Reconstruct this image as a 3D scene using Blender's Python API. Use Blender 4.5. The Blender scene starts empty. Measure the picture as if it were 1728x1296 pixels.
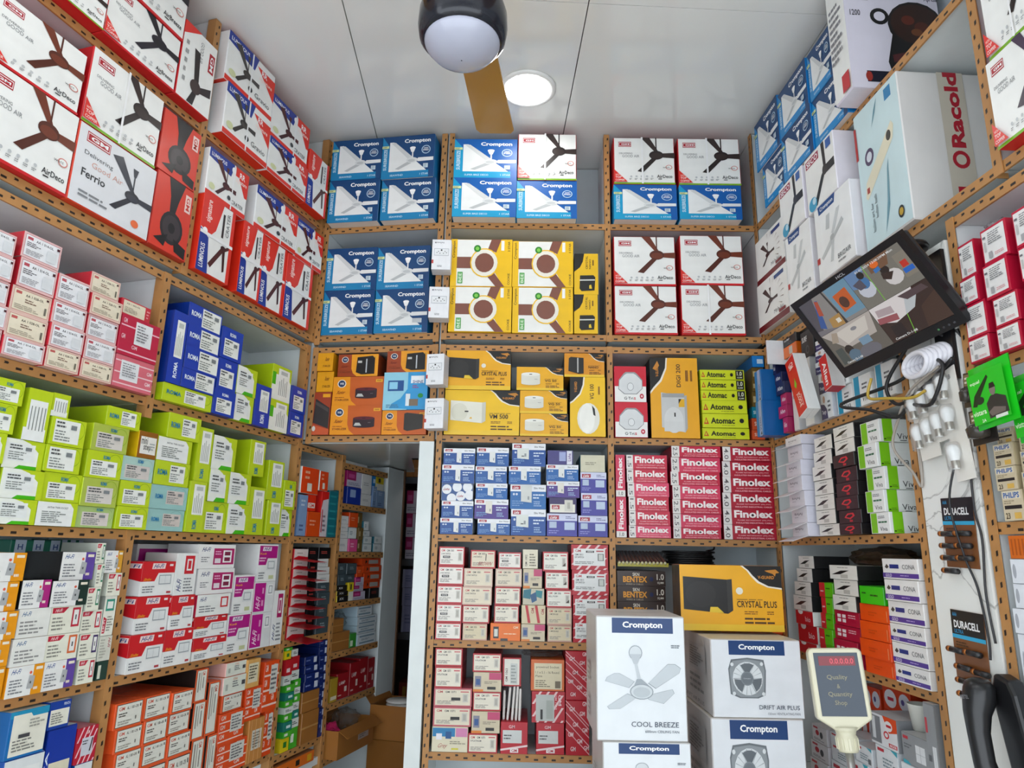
import bpy, bmesh, math, random
from mathutils import Matrix, Vector
random.seed(7)
SC=bpy.context.scene; COL=SC.collection
# ---------------------------------------------------------------- camera
cam=bpy.data.cameras.new('camera'); cam.sensor_fit='HORIZONTAL'; cam.sensor_width=36.0; cam.lens=36.0*1167.404/1728.0; cam.clip_start=.05
co=bpy.data.objects.new('camera',cam); COL.objects.link(co)
_p,_r=0.237272,0.019417
_f=Vector((0,math.cos(_p),math.sin(_p))); _u=Vector((0,-math.sin(_p),math.cos(_p))); _x=Vector((1,0,0))
_rx=_x*math.cos(_r)+_u*math.sin(_r); _ux=-_x*math.sin(_r)+_u*math.cos(_r)
co.matrix_world=Matrix(((_rx.x,_ux.x,-_f.x,0),(_rx.y,_ux.y,-_f.y,0),(_rx.z,_ux.z,-_f.z,1.35),(0,0,0,1)))
SC.camera=co
# ---------------------------------------------------------------- daylight through the open shop front, exposure
W=bpy.data.worlds.new('sky'); SC.world=W; W.use_nodes=True
_bg=W.node_tree.nodes['Background']; _bg.inputs[0].default_value=(.86,.93,1,1); _bg.inputs[1].default_value=3.6
SC.view_settings.view_transform='Standard'; SC.view_settings.look='None'; SC.view_settings.exposure=-0.2; SC.view_settings.gamma=1.0
SC.view_settings.use_curve_mapping=False
LAMP=36.0      # emission of each round ceiling lamp
# ---------------------------------------------------------------- materials
def lin(h):
    v=[int(h[i:i+2],16)/255 for i in (0,2,4)]
    return [c/12.92 if c<=.04045 else ((c+.055)/1.055)**2.4 for c in v]
MATS={}
def mat(h,kind='card'):
    k=(h,kind)
    if k in MATS: return MATS[k]
    m=bpy.data.materials.new(kind+'_'+h); m.use_nodes=True; nt=m.node_tree; b=nt.nodes['Principled BSDF']; L=nt.links.new
    c=[v**(1.12 if kind=='card' else 1.0) for v in lin(h)]+[1]
    b.inputs['Base Color'].default_value=c
    R={'card':.33,'gloss':.16,'board':.42,'paint':.5,'metal':.3,'plastic':.3,'wall':.6,'rubber':.45,'film':.08,'wood':.35}[kind.split('_')[0]] if kind.split('_')[0] in ('card','gloss','board','paint','metal','plastic','wall','rubber','film','wood') else .5
    b.inputs['Roughness'].default_value=R
    if kind=='metal': b.inputs['Metallic'].default_value=.85
    if kind=='glow':
        b.inputs['Emission Color'].default_value=c; b.inputs['Emission Strength'].default_value=.85; b.inputs['Base Color'].default_value=(.01,.01,.01,1); b.inputs['Roughness'].default_value=.2
    elif kind=='film':
        b.inputs['Transmission Weight'].default_value=.85; b.inputs['IOR'].default_value=1.2; b.inputs['Alpha'].default_value=.45
    else:
        n=nt.nodes.new('ShaderNodeTexNoise'); tc=nt.nodes.new('ShaderNodeTexCoord'); L(tc.outputs['Object'],n.inputs['Vector'])
        n.inputs['Scale'].default_value={'card':3.5,'paint':26,'wood':18,'wall':5}.get(kind,9); n.inputs['Detail'].default_value=4
        mx=nt.nodes.new('ShaderNodeMix'); mx.data_type='RGBA'
        d=.86 if kind in ('card','board') else .74 if kind in ('paint','wood') else .9
        mx.inputs[6].default_value=[v*d for v in c[:3]]+[1]; mx.inputs[7].default_value=[min(1,v*1.05) for v in c[:3]]+[1]
        L(n.outputs['Fac'],mx.inputs[0]); L(mx.outputs[2],b.inputs['Base Color'])
        if kind=='marble':
            b.inputs['Roughness'].default_value=.25; n.inputs['Scale'].default_value=2.2; n.inputs['Detail'].default_value=9; n.inputs['Distortion'].default_value=1.6
            cr_=nt.nodes.new('ShaderNodeValToRGB'); e_=cr_.color_ramp.elements; e_[0].position=.485; e_[0].color=(1,1,1,1); e_[1].position=.515; e_[1].color=(1,1,1,1); k_=e_.new(.5); k_.color=(0,0,0,1)
            L(n.outputs['Fac'],cr_.inputs[0]); mx.inputs[6].default_value=[v*.55 for v in c[:3]]+[1]; mx.inputs[7].default_value=c; L(cr_.outputs[0],mx.inputs[0])
        if kind=='ceil': b.inputs['Roughness'].default_value=.10; b.inputs['IOR'].default_value=1.55; n.inputs['Scale'].default_value=1.5; mx.inputs[6].default_value=[v*.96 for v in c[:3]]+[1]; mx.inputs[7].default_value=c
        if kind=='wood':
            w=nt.nodes.new('ShaderNodeTexWave'); w.inputs['Scale'].default_value=3; w.inputs['Distortion'].default_value=6; L(tc.outputs['Object'],w.inputs['Vector']); L(w.outputs['Fac'],mx.inputs[0])
        if kind in ('card','paint'):
            r_=nt.nodes.new('ShaderNodeMapRange'); r_.inputs[3].default_value=R-.12; r_.inputs[4].default_value=R+.14; L(n.outputs['Fac'],r_.inputs[0]); L(r_.outputs[0],b.inputs['Roughness'])
    MATS[k]=m; return m
# ---------------------------------------------------------------- print chunks: (verts, faces, colour, part, face)
def clip(q):
    for ax,lim,sg in ((0,0.,1),(0,1.,-1),(1,0.,1),(1,1.,-1)):
        o=[]
        for i in range(len(q)):
            a,b=q[i-1],q[i]; da,db=sg*(a[ax]-lim),sg*(b[ax]-lim)
            if (da<0)!=(db<0): k=da/(da-db); o.append((a[0]+k*(b[0]-a[0]),a[1]+k*(b[1]-a[1])))
            if db>=0: o.append(b)
        q=o
    return q
def pl(q,c,p=''):
    if any(v<0 or v>1 for a in q for v in a): q=clip(list(q))
    return [(q,[tuple(range(len(q)))],c,p,'F')] if len(q)>2 else []
def r(u0,v0,u1,v1,c,p=''): return pl([(u0,v0),(u1,v0),(u1,v1),(u0,v1)],c,p)
def el(cx,cy,a,b,c,p='',n=18): return pl([(cx+a*math.cos(k*2*math.pi/n),cy+b*math.sin(k*2*math.pi/n)) for k in range(n)],c,p)
GLY={}
def glyphs(s,bold):
    k=(s,bold)
    if k not in GLY:
        cu=bpy.data.curves.new('lettering','FONT'); cu.body=s; cu.resolution_u=2; cu.offset=bold; cu.fill_mode='FRONT'
        o=bpy.data.objects.new('lettering',cu); me=bpy.data.meshes.new_from_object(o)
        v=[(p.co.x,p.co.y) for p in me.vertices]; f=[tuple(q.vertices) for q in me.polygons]
        x0=min(a for a,_ in v); x1=max(a for a,_ in v); y0=min(b for _,b in v); y1=max(b for _,b in v)
        GLY[k]=([((a-x0)/(x1-x0),(b-y0)/(y1-y0)) for a,b in v],f)
        bpy.data.objects.remove(o); bpy.data.curves.remove(cu); bpy.data.meshes.remove(me)
    return GLY[k]
def t(s,u0,v0,u1,v1,c,p='b',rot=0,bold=.015,sh=0):
    if not s: return []
    v,f=glyphs(s,bold); w,h=u1-u0,v1-v0; out=[]
    for a,b in v:
        if sh: a=(a+sh*b)/(1+sh)
        if rot==1: a,b=1-b,a
        elif rot==-1: a,b=b,1-a
        out.append((u0+a*w,v0+b*h))
    return [(out,f,c,p,'F')]
def sd(ch,face): return [(v,f,c,p,face) for v,f,c,p,_ in ch]
# ---------------------------------------------------------------- mesh helpers
class MB:
    def __init__(s): s.v=[]; s.f=[]; s.m=[]; s.sm=[]
    def add(s,v,f,m,smooth=False):
        n=len(s.v); s.v+=[tuple(q) for q in v]; s.f+=[tuple(n+i for i in q) for q in f]; s.m+=[m]*len(f); s.sm+=[smooth]*len(f); return s
    def box(s,x0,x1,y0,y1,z0,z1,m):
        v=[(x,y,z) for z in (z0,z1) for y in (y0,y1) for x in (x0,x1)]
        return s.add(v,[(0,2,3,1),(4,5,7,6),(0,1,5,4),(1,3,7,5),(3,2,6,7),(2,0,4,6)],m)
    def lathe(s,prof,m,n=28,c=(0,0,0),cap=True):
        v=[];f=[]
        for rr,z in prof: v+=[(c[0]+rr*math.cos(k*2*math.pi/n),c[1]+rr*math.sin(k*2*math.pi/n),c[2]+z) for k in range(n)]
        for i in range(len(prof)-1):
            for k in range(n): f.append((i*n+k,i*n+(k+1)%n,(i+1)*n+(k+1)%n,(i+1)*n+k))
        if cap: f.append(tuple(range(n))[::-1]); f.append(tuple((len(prof)-1)*n+k for k in range(n)))
        return s.add(v,f,m,True)
    def tube(s,pts,rad,m,n=8,rr=None):
        P=[Vector(p) for p in pts]; v=[];f=[]; pu=None
        for i,p in enumerate(P):
            d=(P[min(i+1,len(P)-1)]-P[max(i-1,0)]).normalized()
            a=d.orthogonal().normalized() if pu is None else (pu-d*pu.dot(d)).normalized(); pu=a; b=d.cross(a)
            q=rr[i] if rr else rad
            v+=[tuple(p+(a*math.cos(k*2*math.pi/n)+b*math.sin(k*2*math.pi/n))*q) for k in range(n)]
        for i in range(len(P)-1):
            for k in range(n): f.append((i*n+k,i*n+(k+1)%n,(i+1)*n+(k+1)%n,(i+1)*n+k))
        f.append(tuple(range(n))[::-1]); f.append(tuple((len(P)-1)*n+k for k in range(n)))
        return s.add(v,f,m,True)
    def prism(s,poly,h0,h1,m,axis='z'):
        n=len(poly); g=(lambda a,b,h:(a,b,h)) if axis=='z' else (lambda a,b,h:(a,h,b))
        v=[g(a,b,h0) for a,b in poly]+[g(a,b,h1) for a,b in poly]
        f=[tuple(range(n))[::-1],tuple(range(n,2*n))]+[(k,(k+1)%n,n+(k+1)%n,n+k) for k in range(n)]
        return s.add(v,f,m)
    def mesh(s,name):
        me=bpy.data.meshes.new(name); me.from_pydata(s.v,[],s.f); mats=[]
        for m in s.m:
            if m not in mats: mats.append(m)
        for m in mats: me.materials.append(m)
        ix={id(m):i for i,m in enumerate(mats)}
        me.polygons.foreach_set('material_index',[ix[id(m)] for m in s.m]); me.polygons.foreach_set('use_smooth',s.sm); me.update(); return me
    def build(s,name,parent=None,loc=None,rz=None): 
        o=bpy.data.objects.new(name,s.mesh(name)); COL.objects.link(o)
        if parent: o.parent=parent
        if loc: o.location=loc
        if rz is not None: o.rotation_euler=(0,0,rz)
        return o
def bevel(o,w,seg=2):
    m=o.modifiers.new('bevel','BEVEL'); m.width=w; m.segments=seg; m.limit_method='ANGLE'; return o
def tag(o,label,cat,group=None,kind=None):
    if label: o['label']=label
    if cat: o['category']=cat
    if group: o['group']=group
    if kind: o['kind']=kind
    return o
def empty(name,loc=(0,0,0),rz=0):
    o=bpy.data.objects.new(name,None); COL.objects.link(o); o.location=loc; o.rotation_euler=(0,0,rz); o.empty_display_size=.05; return o
def smooth_pts(pts,k=6):
    P=[Vector(p) for p in pts]; out=[]
    for i in range(len(P)-1):
        a,b,c,d=P[max(i-1,0)],P[i],P[i+1],P[min(i+2,len(P)-1)]
        for j in range(k):
            x=j/k; out.append(.5*((2*b)+(c-a)*x+(2*a-5*b+4*c-d)*x*x+(3*b-a-3*c+d)*x**3))
    return out+[P[-1]]
# wall planes: origin of the shelf front at s=0 and heading of +s (left to right seen from the room)
PLANES={'B':(0.4512,3.1000,-0.01833),'BL':(-0.3402,3.1145,-0.15669),'L':(-0.9645,3.2131,1.28389),'R':(1.1707,3.0868,-1.52187),'F':(0.0000,2.4200,0.00167),'K':(-0.7500,4.7500,-0.05000)}
def wpt(pl_,s,z,off=0.):
    x,y,th=PLANES[pl_]; return Vector((x+s*math.cos(th)+off*math.sin(th),y+s*math.sin(th)-off*math.cos(th),z))

# ---------------------------------------------------------------- the room
TANC='bd8850'; SHELF='dfe4e4'; PANEL='ccd6da'
def struct(name,mb,parent=None,**k):
    o=mb.build(name,parent,**k)
    if not parent: o['kind']='structure'
    return o
struct('floor',MB().box(-3.2,3.0,-1.2,6.2,-.05,0,mat('e4e2da','board')))
cr=empty('ceiling'); cr['kind']='structure'
ca=math.radians(2.14); jx=[-2.65,-1.675,-.715,.235,1.19,2.3]; jy=[-1.2,2.235,3.6,6.2]
for i in range(5):
    for j in range(3):
        g=.0022; o=MB().box(jx[i]+g,jx[i+1]-g,jy[j]+g*.6,jy[j+1]-g*.6,3.405,3.425,mat('e8e9e6','ceil')).build('panel',cr); o.rotation_euler=(0,0,0)
cr.location=(.115,0,0); cr.rotation_euler=(0,0,ca)
struct('ceiling_backing',MB().box(-3.2,3.0,-1.2,6.2,3.43,3.47,mat('1c1b1a','wall')))
struct('wall_added_header',MB().box(-3.2,3.0,-1.26,-1.2,2.55,3.425,mat('d8d8d4','wall')))  # unseen header, added to keep sky light off the upper shelves
def wallbox(name,plane,s0,s1,y0,y1,z0,z1,c,kind='wall'):
    x,y,th=PLANES[plane]; return struct(name,MB().box(s0,s1,y0,y1,z0,z1,mat(c,kind)),loc=(x,y,0),rz=th)
wallbox('wall_left','L',-2.9,1.09,.335,.42,0,3.405,'d6dbdc')
wallbox('wall_left_return','L',.885,1.09,-.004,.335,0,1.815,'d4dcde')
wallbox('wall_right','R',-.35,3.2,.335,.42,0,3.405,'dcdcd8')
wallbox('wall_back','B',-.80,1.15,.335,.40,0,3.405,'cfd4d6')
wallbox('wall_back_corner','BL',-.66,0.02,.335,.40,1.86,3.405,'cfd4d6')
_a,_b=wpt('L',.0,0,-.004),wpt('L',-.02,0,-.42); _c,_d=wpt('BL',-.60,0,-.42),wpt('BL',-.6285,0,-.004)
struct('wall_corner_filler',MB().prism([(_a.x-.004,_a.y+.006),(_d.x,_d.y+.006),(_c.x-.03,_c.y),(_b.x+.1,_b.y+.1)],1.84,3.405,mat('cfd4d6','wall')))  # filler added behind the corner to block leaking sky light
_e,_f=wpt('BL',-.03,0,-.42),wpt('B',-.77,0,-.42); _g=wpt('BL',-.004,0,-.012)
struct('wall_corner_back',MB().prism([(_g.x-.003,_g.y),(_g.x+.003,_g.y),(_f.x,_f.y),(_e.x,_e.y)],1.84,3.405,mat('cfd4d6','wall')))
wallbox('wall_pillar','R',1.045,1.275,-.012,.335,0,2.235,'e6e7e3','marble')
# glossy loft ceiling over the doorway, and the dark store room behind
_lp=[(-1.06,3.24),(-.36,3.13),(-.345,3.66),(-.53,3.68),(-.60,4.36),(-.76,4.38)]
struct('ceiling_loft',MB().prism(_lp,1.822,1.835,mat('b9bcba','gloss')))
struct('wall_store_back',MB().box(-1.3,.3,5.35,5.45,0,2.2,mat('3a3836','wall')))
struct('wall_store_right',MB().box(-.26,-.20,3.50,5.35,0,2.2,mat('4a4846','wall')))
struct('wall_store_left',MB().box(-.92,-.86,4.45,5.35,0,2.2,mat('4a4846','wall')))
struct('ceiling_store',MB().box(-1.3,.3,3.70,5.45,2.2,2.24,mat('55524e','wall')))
tf=struct('door_1',MB().box(-.008,.008,-.012,.3,0,1.82,mat('6a4a34','wood')),loc=tuple(wpt('L',1.10,0,-.0)),rz=PLANES['L'][2])
# ---------------------------------------------------------------- slotted-angle shelving
TAN=mat(TANC,'paint'); SLOT_SHADE=mat('241a12','rubber')  # dark plates on the metal stand in for the shade inside the slots
def rail(u,s0,s1,z,name='edge_rail'):
    o=MB().box(s0,s1,-.003,0,z-.031,z-.001,TAN).box(s0,s1,0,.0035,z-.031,z-.001,TAN).build(name,u)
    z-=.016; m=MB(); k=0; s=s0+.022
    while s<s1-.02:
        dz=.005 if k%2 else -.005
        if k%2: m.add([(s,-.0036,z+dz-.0035),(s+.012,-.0036,z+dz-.0035),(s+.015,-.0036,z+dz),(s+.012,-.0036,z+dz+.0035),(s,-.0036,z+dz+.0035),(s+.003,-.0036,z+dz)],[(0,1,2,3,4,5)],SLOT_SHADE)
        else: m.add([(s,-.0036,z+dz-.0035),(s+.017,-.0036,z+dz-.0035),(s+.017,-.0036,z+dz+.0035),(s,-.0036,z+dz+.0035)],[(0,1,2,3)],SLOT_SHADE)
        s+=.036; k+=1
    m.build('slot_row',o)['kind']='stuff'; return o
def post(u,s,z0,z1,w=.031):
    o=MB().box(s-w/2,s+w/2,-.008,-.005,z0,z1,TAN).box(s-w/2,s-w/2+.003,-.005,.03,z0,z1,TAN).build('post',u)
    m=MB(); z=z0+.03; k=0
    while z<z1-.03:
        du=.005 if k%2 else -.005
        m.add([(s+du-.0035,-.0086,z),(s+du+.0035,-.0086,z+.003),(s+du+.0035,-.0086,z+.016),(s+du-.0035,-.0086,z+.013)],[(0,1,2,3)],SLOT_SHADE); z+=.038; k+=1
    m.build('slot_row',o)['kind']='stuff'; return o
def board(u,s0,s1,z,d=.33): return MB().box(s0+.004,s1-.004,.004,d,z-.020,z-.001,mat(SHELF,'board')).build('shelf_board',u)
def side(u,s,z0,z1,d=.33): return MB().box(s-.007,s+.007,.004,d,z0,z1,mat(SHELF,'board')).build('side_panel',u)
def backp(u,s0,s1,z0,z1,d=.33): return MB().box(s0,s1,d-.008,d,z0,z1,mat(PANEL,'board')).build('back_panel',u)
def unit(plane,label,bays):
    x,y,th=PLANES[plane]; u=empty('shelving_unit',(x,y,0),th); tag(u,label,'shelving'); return u
T2=2.287   # top edge of the lower cabinets
uL=unit('L','tan slotted-angle shelving along the angled left wall',0)
for s0,s1 in ((-2.6,-.88),(-.88,-.0)):
    for z in (2.922,2.343): board(uL,s0,s1,z); rail(uL,s0,s1,z)
for s in (-2.6,-.88,-.0165): post(uL,s,2.31,3.40); side(uL,s,2.344,2.90); side(uL,s,2.923,3.40)
LZ=(T2,1.834,1.395,.947,.52)
for s0,s1 in ((-2.6,-.95),(-.95,-.04)):
    for z in LZ: board(uL,s0,s1,z); rail(uL,s0,s1,z)
for s in (-2.6,-.95,-.045):
    if s!=-.95: post(uL,s,0,T2)
    else: post(uL,s,0,1.394); post(uL,s,1.765,T2)
    for a,b in zip(LZ,LZ[1:]+(0,)):
        if not (s==-.95 and b==1.395): side(uL,s,b+.001,a-.021)
for z in (1.815,1.399,.955,.495): board(uL,-.04,.355,z); rail(uL,-.04,.355,z)
post(uL,.36,0,1.815); side(uL,.36,0,1.79)
for z in (1.780,1.574,1.332,1.086,0.853,0.620,0.380): board(uL,.37,.875,z,.24); rail(uL,.36,.875,z)
backp(uL,-2.6,.88,0,1.80); backp(uL,-2.6,0,1.80,3.40)
uBL=unit('BL','slotted shelving bay above the doorway, turned at the left corner',0)
for z in (2.912,2.345,T2,1.858): board(uBL,-.624,-.010,z); rail(uBL,-.628,-.008,z)
for s in (-.612,-.022): post(uBL,s,1.82,T2,.028); post(uBL,s,2.30,3.40,.028)
for a,b in ((1.859,2.266),(2.346,2.89),(2.913,3.40)): side(uBL,-.612,a,b); side(uBL,-.022,a,b)
backp(uBL,-.624,-.075,1.84,3.40)
uB=unit('B','tan slotted-angle shelving across the middle of the back wall',0)
BZ=(2.912,2.345,T2,1.858,1.418,.981,.546)
for s0,s1 in ((-.786,0),(0,.73)):
    for z in BZ: board(uB,s0,s1,z); rail(uB,s0,s1,z)
for s in (-.776,0,.735):
    post(uB,s,0,T2,.026); post(uB,s,2.31,3.40,.026)
    for a,b in zip((3.42,)+BZ,BZ+(0,)):
        if a-b>.1: side(uB,s,b+.001,a-.021)
backp(uB,-.786,.73,0,3.40)
MB().box(-.862,-.797,-.02,.33,0,1.825,mat('e4ebea','board')).build('end_panel',uB)
uR=unit('R','tan slotted-angle shelving along the right wall before the pillar',0)
for s0,s1 in ((.0,1.497),(1.497,3.0)):
    for z in (2.909,2.345): board(uR,s0,s1,z); rail(uR,s0,s1,z)
for s in (.012,1.497): post(uR,s,2.31,3.40); side(uR,s,2.346,2.887); side(uR,s,2.910,3.40)
board(uR,0,1.03,T2); rail(uR,0,1.03,T2)
RZ=(T2,1.852,1.427,.987,.551)
for z in RZ[1:]: board(uR,.03,1.015,z); rail(uR,.03,1.015,z)
for s in (.03,1.018):
    post(uR,s,0,T2)
    for a,b in zip(RZ,RZ[1:]+(0,)): side(uR,s,b+.001,a-.021)
backp(uR,0,1.035,0,T2); backp(uR,0,3.0,T2,3.40)
uN=unit('R','slotted shelving at right edge, nearer than the marble pillar',0)
NZ=(T2,1.852,1.445,.987,.551)
for z in NZ: board(uN,1.285,2.6,z); rail(uN,1.285,2.6,z)
for s in (1.30,2.6):
    post(uN,s,0,T2)
    for a,b in zip(NZ,NZ[1:]+(0,)): side(uN,s,b+.001,a-.021)
backp(uN,1.28,2.6,0,T2-.025)
uK=empty('storage_rack',(PLANES['K'][0],PLANES['K'][1],0),PLANES['K'][2]); tag(uK,'dark steel rack in the back room through the doorway','rack')
for z in (1.83,1.288,.826,.06): MB().box(-.1,.75,-.004,.4,z-.045,z-.001,mat('5a6068','metal')).build('shelf_board',uK)
for s in (-.1,.74): MB().box(s-.015,s+.015,-.012,-.006,0,2.1,mat('5a6068','metal')).build('post',uK)

# ---------------------------------------------------------------- printed designs (flat print on the cartons)
# every design: front colour, side colour, top colour, list of print chunks in face coordinates 0..1
WH='f1f1ee'; RD='d3202c'; BK='17171a'; GY='8b8d90'; CR='eee4cc'
def lines(u0,v0,u1,v1,n,c='6a6c70',p=''):
    out=[]; rg=random.Random(int((u0*31+v0*17+u1*7+n)*1000)); ph=(v1-v0)/n
    for i in range(n):
        v=v1-(i+.72)*ph; u=u0; end=u0+(u1-u0)*rg.uniform(.55,1)
        while u<end-.01:
            w=min(rg.uniform(.12,.34)*(u1-u0),end-u); out+=r(u,v,u+w,v+ph*.46,c,p); u+=w+.035*(u1-u0)
    return out
def fan3(cx,cy,s,a,c,c2,p='p'):        # ceiling fan seen from below, three blades; s size, a aspect (height/width)
    y=lambda k:cy+k*s/a
    return (pl([(cx-.03*s,y(.10)),(cx-.85*s,y(.98)),(cx-.50*s,y(1.10)),(cx+.07*s,y(.16))],c,p)+pl([(cx-.10*s,y(-.05)),(cx-.72*s,y(-.62)),(cx-.50*s,y(-.66)),(cx+.02*s,y(-.14))],c2,p)
      +pl([(cx+.16*s,y(.07)),(cx+.75*s,y(.10)),(cx+.75*s,y(-.12)),(cx+.16*s,y(-.08))],c,p)+r(cx-.022*s,y(.1),cx+.022*s,y(.75),c2,p)
      +pl([(cx-.10*s,y(.95)),(cx+.10*s,y(.95)),(cx+.04*s,y(.68)),(cx-.04*s,y(.68))],c,p)+el(cx,cy,.27*s,.17*s/a,c2,p)+el(cx,cy-.015,.22*s,.11*s/a,c,p))
def gmlogo(u0,v0,u1,v1,c='b3162e'): return r(u0,v0,u1,v1,c,'b')+r(u0+.008,v0+.014,u1-.008,v1-.014,'f6eeee','b')+r(u0+.014,v0+.024,u1-.014,v1-.024,c,'b')+t('GM',u0+.045,v0+.04,u1-.03,v1-.04,'ffffff',bold=.03)
def gmfan(c,c2,word='AirDeco',bottom=RD,tri=1,base=WH):
    e=r(.0,.0,1,.035,bottom)+gmlogo(.08,.80,.29,.91)+t('DELIVERING',.09,.64,.31,.675,'77797c',bold=0)+t('GOOD AIR',.14,.57,.42,.625,'8d8f92',bold=0)
    e+=fan3(.70,.62,.44,.78,c,c2)+t(word,.70,.13,.95,.20,'3a3b3f')+r(.72,.10,.78,.115,BK)+el(.90,.36,.055,.05,'d98a80')+el(.90,.36,.043,.038,base)+t('watt',.80,.34,.91,.37,'777777',bold=0)
    for k in range(5): e+=lines(.25+k*.085,.08,.31+k*.085,.12,2,'8a8c8f')+el(.28+k*.085,.155,.018,.02,'c5c7c9')
    if tri: e+=pl([(0,.035),(0,.30),(.22,.035)],'e2382f')+t('WITH',.02,.17,.09,.20,'ffd9d0')+t('TOP',.02,.11,.12,.155,'ffe9e4')+t('COPPER',.02,.05,.17,.09,'ffe9e4')
    return e
def crompton(dark,cyan,model,star=1,chip='dce8b0'):
    e=r(0,0,1,1,dark)+pl([(0,0),(.14,0),(.14,.76),(0,1)],cyan)+r(.14,0,.9,.16,cyan)+pl([(.14,.16),(.14,.86),(.22,.86),(.86,.16)],'f0f1f0')
    e+=t('Crompton',.42,.80,.92,.92,'ffffff',bold=.03)+t('SUREBREEZE',.035,.20,.095,.70,'d8eef8',rot=1)+t('SEAWIND' if model=='s' else 'SUPER BRIZ DECO',.17,.05,.42 if model=='s' else .55,.095,'cfe8f5')+t('1 STAR',.74,.05,.90,.095,'cfe8f5')
    e+=pl([(.17,.84),(.25,.85),(.60,.47),(.54,.40)],'d9dbdb','p')+pl([(.50,.38),(.26,.22),(.33,.20),(.57,.34)],'c6c9ca','p')+pl([(.66,.40),(.70,.46),(.985,.46),(.985,.38),(.70,.37)],'eceded','p')+el(.58,.41,.11,.065,'e3e5e5','p')+el(.57,.40,.07,.035,'cdd0d1','p')+r(.575,.46,.60,.62,'e9eaea','p')+pl([(.53,.70),(.64,.70),(.61,.60),(.56,.60)],'f4f4f4','p')+el(.585,.70,.055,.03,'ffffff','p')
    e+=el(.84,.64,.085,.10,'bfd8ea')+el(.84,.64,.07,.083,dark)+t('HIGH',.80,.66,.88,.69,'ffffff')+t('SPEED',.785,.61,.895,.65,'ffffff')+r(.80,.21,.89,.31,'d6e2ea')+lines(.81,.22,.88,.30,3,'8ba4b5')+r(.0,.71,.13,.77,chip,'l')+lines(.01,.72,.12,.76,2,'6d7a50','l')
    return e
def vguard(base,word,pic,lw=.55,rot=False):
    e=r(0,0,1,1,base)+r(0,0,1,.10,'f0c93c')+pl([(.60,1),(.66,.93),(.70,.84),(.76,.74),(.86,.67),(1,.64),(1,1)],'efe9dc')+pl([(.625,1),(.68,.93),(.72,.85),(.78,.76),(.87,.69),(1,.665),(1,1)],'1b1815')
    e+=t('V-GUARD',.77,.80,.93,.85,'d8912c',bold=.02)+pl([(.84,.93),(.95,.95),(.985,.90),(.95,.89),(.94,.84),(.92,.88),(.86,.91)],'c98a34','b')+lines(.62,.10,.95,.22,2,'5a3d14')+lines(.62,.25,.80,.31,2,'8a5a16')+lines(.84,.25,.95,.31,2,'8a5a16')
    if word: e+=t(word,lw,.36,.94 if len(word)>6 else .85,.46,'3b2b16')+lines(lw,.47,.9,.49,1,'7a5a20')
    return e+pic
def box3(u0,v0,u1,v1,c,cs,p='p'): return pl([(u0,v0+.06),(u1,v0),(u1,v1-.04),(u0,v1)],c,p)+pl([(u1,v0),(u1+.05,v0+.05),(u1+.05,v1-.03),(u1,v1-.04)],cs,p)
def drum(cx,cy,w,h,c,c2): return r(cx-w,cy-h,cx+w,cy+h,c,'p')+el(cx,cy-h,w,h*.35,c,'p')+el(cx,cy+h,w,h*.40,c2,'p')+lines(cx+w*.4,cy-.03,cx+w*.8,cy,1,'888888','p')+r(cx-w*.15,cy+h*.9,cx+w*.15,cy+h*1.05,BK,'p')
def stab(pic,base='cf6a2c',left='f0a022'):
    return r(0,0,1,1,base)+pl([(0,0),(.48,0),(.38,.15),(.34,.35),(.33,1),(0,1)],left)+el(.17,.76,.085,.14,'e9e4da')+el(.17,.76,.068,.115,'163a66')+t('WB',.13,.72,.21,.80,'e8e8e8')+t('Xunior',.07,.40,.26,.52,'7a2418',sh=.2)+lines(.05,.26,.3,.30,1,'8a3a18')+t('STABILIZER',.05,.16,.33,.23,'7a3a18')+r(.84,.80,.97,.90,'f2b93a')+lines(.86,.82,.96,.88,2,'a04a18')+pic
def lisha(base,pic,extra=[]):
    return r(0,0,1,1,base)+r(0,.72,1,1,'eceef2')+r(.05,.80,.28,.95,'b02a3c','b')+t('Lisha',.08,.825,.25,.925,'ffffff',sh=.2)+t('Slim Wave',.66,.82,.95,.90,'30333a',bold=.01)+lines(.64,.40,.95,.64,2,'dbe6f4')+lines(.66,.10,.90,.34,3,'a9c4e4')+lines(.05,.10,.38,.36,3,'7fa6d4')+el(.10,.60,.03,.05,'cfd9e8')+el(.18,.60,.03,.05,'cfd9e8')+pic+extra
def swplate(u0,v0,u1,v1,c='e6e8e6',d='9ba0a2'): return pl([(u0,v0+.05),(u1,v0),(u1,v1),(u0,v1)],c,'p')+r(u0+(u1-u0)*.62,v0+.12,u0+(u1-u0)*.78,v0+.26,d,'p')
def finolex(base,num):
    return r(0,0,1,1,base)+r(0,0,.16,1,'e9e6e2','l')+t(num,.03,.12,.12,.88,'6d6a6c',rot=-1,bold=.01)+t('Finolex',.21,.42,.95,.90,'fff4f2',bold=.035)+t('FLAME RETARDANT (FR) PVC',.27,.22,.93,.31,'f8c9cd',bold=.01)+t('INSULATED INDUSTRIAL CABLES',.24,.06,.95,.15,'f8c9cd',bold=.01)+el(.563,.60,.021,.085,BK)
def finv(base): return r(0,0,1,1,base)+r(0,0,1,.15,'e9e6e2','l')+t('1.0',.3,.03,.75,.12,'55504e')+t('Finolex',.22,.20,.72,.94,'fff0f0',rot=1,bold=.035)+lines(.78,.2,.86,.9,1,'f2a8b0')+el(.535,.553,.07,.02,BK)
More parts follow.
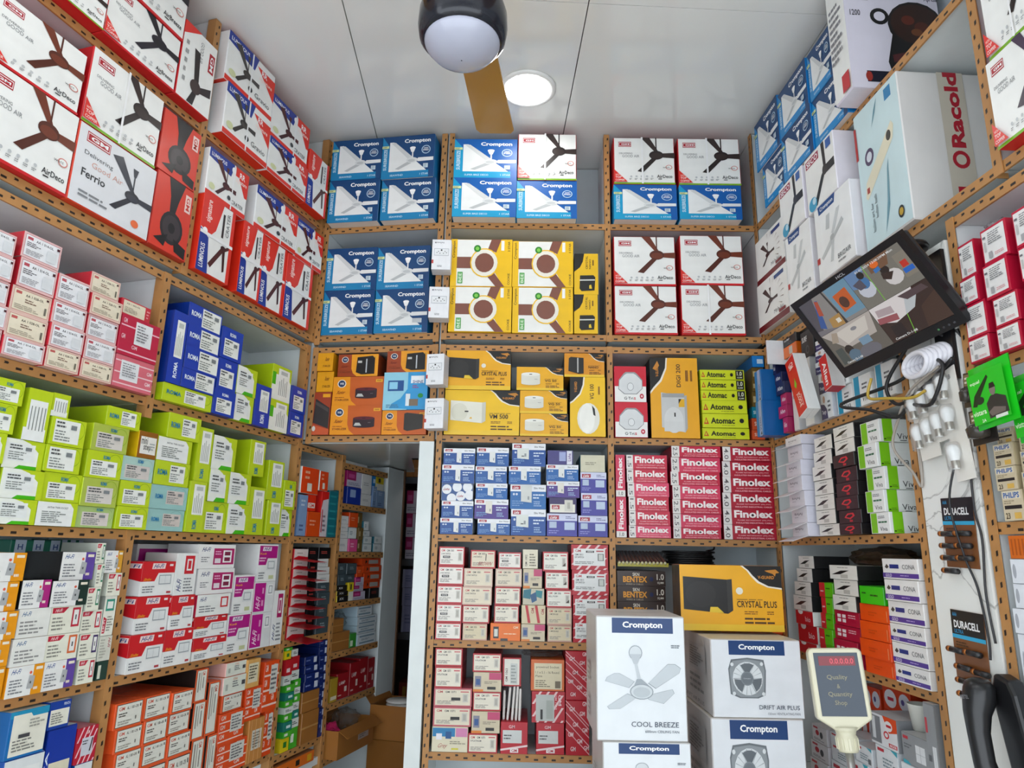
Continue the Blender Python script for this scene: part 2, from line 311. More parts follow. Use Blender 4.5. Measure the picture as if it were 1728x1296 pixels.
def gmlabel(bg,frame,num='GM 1001',note='2 WAY SWITCH',pic=1,chip=0):
    e=r(0,0,1,1,frame)+r(.04,.08,.96,.92,bg,'l')+t('GM',.09,.74,.23,.86,'c8404a')+t(num,.30,.74,.58,.85,'4a4648')+r(.70,.78,.92,.84,'d06a70')+t(note,.09,.58,.45,.67,'5a5658')+lines(.09,.14,.66,.34,3,'9a948e','l')
    if pic: e+=r(.76,.26,.90,.70,'cfccc4','p')+r(.79,.32,.87,.64,'b8b4aa','p')
    if chip: e+=r(.16,.40,.44,.52,'2a2628')+t('WHITE',.19,.42,.41,.50,'e8e4e0')
    return e
def stripes(base,ink,n=7):
    e=r(0,0,1,1,base)
    for k in range(n):
        a=-.6+k*1.7/n; q=[]
        pts=[(max(0,min(1,a)),0),(max(0,min(1,a+.10)),0),(1,0),(1,1)]
        x0=a; lo=max(0.,-x0/.6) if x0<0 else 0.; hi=min(1.,(1-.1-x0)/.6)
        if hi>lo: e+=pl([(x0+.6*lo,lo),(x0+.6*lo+.07,lo),(x0+.6*hi+.07,hi),(x0+.6*hi,hi)],ink)
    return e
def roma(base,label,word=(.05,.55,.30,.80),wc='e9f2ff',wrot=0,lc='f2f4ee',corner=None,arc='8fb312'):
    u0,v0,u1,v1=label; e=r(0,0,1,1,base)
    if arc: e+=el(.78,.62,.20,.34,arc)+el(.78,.62,.185,.32,base)
    if corner: e+=pl([(0,0),(.86,0),(.86,.62),(.62,.90),(.40,1),(0,1)],'f0f3ea')+pl([(.30,0),(.86,0),(.86,.13),(.42,.13)],'52bd1c')
    e+=r(u0,v0,u1,v1,lc,'l')
    w,h=u1-u0,v1-v0
    e+=lines(u0+.05*w,v0+.05*h,u1-.3*w,v0+.55*h,4,'8e9490','l')+lines(u0+.05*w,v0+.62*h,u0+.55*w,v1-.05*h,2,'54585a','l')+r(u0+.62*w,v0+.62*h,u0+.85*w,v0+.82*h,'888e90','l')
    if word: e+=t('ROMA',*word,wc,rot=wrot,bold=.03)
    return e
def romav(base,label,word,wc,corner=None,lc='f2f4ee'):
    u0,v0,u1,v1=label; e=r(0,0,1,1,base)
    if corner: e+=pl([(0,.0),(1,0),(1,.55),(.8,.75),(0,.72)],'f0f3ea')+r(0,.42,.18,.78,'52bd1c')
    e+=r(u0,v0,u1,v1,lc,'l'); w,h=u1-u0,v1-v0
    for k in range(5): e+=r(u0+w*(.12+.16*k),v0+h*.06,u0+w*(.17+.16*k),v0+h*(.55+.08*(k%3)),'979d99','l')
    e+=r(u0+w*.2,v0+h*.80,u0+w*.8,v0+h*.93,'c5cac6','l')
    if word: e+=t('ROMA',*word,wc,rot=1,bold=.03)
    return e
def hifi(frame,style):
    if style=='red': e=r(0,0,1,1,'eff0ee')+pl([(0,.42),(0,1),(1,1),(1,.66),(.50,.66),(.40,.42)],RD)+sd(pl([(0,.62),(0,1),(1,1),(1,.42)],RD)+pl([(.55,.80),(.57,.94),(.98,.94),(.96,.80)],'f3dcd8')+t('Fi',.72,.82,.94,.92,'1d4a8c',sh=.2),'L')+pl([(.28,.78),(.30,.95),(.70,.95),(.68,.78)],'f3dcd8')+t('Hi-Fi',.32,.80,.66,.93,'1d4a8c',sh=.2)+t('Slimline',.06,.44,.32,.52,'f2b02a',sh=.2)+r(.82,.86,.93,.92,'f4e8e6')+r(.52,.30,.92,.62,'dfe2e2','p')+r(.535,.325,.905,.595,'8a9498','p')+r(.55,.345,.89,.575,'e6e9e9','p')+r(.72,.345,.725,.575,'a8b0b2','p')+lines(.06,.08,.44,.30,3,'8b8e92')+r(.80,.05,.93,.11,'c04a52'); return e
    if style=='mag': e=r(0,0,1,1,'eff0ee')+pl([(.05,.96),(.98,.96),(.98,.62),(.5,.62),(.42,.44),(.05,.44)],frame)+pl([(.20,.82),(.22,.93),(.66,.93),(.64,.82)],'f0dce8')+t('Hi-Fi',.26,.835,.62,.92,'1d3a7c',sh=.2)+t('Kadi',.10,.72,.40,.77,'f2b02a')+lines(.08,.52,.4,.66,2,'f0c8e0')+r(.46,.30,.92,.58,'e2e5e5','p')+r(.52,.34,.86,.54,'9aa4a6','p')+r(.545,.36,.835,.52,'e9ecec','p')+lines(.08,.06,.4,.26,3,'8b8e92')+r(.60,.06,.85,.16,'cdd2a4'); return e
    if style=='magside': e=r(0,0,1,1,'e4e6e6')+r(.04,.04,.56,.96,frame)+t('Hi-Fi',.14,.10,.34,.55,'f6dcec',rot=1,sh=.2)+lines(.40,.1,.52,.9,2,'e6a8cc')+r(.66,.55,.92,.9,'f4f4f4','p')+r(.70,.60,.88,.86,'8a9498','p')+r(.725,.625,.855,.835,'eceeee','p'); return e
    if style=='wm': e=r(0,0,1,1,'f1f1ef')+t('Hi-Fi',.08,.70,.32,.88,'1d3a7c',sh=.2)+lines(.08,.25,.34,.50,3,'8b8e92')+r(.40,.16,.97,.84,frame,'p')+r(.66,.24,.90,.76,'f4f4f4','p')+r(.70,.54,.86,.70,'8a2a50','p')+r(.70,.30,.86,.46,'8a2a50','p')+r(.44,.22,.60,.42,'e9dfe6','p')+lines(.44,.55,.62,.75,2,'f0b8d8','p'); return e
    if style=='wr': e=r(0,0,1,1,'eef0ec')+t('Hi-Fi',.08,.68,.28,.88,'1d3a7c',sh=.2)+lines(.08,.15,.6,.50,3,'8b8e92')+r(.70,.35,.93,.85,RD,'p')+r(.74,.42,.89,.78,'f0f0ee','p'); return e
    if style=='label': # white switch label with coloured right band
        e=r(0,0,1,1,'efefec')+r(.70,0,1,1,frame)+t('Hi-Fi',.08,.76,.36,.92,'2a5a98',sh=.2)+lines(.07,.10,.46,.60,5,'8b8e92')+pl([(.56,.22),(.74,.20),(.76,.62),(.60,.66)],'b8babb','p')+r(.63,.38,.67,.46,'55585a','p')+r(.76,.82,.95,.92,'f2ead8')+lines(.76,.10,.96,.3,1,'f4e8d8')+el(.62,.75,.035,.05,'e26a50'); return e
    if style=='plate': e=r(0,0,1,1,'eeeede')+pl([(.04,.96),(.55,.96),(.40,.76),(.04,.76)],'c6324a')+t('Hi-Fi',.12,.80,.36,.92,'f6e4e4',sh=.2)+lines(.07,.12,.55,.64,4,'98988e')+r(.68,.22,.94,.92,frame,'p')+r(.73,.30,.89,.84,'eeeeea','p')+r(.79,.48,.83,.66,'55585a','p'); return e
    if style=='vert': e=r(0,0,1,1,'eeeee2')+r(.15,.62,.85,.92,frame,'p')+r(.26,.68,.74,.86,'eef0ea','p')+pl([(.08,.06),(.30,.06),(.36,.42),(.08,.48)],'c6324a')+t('Hi-Fi',.10,.10,.24,.40,'f6e4e4',rot=1)+lines(.4,.1,.9,.5,6,'98988e'); return e
    if style=='side': e=r(0,0,1,1,'eef0ee')+t('Hi-Fi',.10,.08,.32,.40,'1d3a7c',rot=1,sh=.2)+r(.40,.50,.86,.94,frame,'p')+r(.50,.58,.76,.86,'f0f0ee','p')+r(.56,.62,.70,.82,frame,'p')+lines(.42,.06,.9,.42,5,'8b8e92'); return e
    if style=='plain': return r(0,0,1,1,'ecece6')+t('Hi-Fi',.10,.74,.40,.90,'2a6a98',sh=.2)+lines(.08,.10,.9,.60,4,'9a9a98')
    return r(0,0,1,1,frame)
def orangelabel(base,vert=False,lc='e6e6dc'):
    e=r(0,0,1,1,base)
    if vert: e+=r(.10,.04,.92,.97,'3a3230','l')+r(.13,.047,.89,.963,lc,'l')+t('GM',.55,.80,.78,.92,'d06a5a',rot=-1)+r(.24,.30,.32,.9,'8a8880','l')+r(.42,.35,.48,.9,'a8a69c','l')+r(.62,.40,.68,.75,'6a6862','l')
    else: e+=r(.05,.06,.96,.95,'3a3230','l')+r(.065,.085,.945,.925,lc,'l')+t('GM',.12,.70,.32,.84,'d0604a')+t('AL 1 001-OR',.40,.70,.82,.82,'4a4844')+r(.86,.72,.91,.84,'6a6864','l')+lines(.13,.44,.5,.62,2,'5a5854','l')+lines(.13,.14,.6,.32,2,'a4a298','l')+r(.72,.26,.76,.40,'7a7872','l')
    return e
def gmband(base,ink='f6d8cc'):
    e=r(0,0,1,1,base)
    for v in (.10,.40,.70): e+=r(0,v,1,v+.04,ink)+t('GM',.04,v+.10,.22,v+.24,ink)+t('GM',.60,v+.10,.78,v+.24,ink)
    return e+r(.42,.34,.90,.92,'dcdcd4','l')+lines(.46,.40,.86,.86,5,'77757a','l')
def strap(u): return r(u,-.0,u+.028,1,'f4f4f4','s')
FD=fan3
DESIGNS={
# key:(object name, look phrase, front, side, top, chunks)
'gm':('ceiling_fan_box','white carton with brown ceiling fan',WH,'c9242c','c9242c',lambda:gmfan('7a3c26','5e2c1c')),
'gms':('ceiling_fan_box','white strapped carton with brown fan',WH,'c9242c','c9242c',lambda:gmfan('7a3c26','5e2c1c')+strap(.42)),
'gmg':('ceiling_fan_box','white green-edged carton with dark fan',WH,'c9242c','c9242c',lambda:gmfan('3b2b28','2b1e1d',bottom='86b82a')+strap(.45)),
'gmk':('ceiling_fan_box','white red-edged carton with black fan',WH,'c9242c','c9242c',lambda:gmfan('1f1d26','2b2733','AirBreeze')),
'gmr2':('ceiling_fan_box','shrink-wrapped white carton with fan',WH,'c9242c','c9242c',lambda:gmfan('4a3550','38283e',bottom='86b82a')),
'gmf':('ceiling_fan_box','pale grey carton with slate fan','e4e5e8','d9482e','d9482e',lambda:gmlogo(.10,.80,.38,.93)+t('Delivering',.10,.62,.44,.69,'55575c',bold=0)+t('Good Air',.20,.52,.58,.59,'d9a89a',bold=0)+t('Ferrio',.10,.36,.38,.46,'33353a')+fan3(.72,.45,.36,.9,'3a3e4a','2c2f3a')+el(.80,.13,.05,.05,'ee7a4a')+lines(.1,.1,.6,.2,2,'8a8c8f')),
'gmv':('ceiling_fan_box','upright white carton with sideways print',WH,'c9242c','c9242c',lambda:pl([(0,1),(.5,1),(0,.82)],'e2382f')+r(.78,.60,.95,.86,'b3162e','b')+t('GM',.82,.63,.92,.83,'ffffff',rot=-1)+t('GOOD AIR',.50,.62,.60,.90,'8d8f92',rot=-1,bold=0)+pl([(.45,.30),(.35,.75),(.52,.74),(.58,.32)],'2c2426','p')+pl([(.50,.28),(.95,.40),(.95,.28),(.55,.22)],'3a3032','p')+pl([(.45,.22),(.30,.02),(.48,.02),(.55,.18)],'2c2426','p')+el(.50,.27,.16,.09,'4a3a38','p')+lines(.1,.2,.2,.8,5,'a0a0a0')),
'ped':('pedestal_fan_box','orange carton with black pedestal fan','e0452e','b8342a','c23a2c',lambda:pl([(.30,1),(.75,1),(.62,.72),(.55,.50),(.42,.50),(.40,.75)],'221d1f','p')+el(.52,.34,.30,.22,'2b2628','p')+el(.52,.34,.24,.17,'453c3e','p')+el(.52,.34,.09,.07,'1d1a1b','p')+pl([(.10,.12),(.45,.24),(.38,.06)],'1d1a1b','p')+pl([(.60,.22),(.95,.16),(.95,.02),(.66,.06)],'1d1a1b','p')+r(.78,.66,.94,.90,'f3d9d2','b')+t('GM',.81,.69,.91,.87,'d0392a',rot=-1)),
'lum':('ceiling_fan_box','red and white carton, blue band',WH,'e6e6e6','e33a26',lambda:r(0,0,1,.10,'e33a26')+pl([(0,1),(0,.80),(.55,.70),(.62,1)],'1f3f9c')+t('LUMINOUS',.05,.85,.42,.93,'ffffff')+pl([(.64,1),(1,1),(1,.45),(.93,.45)],'e33a26')+r(.66,.80,1,1,'e33a26')+t('RR',.76,.80,.90,.93,'ffffff')+t('signature',.68,.66,.96,.77,'ffe6e0')+fan3(.46,.42,.34,.8,'5a2524','4a1c1c')+el(.60,.87,.05,.07,'ffffff')+t('CRATER',.62,.14,.92,.23,'55585c',bold=0)+el(.13,.22,.07,.07,'d8dcb0')+el(.55,.22,.04,.05,'4a4c50')+strap(.60)),
'lug':('ceiling_fan_box','red and white carton, dark fan',WH,'e6e6e6','e33a26',lambda:r(0,0,1,.10,'e33a26')+pl([(0,1),(0,.80),(.55,.70),(.62,1)],'1f3f9c')+t('LUMINOUS',.05,.85,.42,.93,'ffffff')+pl([(.60,.86),(1,.86),(1,.40)],'e33a26')+t('RR',.70,.74,.82,.85,'ffffff')+t('signature',.66,.60,.94,.70,'ffe6e0')+fan3(.42,.46,.34,.8,'4a4542','38332f')+t('Gravio',.60,.18,.92,.28,'44464a',bold=0)+el(.13,.22,.07,.07,'d8dcb0')+el(.50,.24,.045,.055,'33353a')+strap(.48)),
'luv':('ceiling_fan_box','upright red white and blue carton',WH,'e33a26','e33a26',lambda:r(.90,0,1,1,'e33a26')+pl([(0,0),(0,.55),(.26,.46),(.34,0)],'1f3f9c')+t('LUMINOUS',.06,.05,.19,.36,'ffffff',rot=1)+pl([(0,.56),(0,1),(.62,1),(.45,.60),(.30,.50)],'e33a26')+t('signature',.12,.66,.30,.95,'ffe6e0',rot=1)+el(.14,.53,.07,.04,'ffffff')+pl([(.40,.10),(.32,.14),(.70,.46),(.75,.40)],'5a2524','p')+pl([(.70,.42),(.76,.12),(.82,.14),(.78,.46)],'4a1c1c','p')+pl([(.66,.40),(.90,.50),(.90,.45),(.68,.36)],'5a2524','p')+el(.72,.43,.08,.035,'4a1c1c','p')+r(.62,.56,.68,.88,'3a2a2a','p')+t('CRATER',.74,.60,.84,.92,'66696e',rot=1,bold=0)+r(0,.48,1,.52,'f4f4f4','s')),
'cro':('ceiling_fan_box','dark blue carton with white fan','0f4a88','1478b0','0d3f78',lambda:crompton('0a4c80','1a8abc','s')),
'crt':('ceiling_fan_box','dark blue carton with double badge','0f4a88','1478b0','0d3f78',lambda:crompton('0a4c80','1a8abc','s')+r(.72,.22,.88,.31,'c8ccd0')),
'crs':('ceiling_fan_box','bright blue carton with white fan','0f66b4','1a9ad0','0d5aa0',lambda:crompton('0a66b2','18a4d0','d')),
'crr':('ceiling_fan_box','blue carton with white sideways fan','0f4f93','1d8ad0','0d3f78',lambda:crompton('0a4a7c','1c92d0','s')),
'coo':('ceiling_fan_box','yellow carton with round brown fan','f2f2ee','f0c417','f0c417',lambda:r(0,0,.10,1,'f4c714')+t('Crompton',.025,.60,.08,.96,'3a2e1e',rot=1)+pl([(.62,.5),(.78,.86),(.82,1),(1,1),(1,0),(.86,0),(.72,.3)],'f4c714')+t('3 STAR',.93,.74,.965,.96,'4a3a1e',rot=1)+t('COOKIE',.93,.04,.965,.28,'4a3a1e',rot=1)+r(.10,.38,.36,.62,'8a5748','p')+pl([(.60,.78),(.66,1),(.82,1),(.74,.72)],'8a5748','p')+pl([(.58,.24),(.74,0),(.88,0),(.68,.34)],'8a5748','p')+el(.55,.50,.235,.31,'f4c714','p')+el(.55,.50,.215,.285,'f0ece0','p')+el(.55,.50,.155,.205,'8a5748','p')+el(.43,.80,.058,.075,'2f8f2a')+el(.43,.80,.03,.04,'8ad05a')+r(.12,.06,.20,.30,'3aa53a')+t('BEE',.135,.08,.185,.28,'eaf8e0',rot=1)+r(.82,.76,.87,.97,'f6f6f2','l')),
'nanv':('stabilizer_box','narrow yellow and black carton','efc31a','1b1815','d9a81a',lambda:r(0,0,1,1,'f0c41c')+pl([(0,1),(.42,1),(.36,.80),(.24,.66),(0,.55)],'1b1815')+t('CRYSTAL',.48,.62,.57,.94,'3b2b16',rot=1)+t('NANO',.62,.62,.70,.86,'3b2b16',rot=1)+lines(.76,.62,.84,.92,1,'7a5a20')+pl([(.22,.14),(.24,.46),(.80,.47),(.88,.42),(.84,.10),(.30,.08)],'1f1f1e','p')+pl([(.23,.36),(.23,.33),(.86,.34),(.86,.37)],'dcdcd8','p')+pl([(.62,.14),(.74,.14),(.70,.24),(.62,.22)],'e8c83a','p')),
'sty':('stabilizer_box','plain amber stabilizer carton','e9a81e','d8981a','d8981a',lambda:t('Xunior',.46,.55,.78,.76,'6a2a12',sh=.2)+t('STABILIZER',.36,.22,.84,.33,'7a4a14')),
'stb':('stabilizer_box','rust carton with dark wedge picture','a8482a','8a3a22','8a3a22',lambda:pl([(.02,.28),(.10,.84),(.95,.62),(.95,.14)],'3b3433','p')+pl([(.10,.78),(.90,.60),(.90,.52),(.12,.70)],'554c4a','p')+pl([(0,0),(1,0),(1,.12),(0,.24)],'cf6238')+r(.50,.87,.95,.95,'f0ac2a','l')+el(.10,.14,.10,.06,'dcd8d0')),
'sts':('stabilizer_box','orange carton with black stabilizer picture','d8741f','9a4622','b85a20',lambda:stab(pl([(.46,.18),(.48,.86),(.86,.92),(.92,.80),(.92,.10),(.60,.08)],'1d1c1c','p')+r(.70,.16,.73,.78,'c8ccd0','p')+r(.50,.60,.60,.70,'d0d0cc','p'),'f2a82a','a84c24')),
'str':('stabilizer_box','orange carton with round maroon stabilizer','cf6a2c','a04a22','b85a20',lambda:stab(drum(.66,.42,.21,.14,'3d2b33','6a2430')+pl([(.47,.30),(.62,.30),(.58,.40),(.50,.40)],'c8c8c4','p'))),
'stq':('stabilizer_box','orange carton with dark block picture','cf6a2c','a04a22','b85a20',lambda:stab(pl([(.50,.20),(.50,.86),(.56,.90),(.92,.82),(.92,.24),(.58,.14)],'3a3632','p'))),
'shi':('gadget_box','sky blue carton with starred logo','58b7e0','2a86c0','bfe4f2',lambda:r(0,0,.55,1,'9ed6ea')+pl([(.15,.04),(.20,.16),(.40,.30),(.55,.55),(.55,1),(1,1),(1,0)],'41a6dc')+r(.10,.50,.46,.78,'2a5f9e','p')+r(.13,.55,.32,.74,'9ad4ee','p')+r(.62,.70,.92,.90,'f2f6fa')+t('SHINE',.66,.70,.90,.78,'2a4a8a')+lines(.66,.56,.85,.66,2,'b04a8a')+el(.85,.37,.06,.06,'2f9a4a')+r(.52,.10,.62,.42,'e6eef2','p')+r(.60,.10,.80,.28,'8a7a68','p')+lines(.08,.05,.4,.15,2,'5a8aa8')),
'vgp':('stabilizer_box','yellow carton with wide black stabilizer','eeb41c','1b1815','d89a1a',lambda:vguard('f0b41e','CRYSTAL PLUS',box3(.03,.26,.46,.82,'232120','3a3836')+el(.20,.55,.15,.20,'2e2b2a','p')+pl([(.28,.28),(.42,.27),(.36,.36),(.29,.36)],'e8c83a','p')+el(.58,.61,.035,.055,'ece8d8'))),
'vm':('stabilizer_box','large yellow carton with white stabilizer','f0c01c','1b1815','d89a1a',lambda:vguard('f4c81e','VM 500',box3(.08,.26,.50,.76,'e9e7da','d2d0c2')+el(.20,.50,.11,.20,'dedccc','p')+r(.27,.50,.32,.53,'3a3836','p')+pl([(.33,.36),(.37,.35),(.36,.40)],'e8b83a','p'),.60)),
'vg5':('stabilizer_box','yellow carton with round white stabilizer','eeb41c','1b1815','d89a1a',lambda:vguard('efb61e','VG 50',drum(.30,.48,.20,.20,'e2e1d6','eeede4'),.60)),
'vgn':('stabilizer_box','yellow carton with small black stabilizer','e0961c','1b1815','c8861a',lambda:vguard('e09a20','NANO',pl([(.10,.24),(.11,.78),(.16,.84),(.48,.80),(.48,.14),(.36,.12)],'1f1f1e','p')+r(.32,.18,.35,.80,'c8c8c4','p'),.60)),
'vg1':('stabilizer_box','upright yellow carton, white oval stabilizer','f0c01c','1b1815','d89a1a',lambda:r(0,0,1,1,'f4c81e')+pl([(0,1),(.42,1),(.40,.86),(.30,.70),(.10,.58),(0,.54)],'efe9dc')+pl([(0,1),(.38,1),(.36,.87),(.27,.72),(.08,.60),(0,.57)],'1b1815')+t('V-GUARD',.12,.74,.20,.92,'d8912c',rot=1)+t('VG 100',.56,.62,.68,.88,'3b2b16',rot=1)+lines(.80,.62,.88,.92,1,'8a5a16')+el(.52,.30,.32,.26,'eceae0','p')+el(.48,.30,.22,.25,'f6f5ee','p')+pl([(.62,.52),(.70,.46),(.72,.34),(.66,.36)],'2b2a28','p')),
'dig':('stabilizer_box','upright amber carton with grey stabilizer','eeb01c','1b1815','d89a1a',lambda:r(0,0,1,1,'eeb01e')+pl([(0,1),(.37,1),(.35,.86),(.24,.70),(.08,.60),(0,.54)],'efe9dc')+pl([(0,1),(.34,1),(.32,.87),(.21,.72),(.06,.62),(0,.57)],'1b1815')+t('V-GUARD',.12,.76,.18,.90,'d8912c',rot=1)+pl([(.06,.86),(.16,.96),(.20,.90),(.12,.84)],'c98a34','b')+t('DIGI 200',.55,.63,.64,.92,'3b2b16',rot=1)+lines(.74,.62,.80,.92,1,'8a5a16')+lines(.84,.62,.90,.92,1,'8a5a16')+box3(.22,.07,.70,.56,'cfd0cf','b4b5b4')+el(.47,.22,.20,.16,'dcdddc','p')+r(.27,.08,.67,.20,'d8d9d8','p')+r(.24,.50,.70,.55,'a8aaaa','p')+r(.58,.38,.70,.48,'e8b828','p')+pl([(.58,.48),(.64,.48),(.58,.42)],'1b1815','p')+r(.48,.26,.51,.31,'2b2a28','p')),
'gtr':('smart_plug_box','red and white carton with four-lobed gadget',WH,'d01c38','d01c38',lambda:r(0,.44,1,1,'d3203c')+pl([(.30,.22),(.12,.36),(.14,.62),(.30,.80),(.36,.84),(.64,.84),(.70,.80),(.88,.62),(.88,.38),(.70,.22)],'9c9ea0','p')+pl([(.32,.24),(.14,.37),(.16,.60),(.32,.76),(.40,.80),(.60,.80),(.68,.76),(.86,.60),(.86,.38),(.68,.24)],'dfe1e2','p')+el(.50,.43,.10,.11,'6a6c70','p')+el(.50,.43,.09,.10,'e9ebec','p')+t('G·Tri',.30,.07,.58,.15,'4a4c50')+t('s',.60,.07,.66,.14,'d04a5a')+el(.85,.17,.065,.07,'c8304a')+el(.85,.17,.03,.03,'f2d0d4')),
'ato':('cable_box','thin yellow-green cable carton','d3dc22','b8c01e','c4cc20',lambda:pl([(.03,.25),(.07,.80),(.12,.25)],'c8502a')+pl([(.05,.35),(.07,.62),(.09,.35)],'d3dc22')+t('Atomac',.15,.24,.57,.80,'2a2e12',bold=.035)+el(.71,.5,.035,.18,'1c1c14')+r(.80,.06,.97,.94,'232318','l')+t('1.0',.83,.42,.94,.84,'f0f0d8')+t('SQ.MM',.83,.15,.94,.30,'f0f0d8')),
'ato2':('cable_box','thick yellow-green cable carton','d3dc22','b8c01e','c4cc20',lambda:pl([(.03,.25),(.08,.75),(.14,.25)],'c8502a')+pl([(.055,.35),(.08,.60),(.10,.35)],'d3dc22')+t('Atomac',.18,.28,.70,.72,'2a2e12',bold=.035)+el(.85,.5,.05,.16,'1c1c14')+lines(.42,.12,.7,.2,1,'7a8014')),
'lia':('switch_box','blue carton with slim white switch','20539c','dfe3ea','e8eaee',lambda:lisha('24589f',swplate(.42,.10,.57,.78))),
'lib':('switch_box','blue carton with white socket','20539c','dfe3ea','e8eaee',lambda:lisha('2a64a8',swplate(.40,.18,.58,.78))),
'lic':('switch_box','bright blue carton with white switch','1b66ae','dfe3ea','e8eaee',lambda:lisha('1f6cb2',swplate(.38,.20,.56,.86))),
'lid':('switch_box','white and blue dotted carton','3a5f98','dfe3ea','e8eaee',lambda:sum([el(a,b,.15,.28,'e9ecf0') for a,b in ((.17,.66),(.5,.8),(.83,.80),(.33,.14),(.62,.28),(.90,.34))],[])+t('Lisha',.06,.60,.28,.74,'b02a3c',sh=.2)+t('Lisha',.51,.22,.72,.35,'b02a3c',sh=.2)),
'lie':('switch_box','tall blue carton with grey boxed socket','1d57a2','1d57a2','e8eaee',lambda:lisha('1d57a2',swplate(.15,.30,.50,.78,'dfe3de')+r(.28,.42,.36,.46,'55585a','p'))),
'lif':('switch_box','tall blue carton with white dial','1f6cb2','1d57a2','e8eaee',lambda:lisha('2272b4',swplate(.30,.26,.60,.96,'d8dad6'))),
'lip':('switch_box','purple carton with white switch','5a3f92','dfe3ea','e8eaee',lambda:lisha('5c4396',swplate(.33,.25,.52,.90,'e6e2d8'))),
'lip2':('switch_box','dark purple carton lying sideways','46407c','3a3468','4a4480',lambda:r(0,0,1,1,'4c4686')+r(.46,.25,.72,.9,'a8b0d8','p')+r(.76,.02,.96,.98,'e2e2ec')+t('Lisha',.80,.25,.92,.80,'7a4a9a',rot=1)),
'lig':('switch_box','dark purple carton with cream panel','3d2c66','2c2050','2c2050',lambda:r(.04,.06,.94,.58,'e9e6da')+r(.10,.26,.38,.52,'b02a3c','b')+t('Lisha',.13,.30,.35,.48,'ffffff',sh=.2)+r(.56,.14,.86,.86,'d8d6cc','p')+r(.66,.3,.76,.7,'b8b6ac','p')),
'liv':('switch_box','violet-blue carton with two plates','4a46a0','3d2c86','4a4490',lambda:r(0,0,1,1,'4b48a4')+r(0,.68,1,1,'d4d8ee')+r(.06,.74,.40,.92,'b03a4c','b')+t('Lisha',.10,.77,.36,.89,'ffffff',sh=.2)+lines(.62,.76,.94,.9,2,'6a6c98')+r(.08,.36,.32,.64,'b8c6dc','p')+r(.58,.28,.92,.62,'c4d2e8','p')+lines(.06,.10,.5,.28,2,'9a9ad8')),
'box2':('switch_box','small cream and teal carton','d8d4bc','2a7a90','2a7a90',lambda:lines(.2,.4,.8,.6,2,'9a9680')),
'f15':('cable_box','crimson cable carton printed 1.5','cf2148','b01a38','a81a36',lambda:finolex('cf2148','1.5')),
'f15p':('cable_box','pink cable carton printed 1.5','e2507a','c23258','c23258',lambda:finolex('e24a70','1.5')),
'f25':('cable_box','crimson cable carton printed 2.5','cf2148','b01a38','a81a36',lambda:finolex('cc1f48','2.5')),
'f25p':('cable_box','pink cable carton printed 2.5','e2507a','c23258','c23258',lambda:finolex('dd3f66','2.5')),
'f40':('cable_box','deep red cable carton printed 4.0','b81838','981430','981430',lambda:finolex('b81a3a','4.0')),
'fiv':('cable_box','narrow pink cable carton on end','d63a60','b01a38','a81a36',lambda:finv('d63a60')),
'gsw':('switch_box','white-labelled red-edged switch carton','b93038','b93038','a82a32',lambda:gmlabel('eeeae2','c23a42',chip=1)),
'gs2':('switch_box','cream-labelled red switch carton','b93038','b93038','a82a32',lambda:gmlabel('eae4d4','bb3038','GM 1071','8 PLATINUM')),
'gbe':('switch_box','beige switch carton with pink edge','dccab4','d8b8a8','cfb8a8',lambda:gmlabel('e6dcc6','dcc0b0','GM 1001')),
'gbn':('switch_box','tan label switch carton','d8ccae','c05a50','c8a890',lambda:gmlabel('dcd0b2','cfa898','GM 1035','1 MODULE')),
'gbr':('switch_box','cream carton with BROWN handwriting','b93038','b93038','a82a32',lambda:gmlabel('e6dcc6','bb3038','GM 1003',pic=0)+t('BROWN',.28,.16,.90,.36,'a8322c',bold=.0,sh=.15)+pl([(.60,.42),(.61,.80),(.64,.80),(.63,.42)],'55504c')),
'gor':('switch_box','bright orange switch carton','ee7d1a','d86a14','d86a14',lambda:r(.10,.14,.28,.80,'3a3432','p')+r(.13,.24,.25,.66,'d8d8d0','p')+t('GM',.76,.70,.92,.84,'fbe0c0')+lines(.45,.35,.9,.45,1,'fbe0c0')+r(.34,-.0,.58,.14,'4a4642')),
'gbv':('switch_box','narrow cream carton with vertical print','e6dfca','c8bfa8','c8bfa8',lambda:t('GM 1002',.16,.12,.30,.72,'5a5448',rot=1)+lines(.45,.1,.9,.8,5,'8a8474')),
'gpl':('switch_box','tan carton with pink corner','d6cab0','c4b698','c8bca0',lambda:r(.56,.62,1,.98,'c8507a')+r(.06,.25,.28,.80,'8f8e9c','p')+r(.10,.35,.24,.65,'3a5f98','p')+r(.50,.12,.80,.26,'2c2a2a')+r(0,0,.36,.12,'e08a3a')+lines(.4,.4,.9,.55,2,'9a9080')),
'gbl':('switch_box','grey carton with blue cube print','c9c3ae','b0a890','b0a890',lambda:pl([(.05,.9),(.40,.98),(.36,.35),(.02,.42)],'2a7a8a')+pl([(.34,.60),(.62,.80),(.66,.28),(.44,.12)],'2a5f8a')+pl([(.60,.90),(.92,.86),(.88,.40),(.64,.50)],'2a8a92')),
'gdi':('switch_box','beige carton with slanted red bars','dccfae','c8b894','c8b894',lambda:pl([(.15,.98),(.26,.98),(.38,.05),(.27,.05)],'c22a36')+pl([(.55,.98),(.66,.98),(.78,.05),(.67,.05)],'c22a36')+t('GM',.40,.55,.52,.85,'b8605a',rot=1)+t('GM',.82,.5,.94,.8,'b8605a',rot=1)),
'gbs':('switch_box','white label carton with beige switch','c23a42','c23a42','e0dcc8',lambda:gmlabel('ecebe0','c23a42','GM 1006','BELL PUSH')+pl([(.76,.26),(.90,.26),(.90,.45)],'4a3a2a','p')),
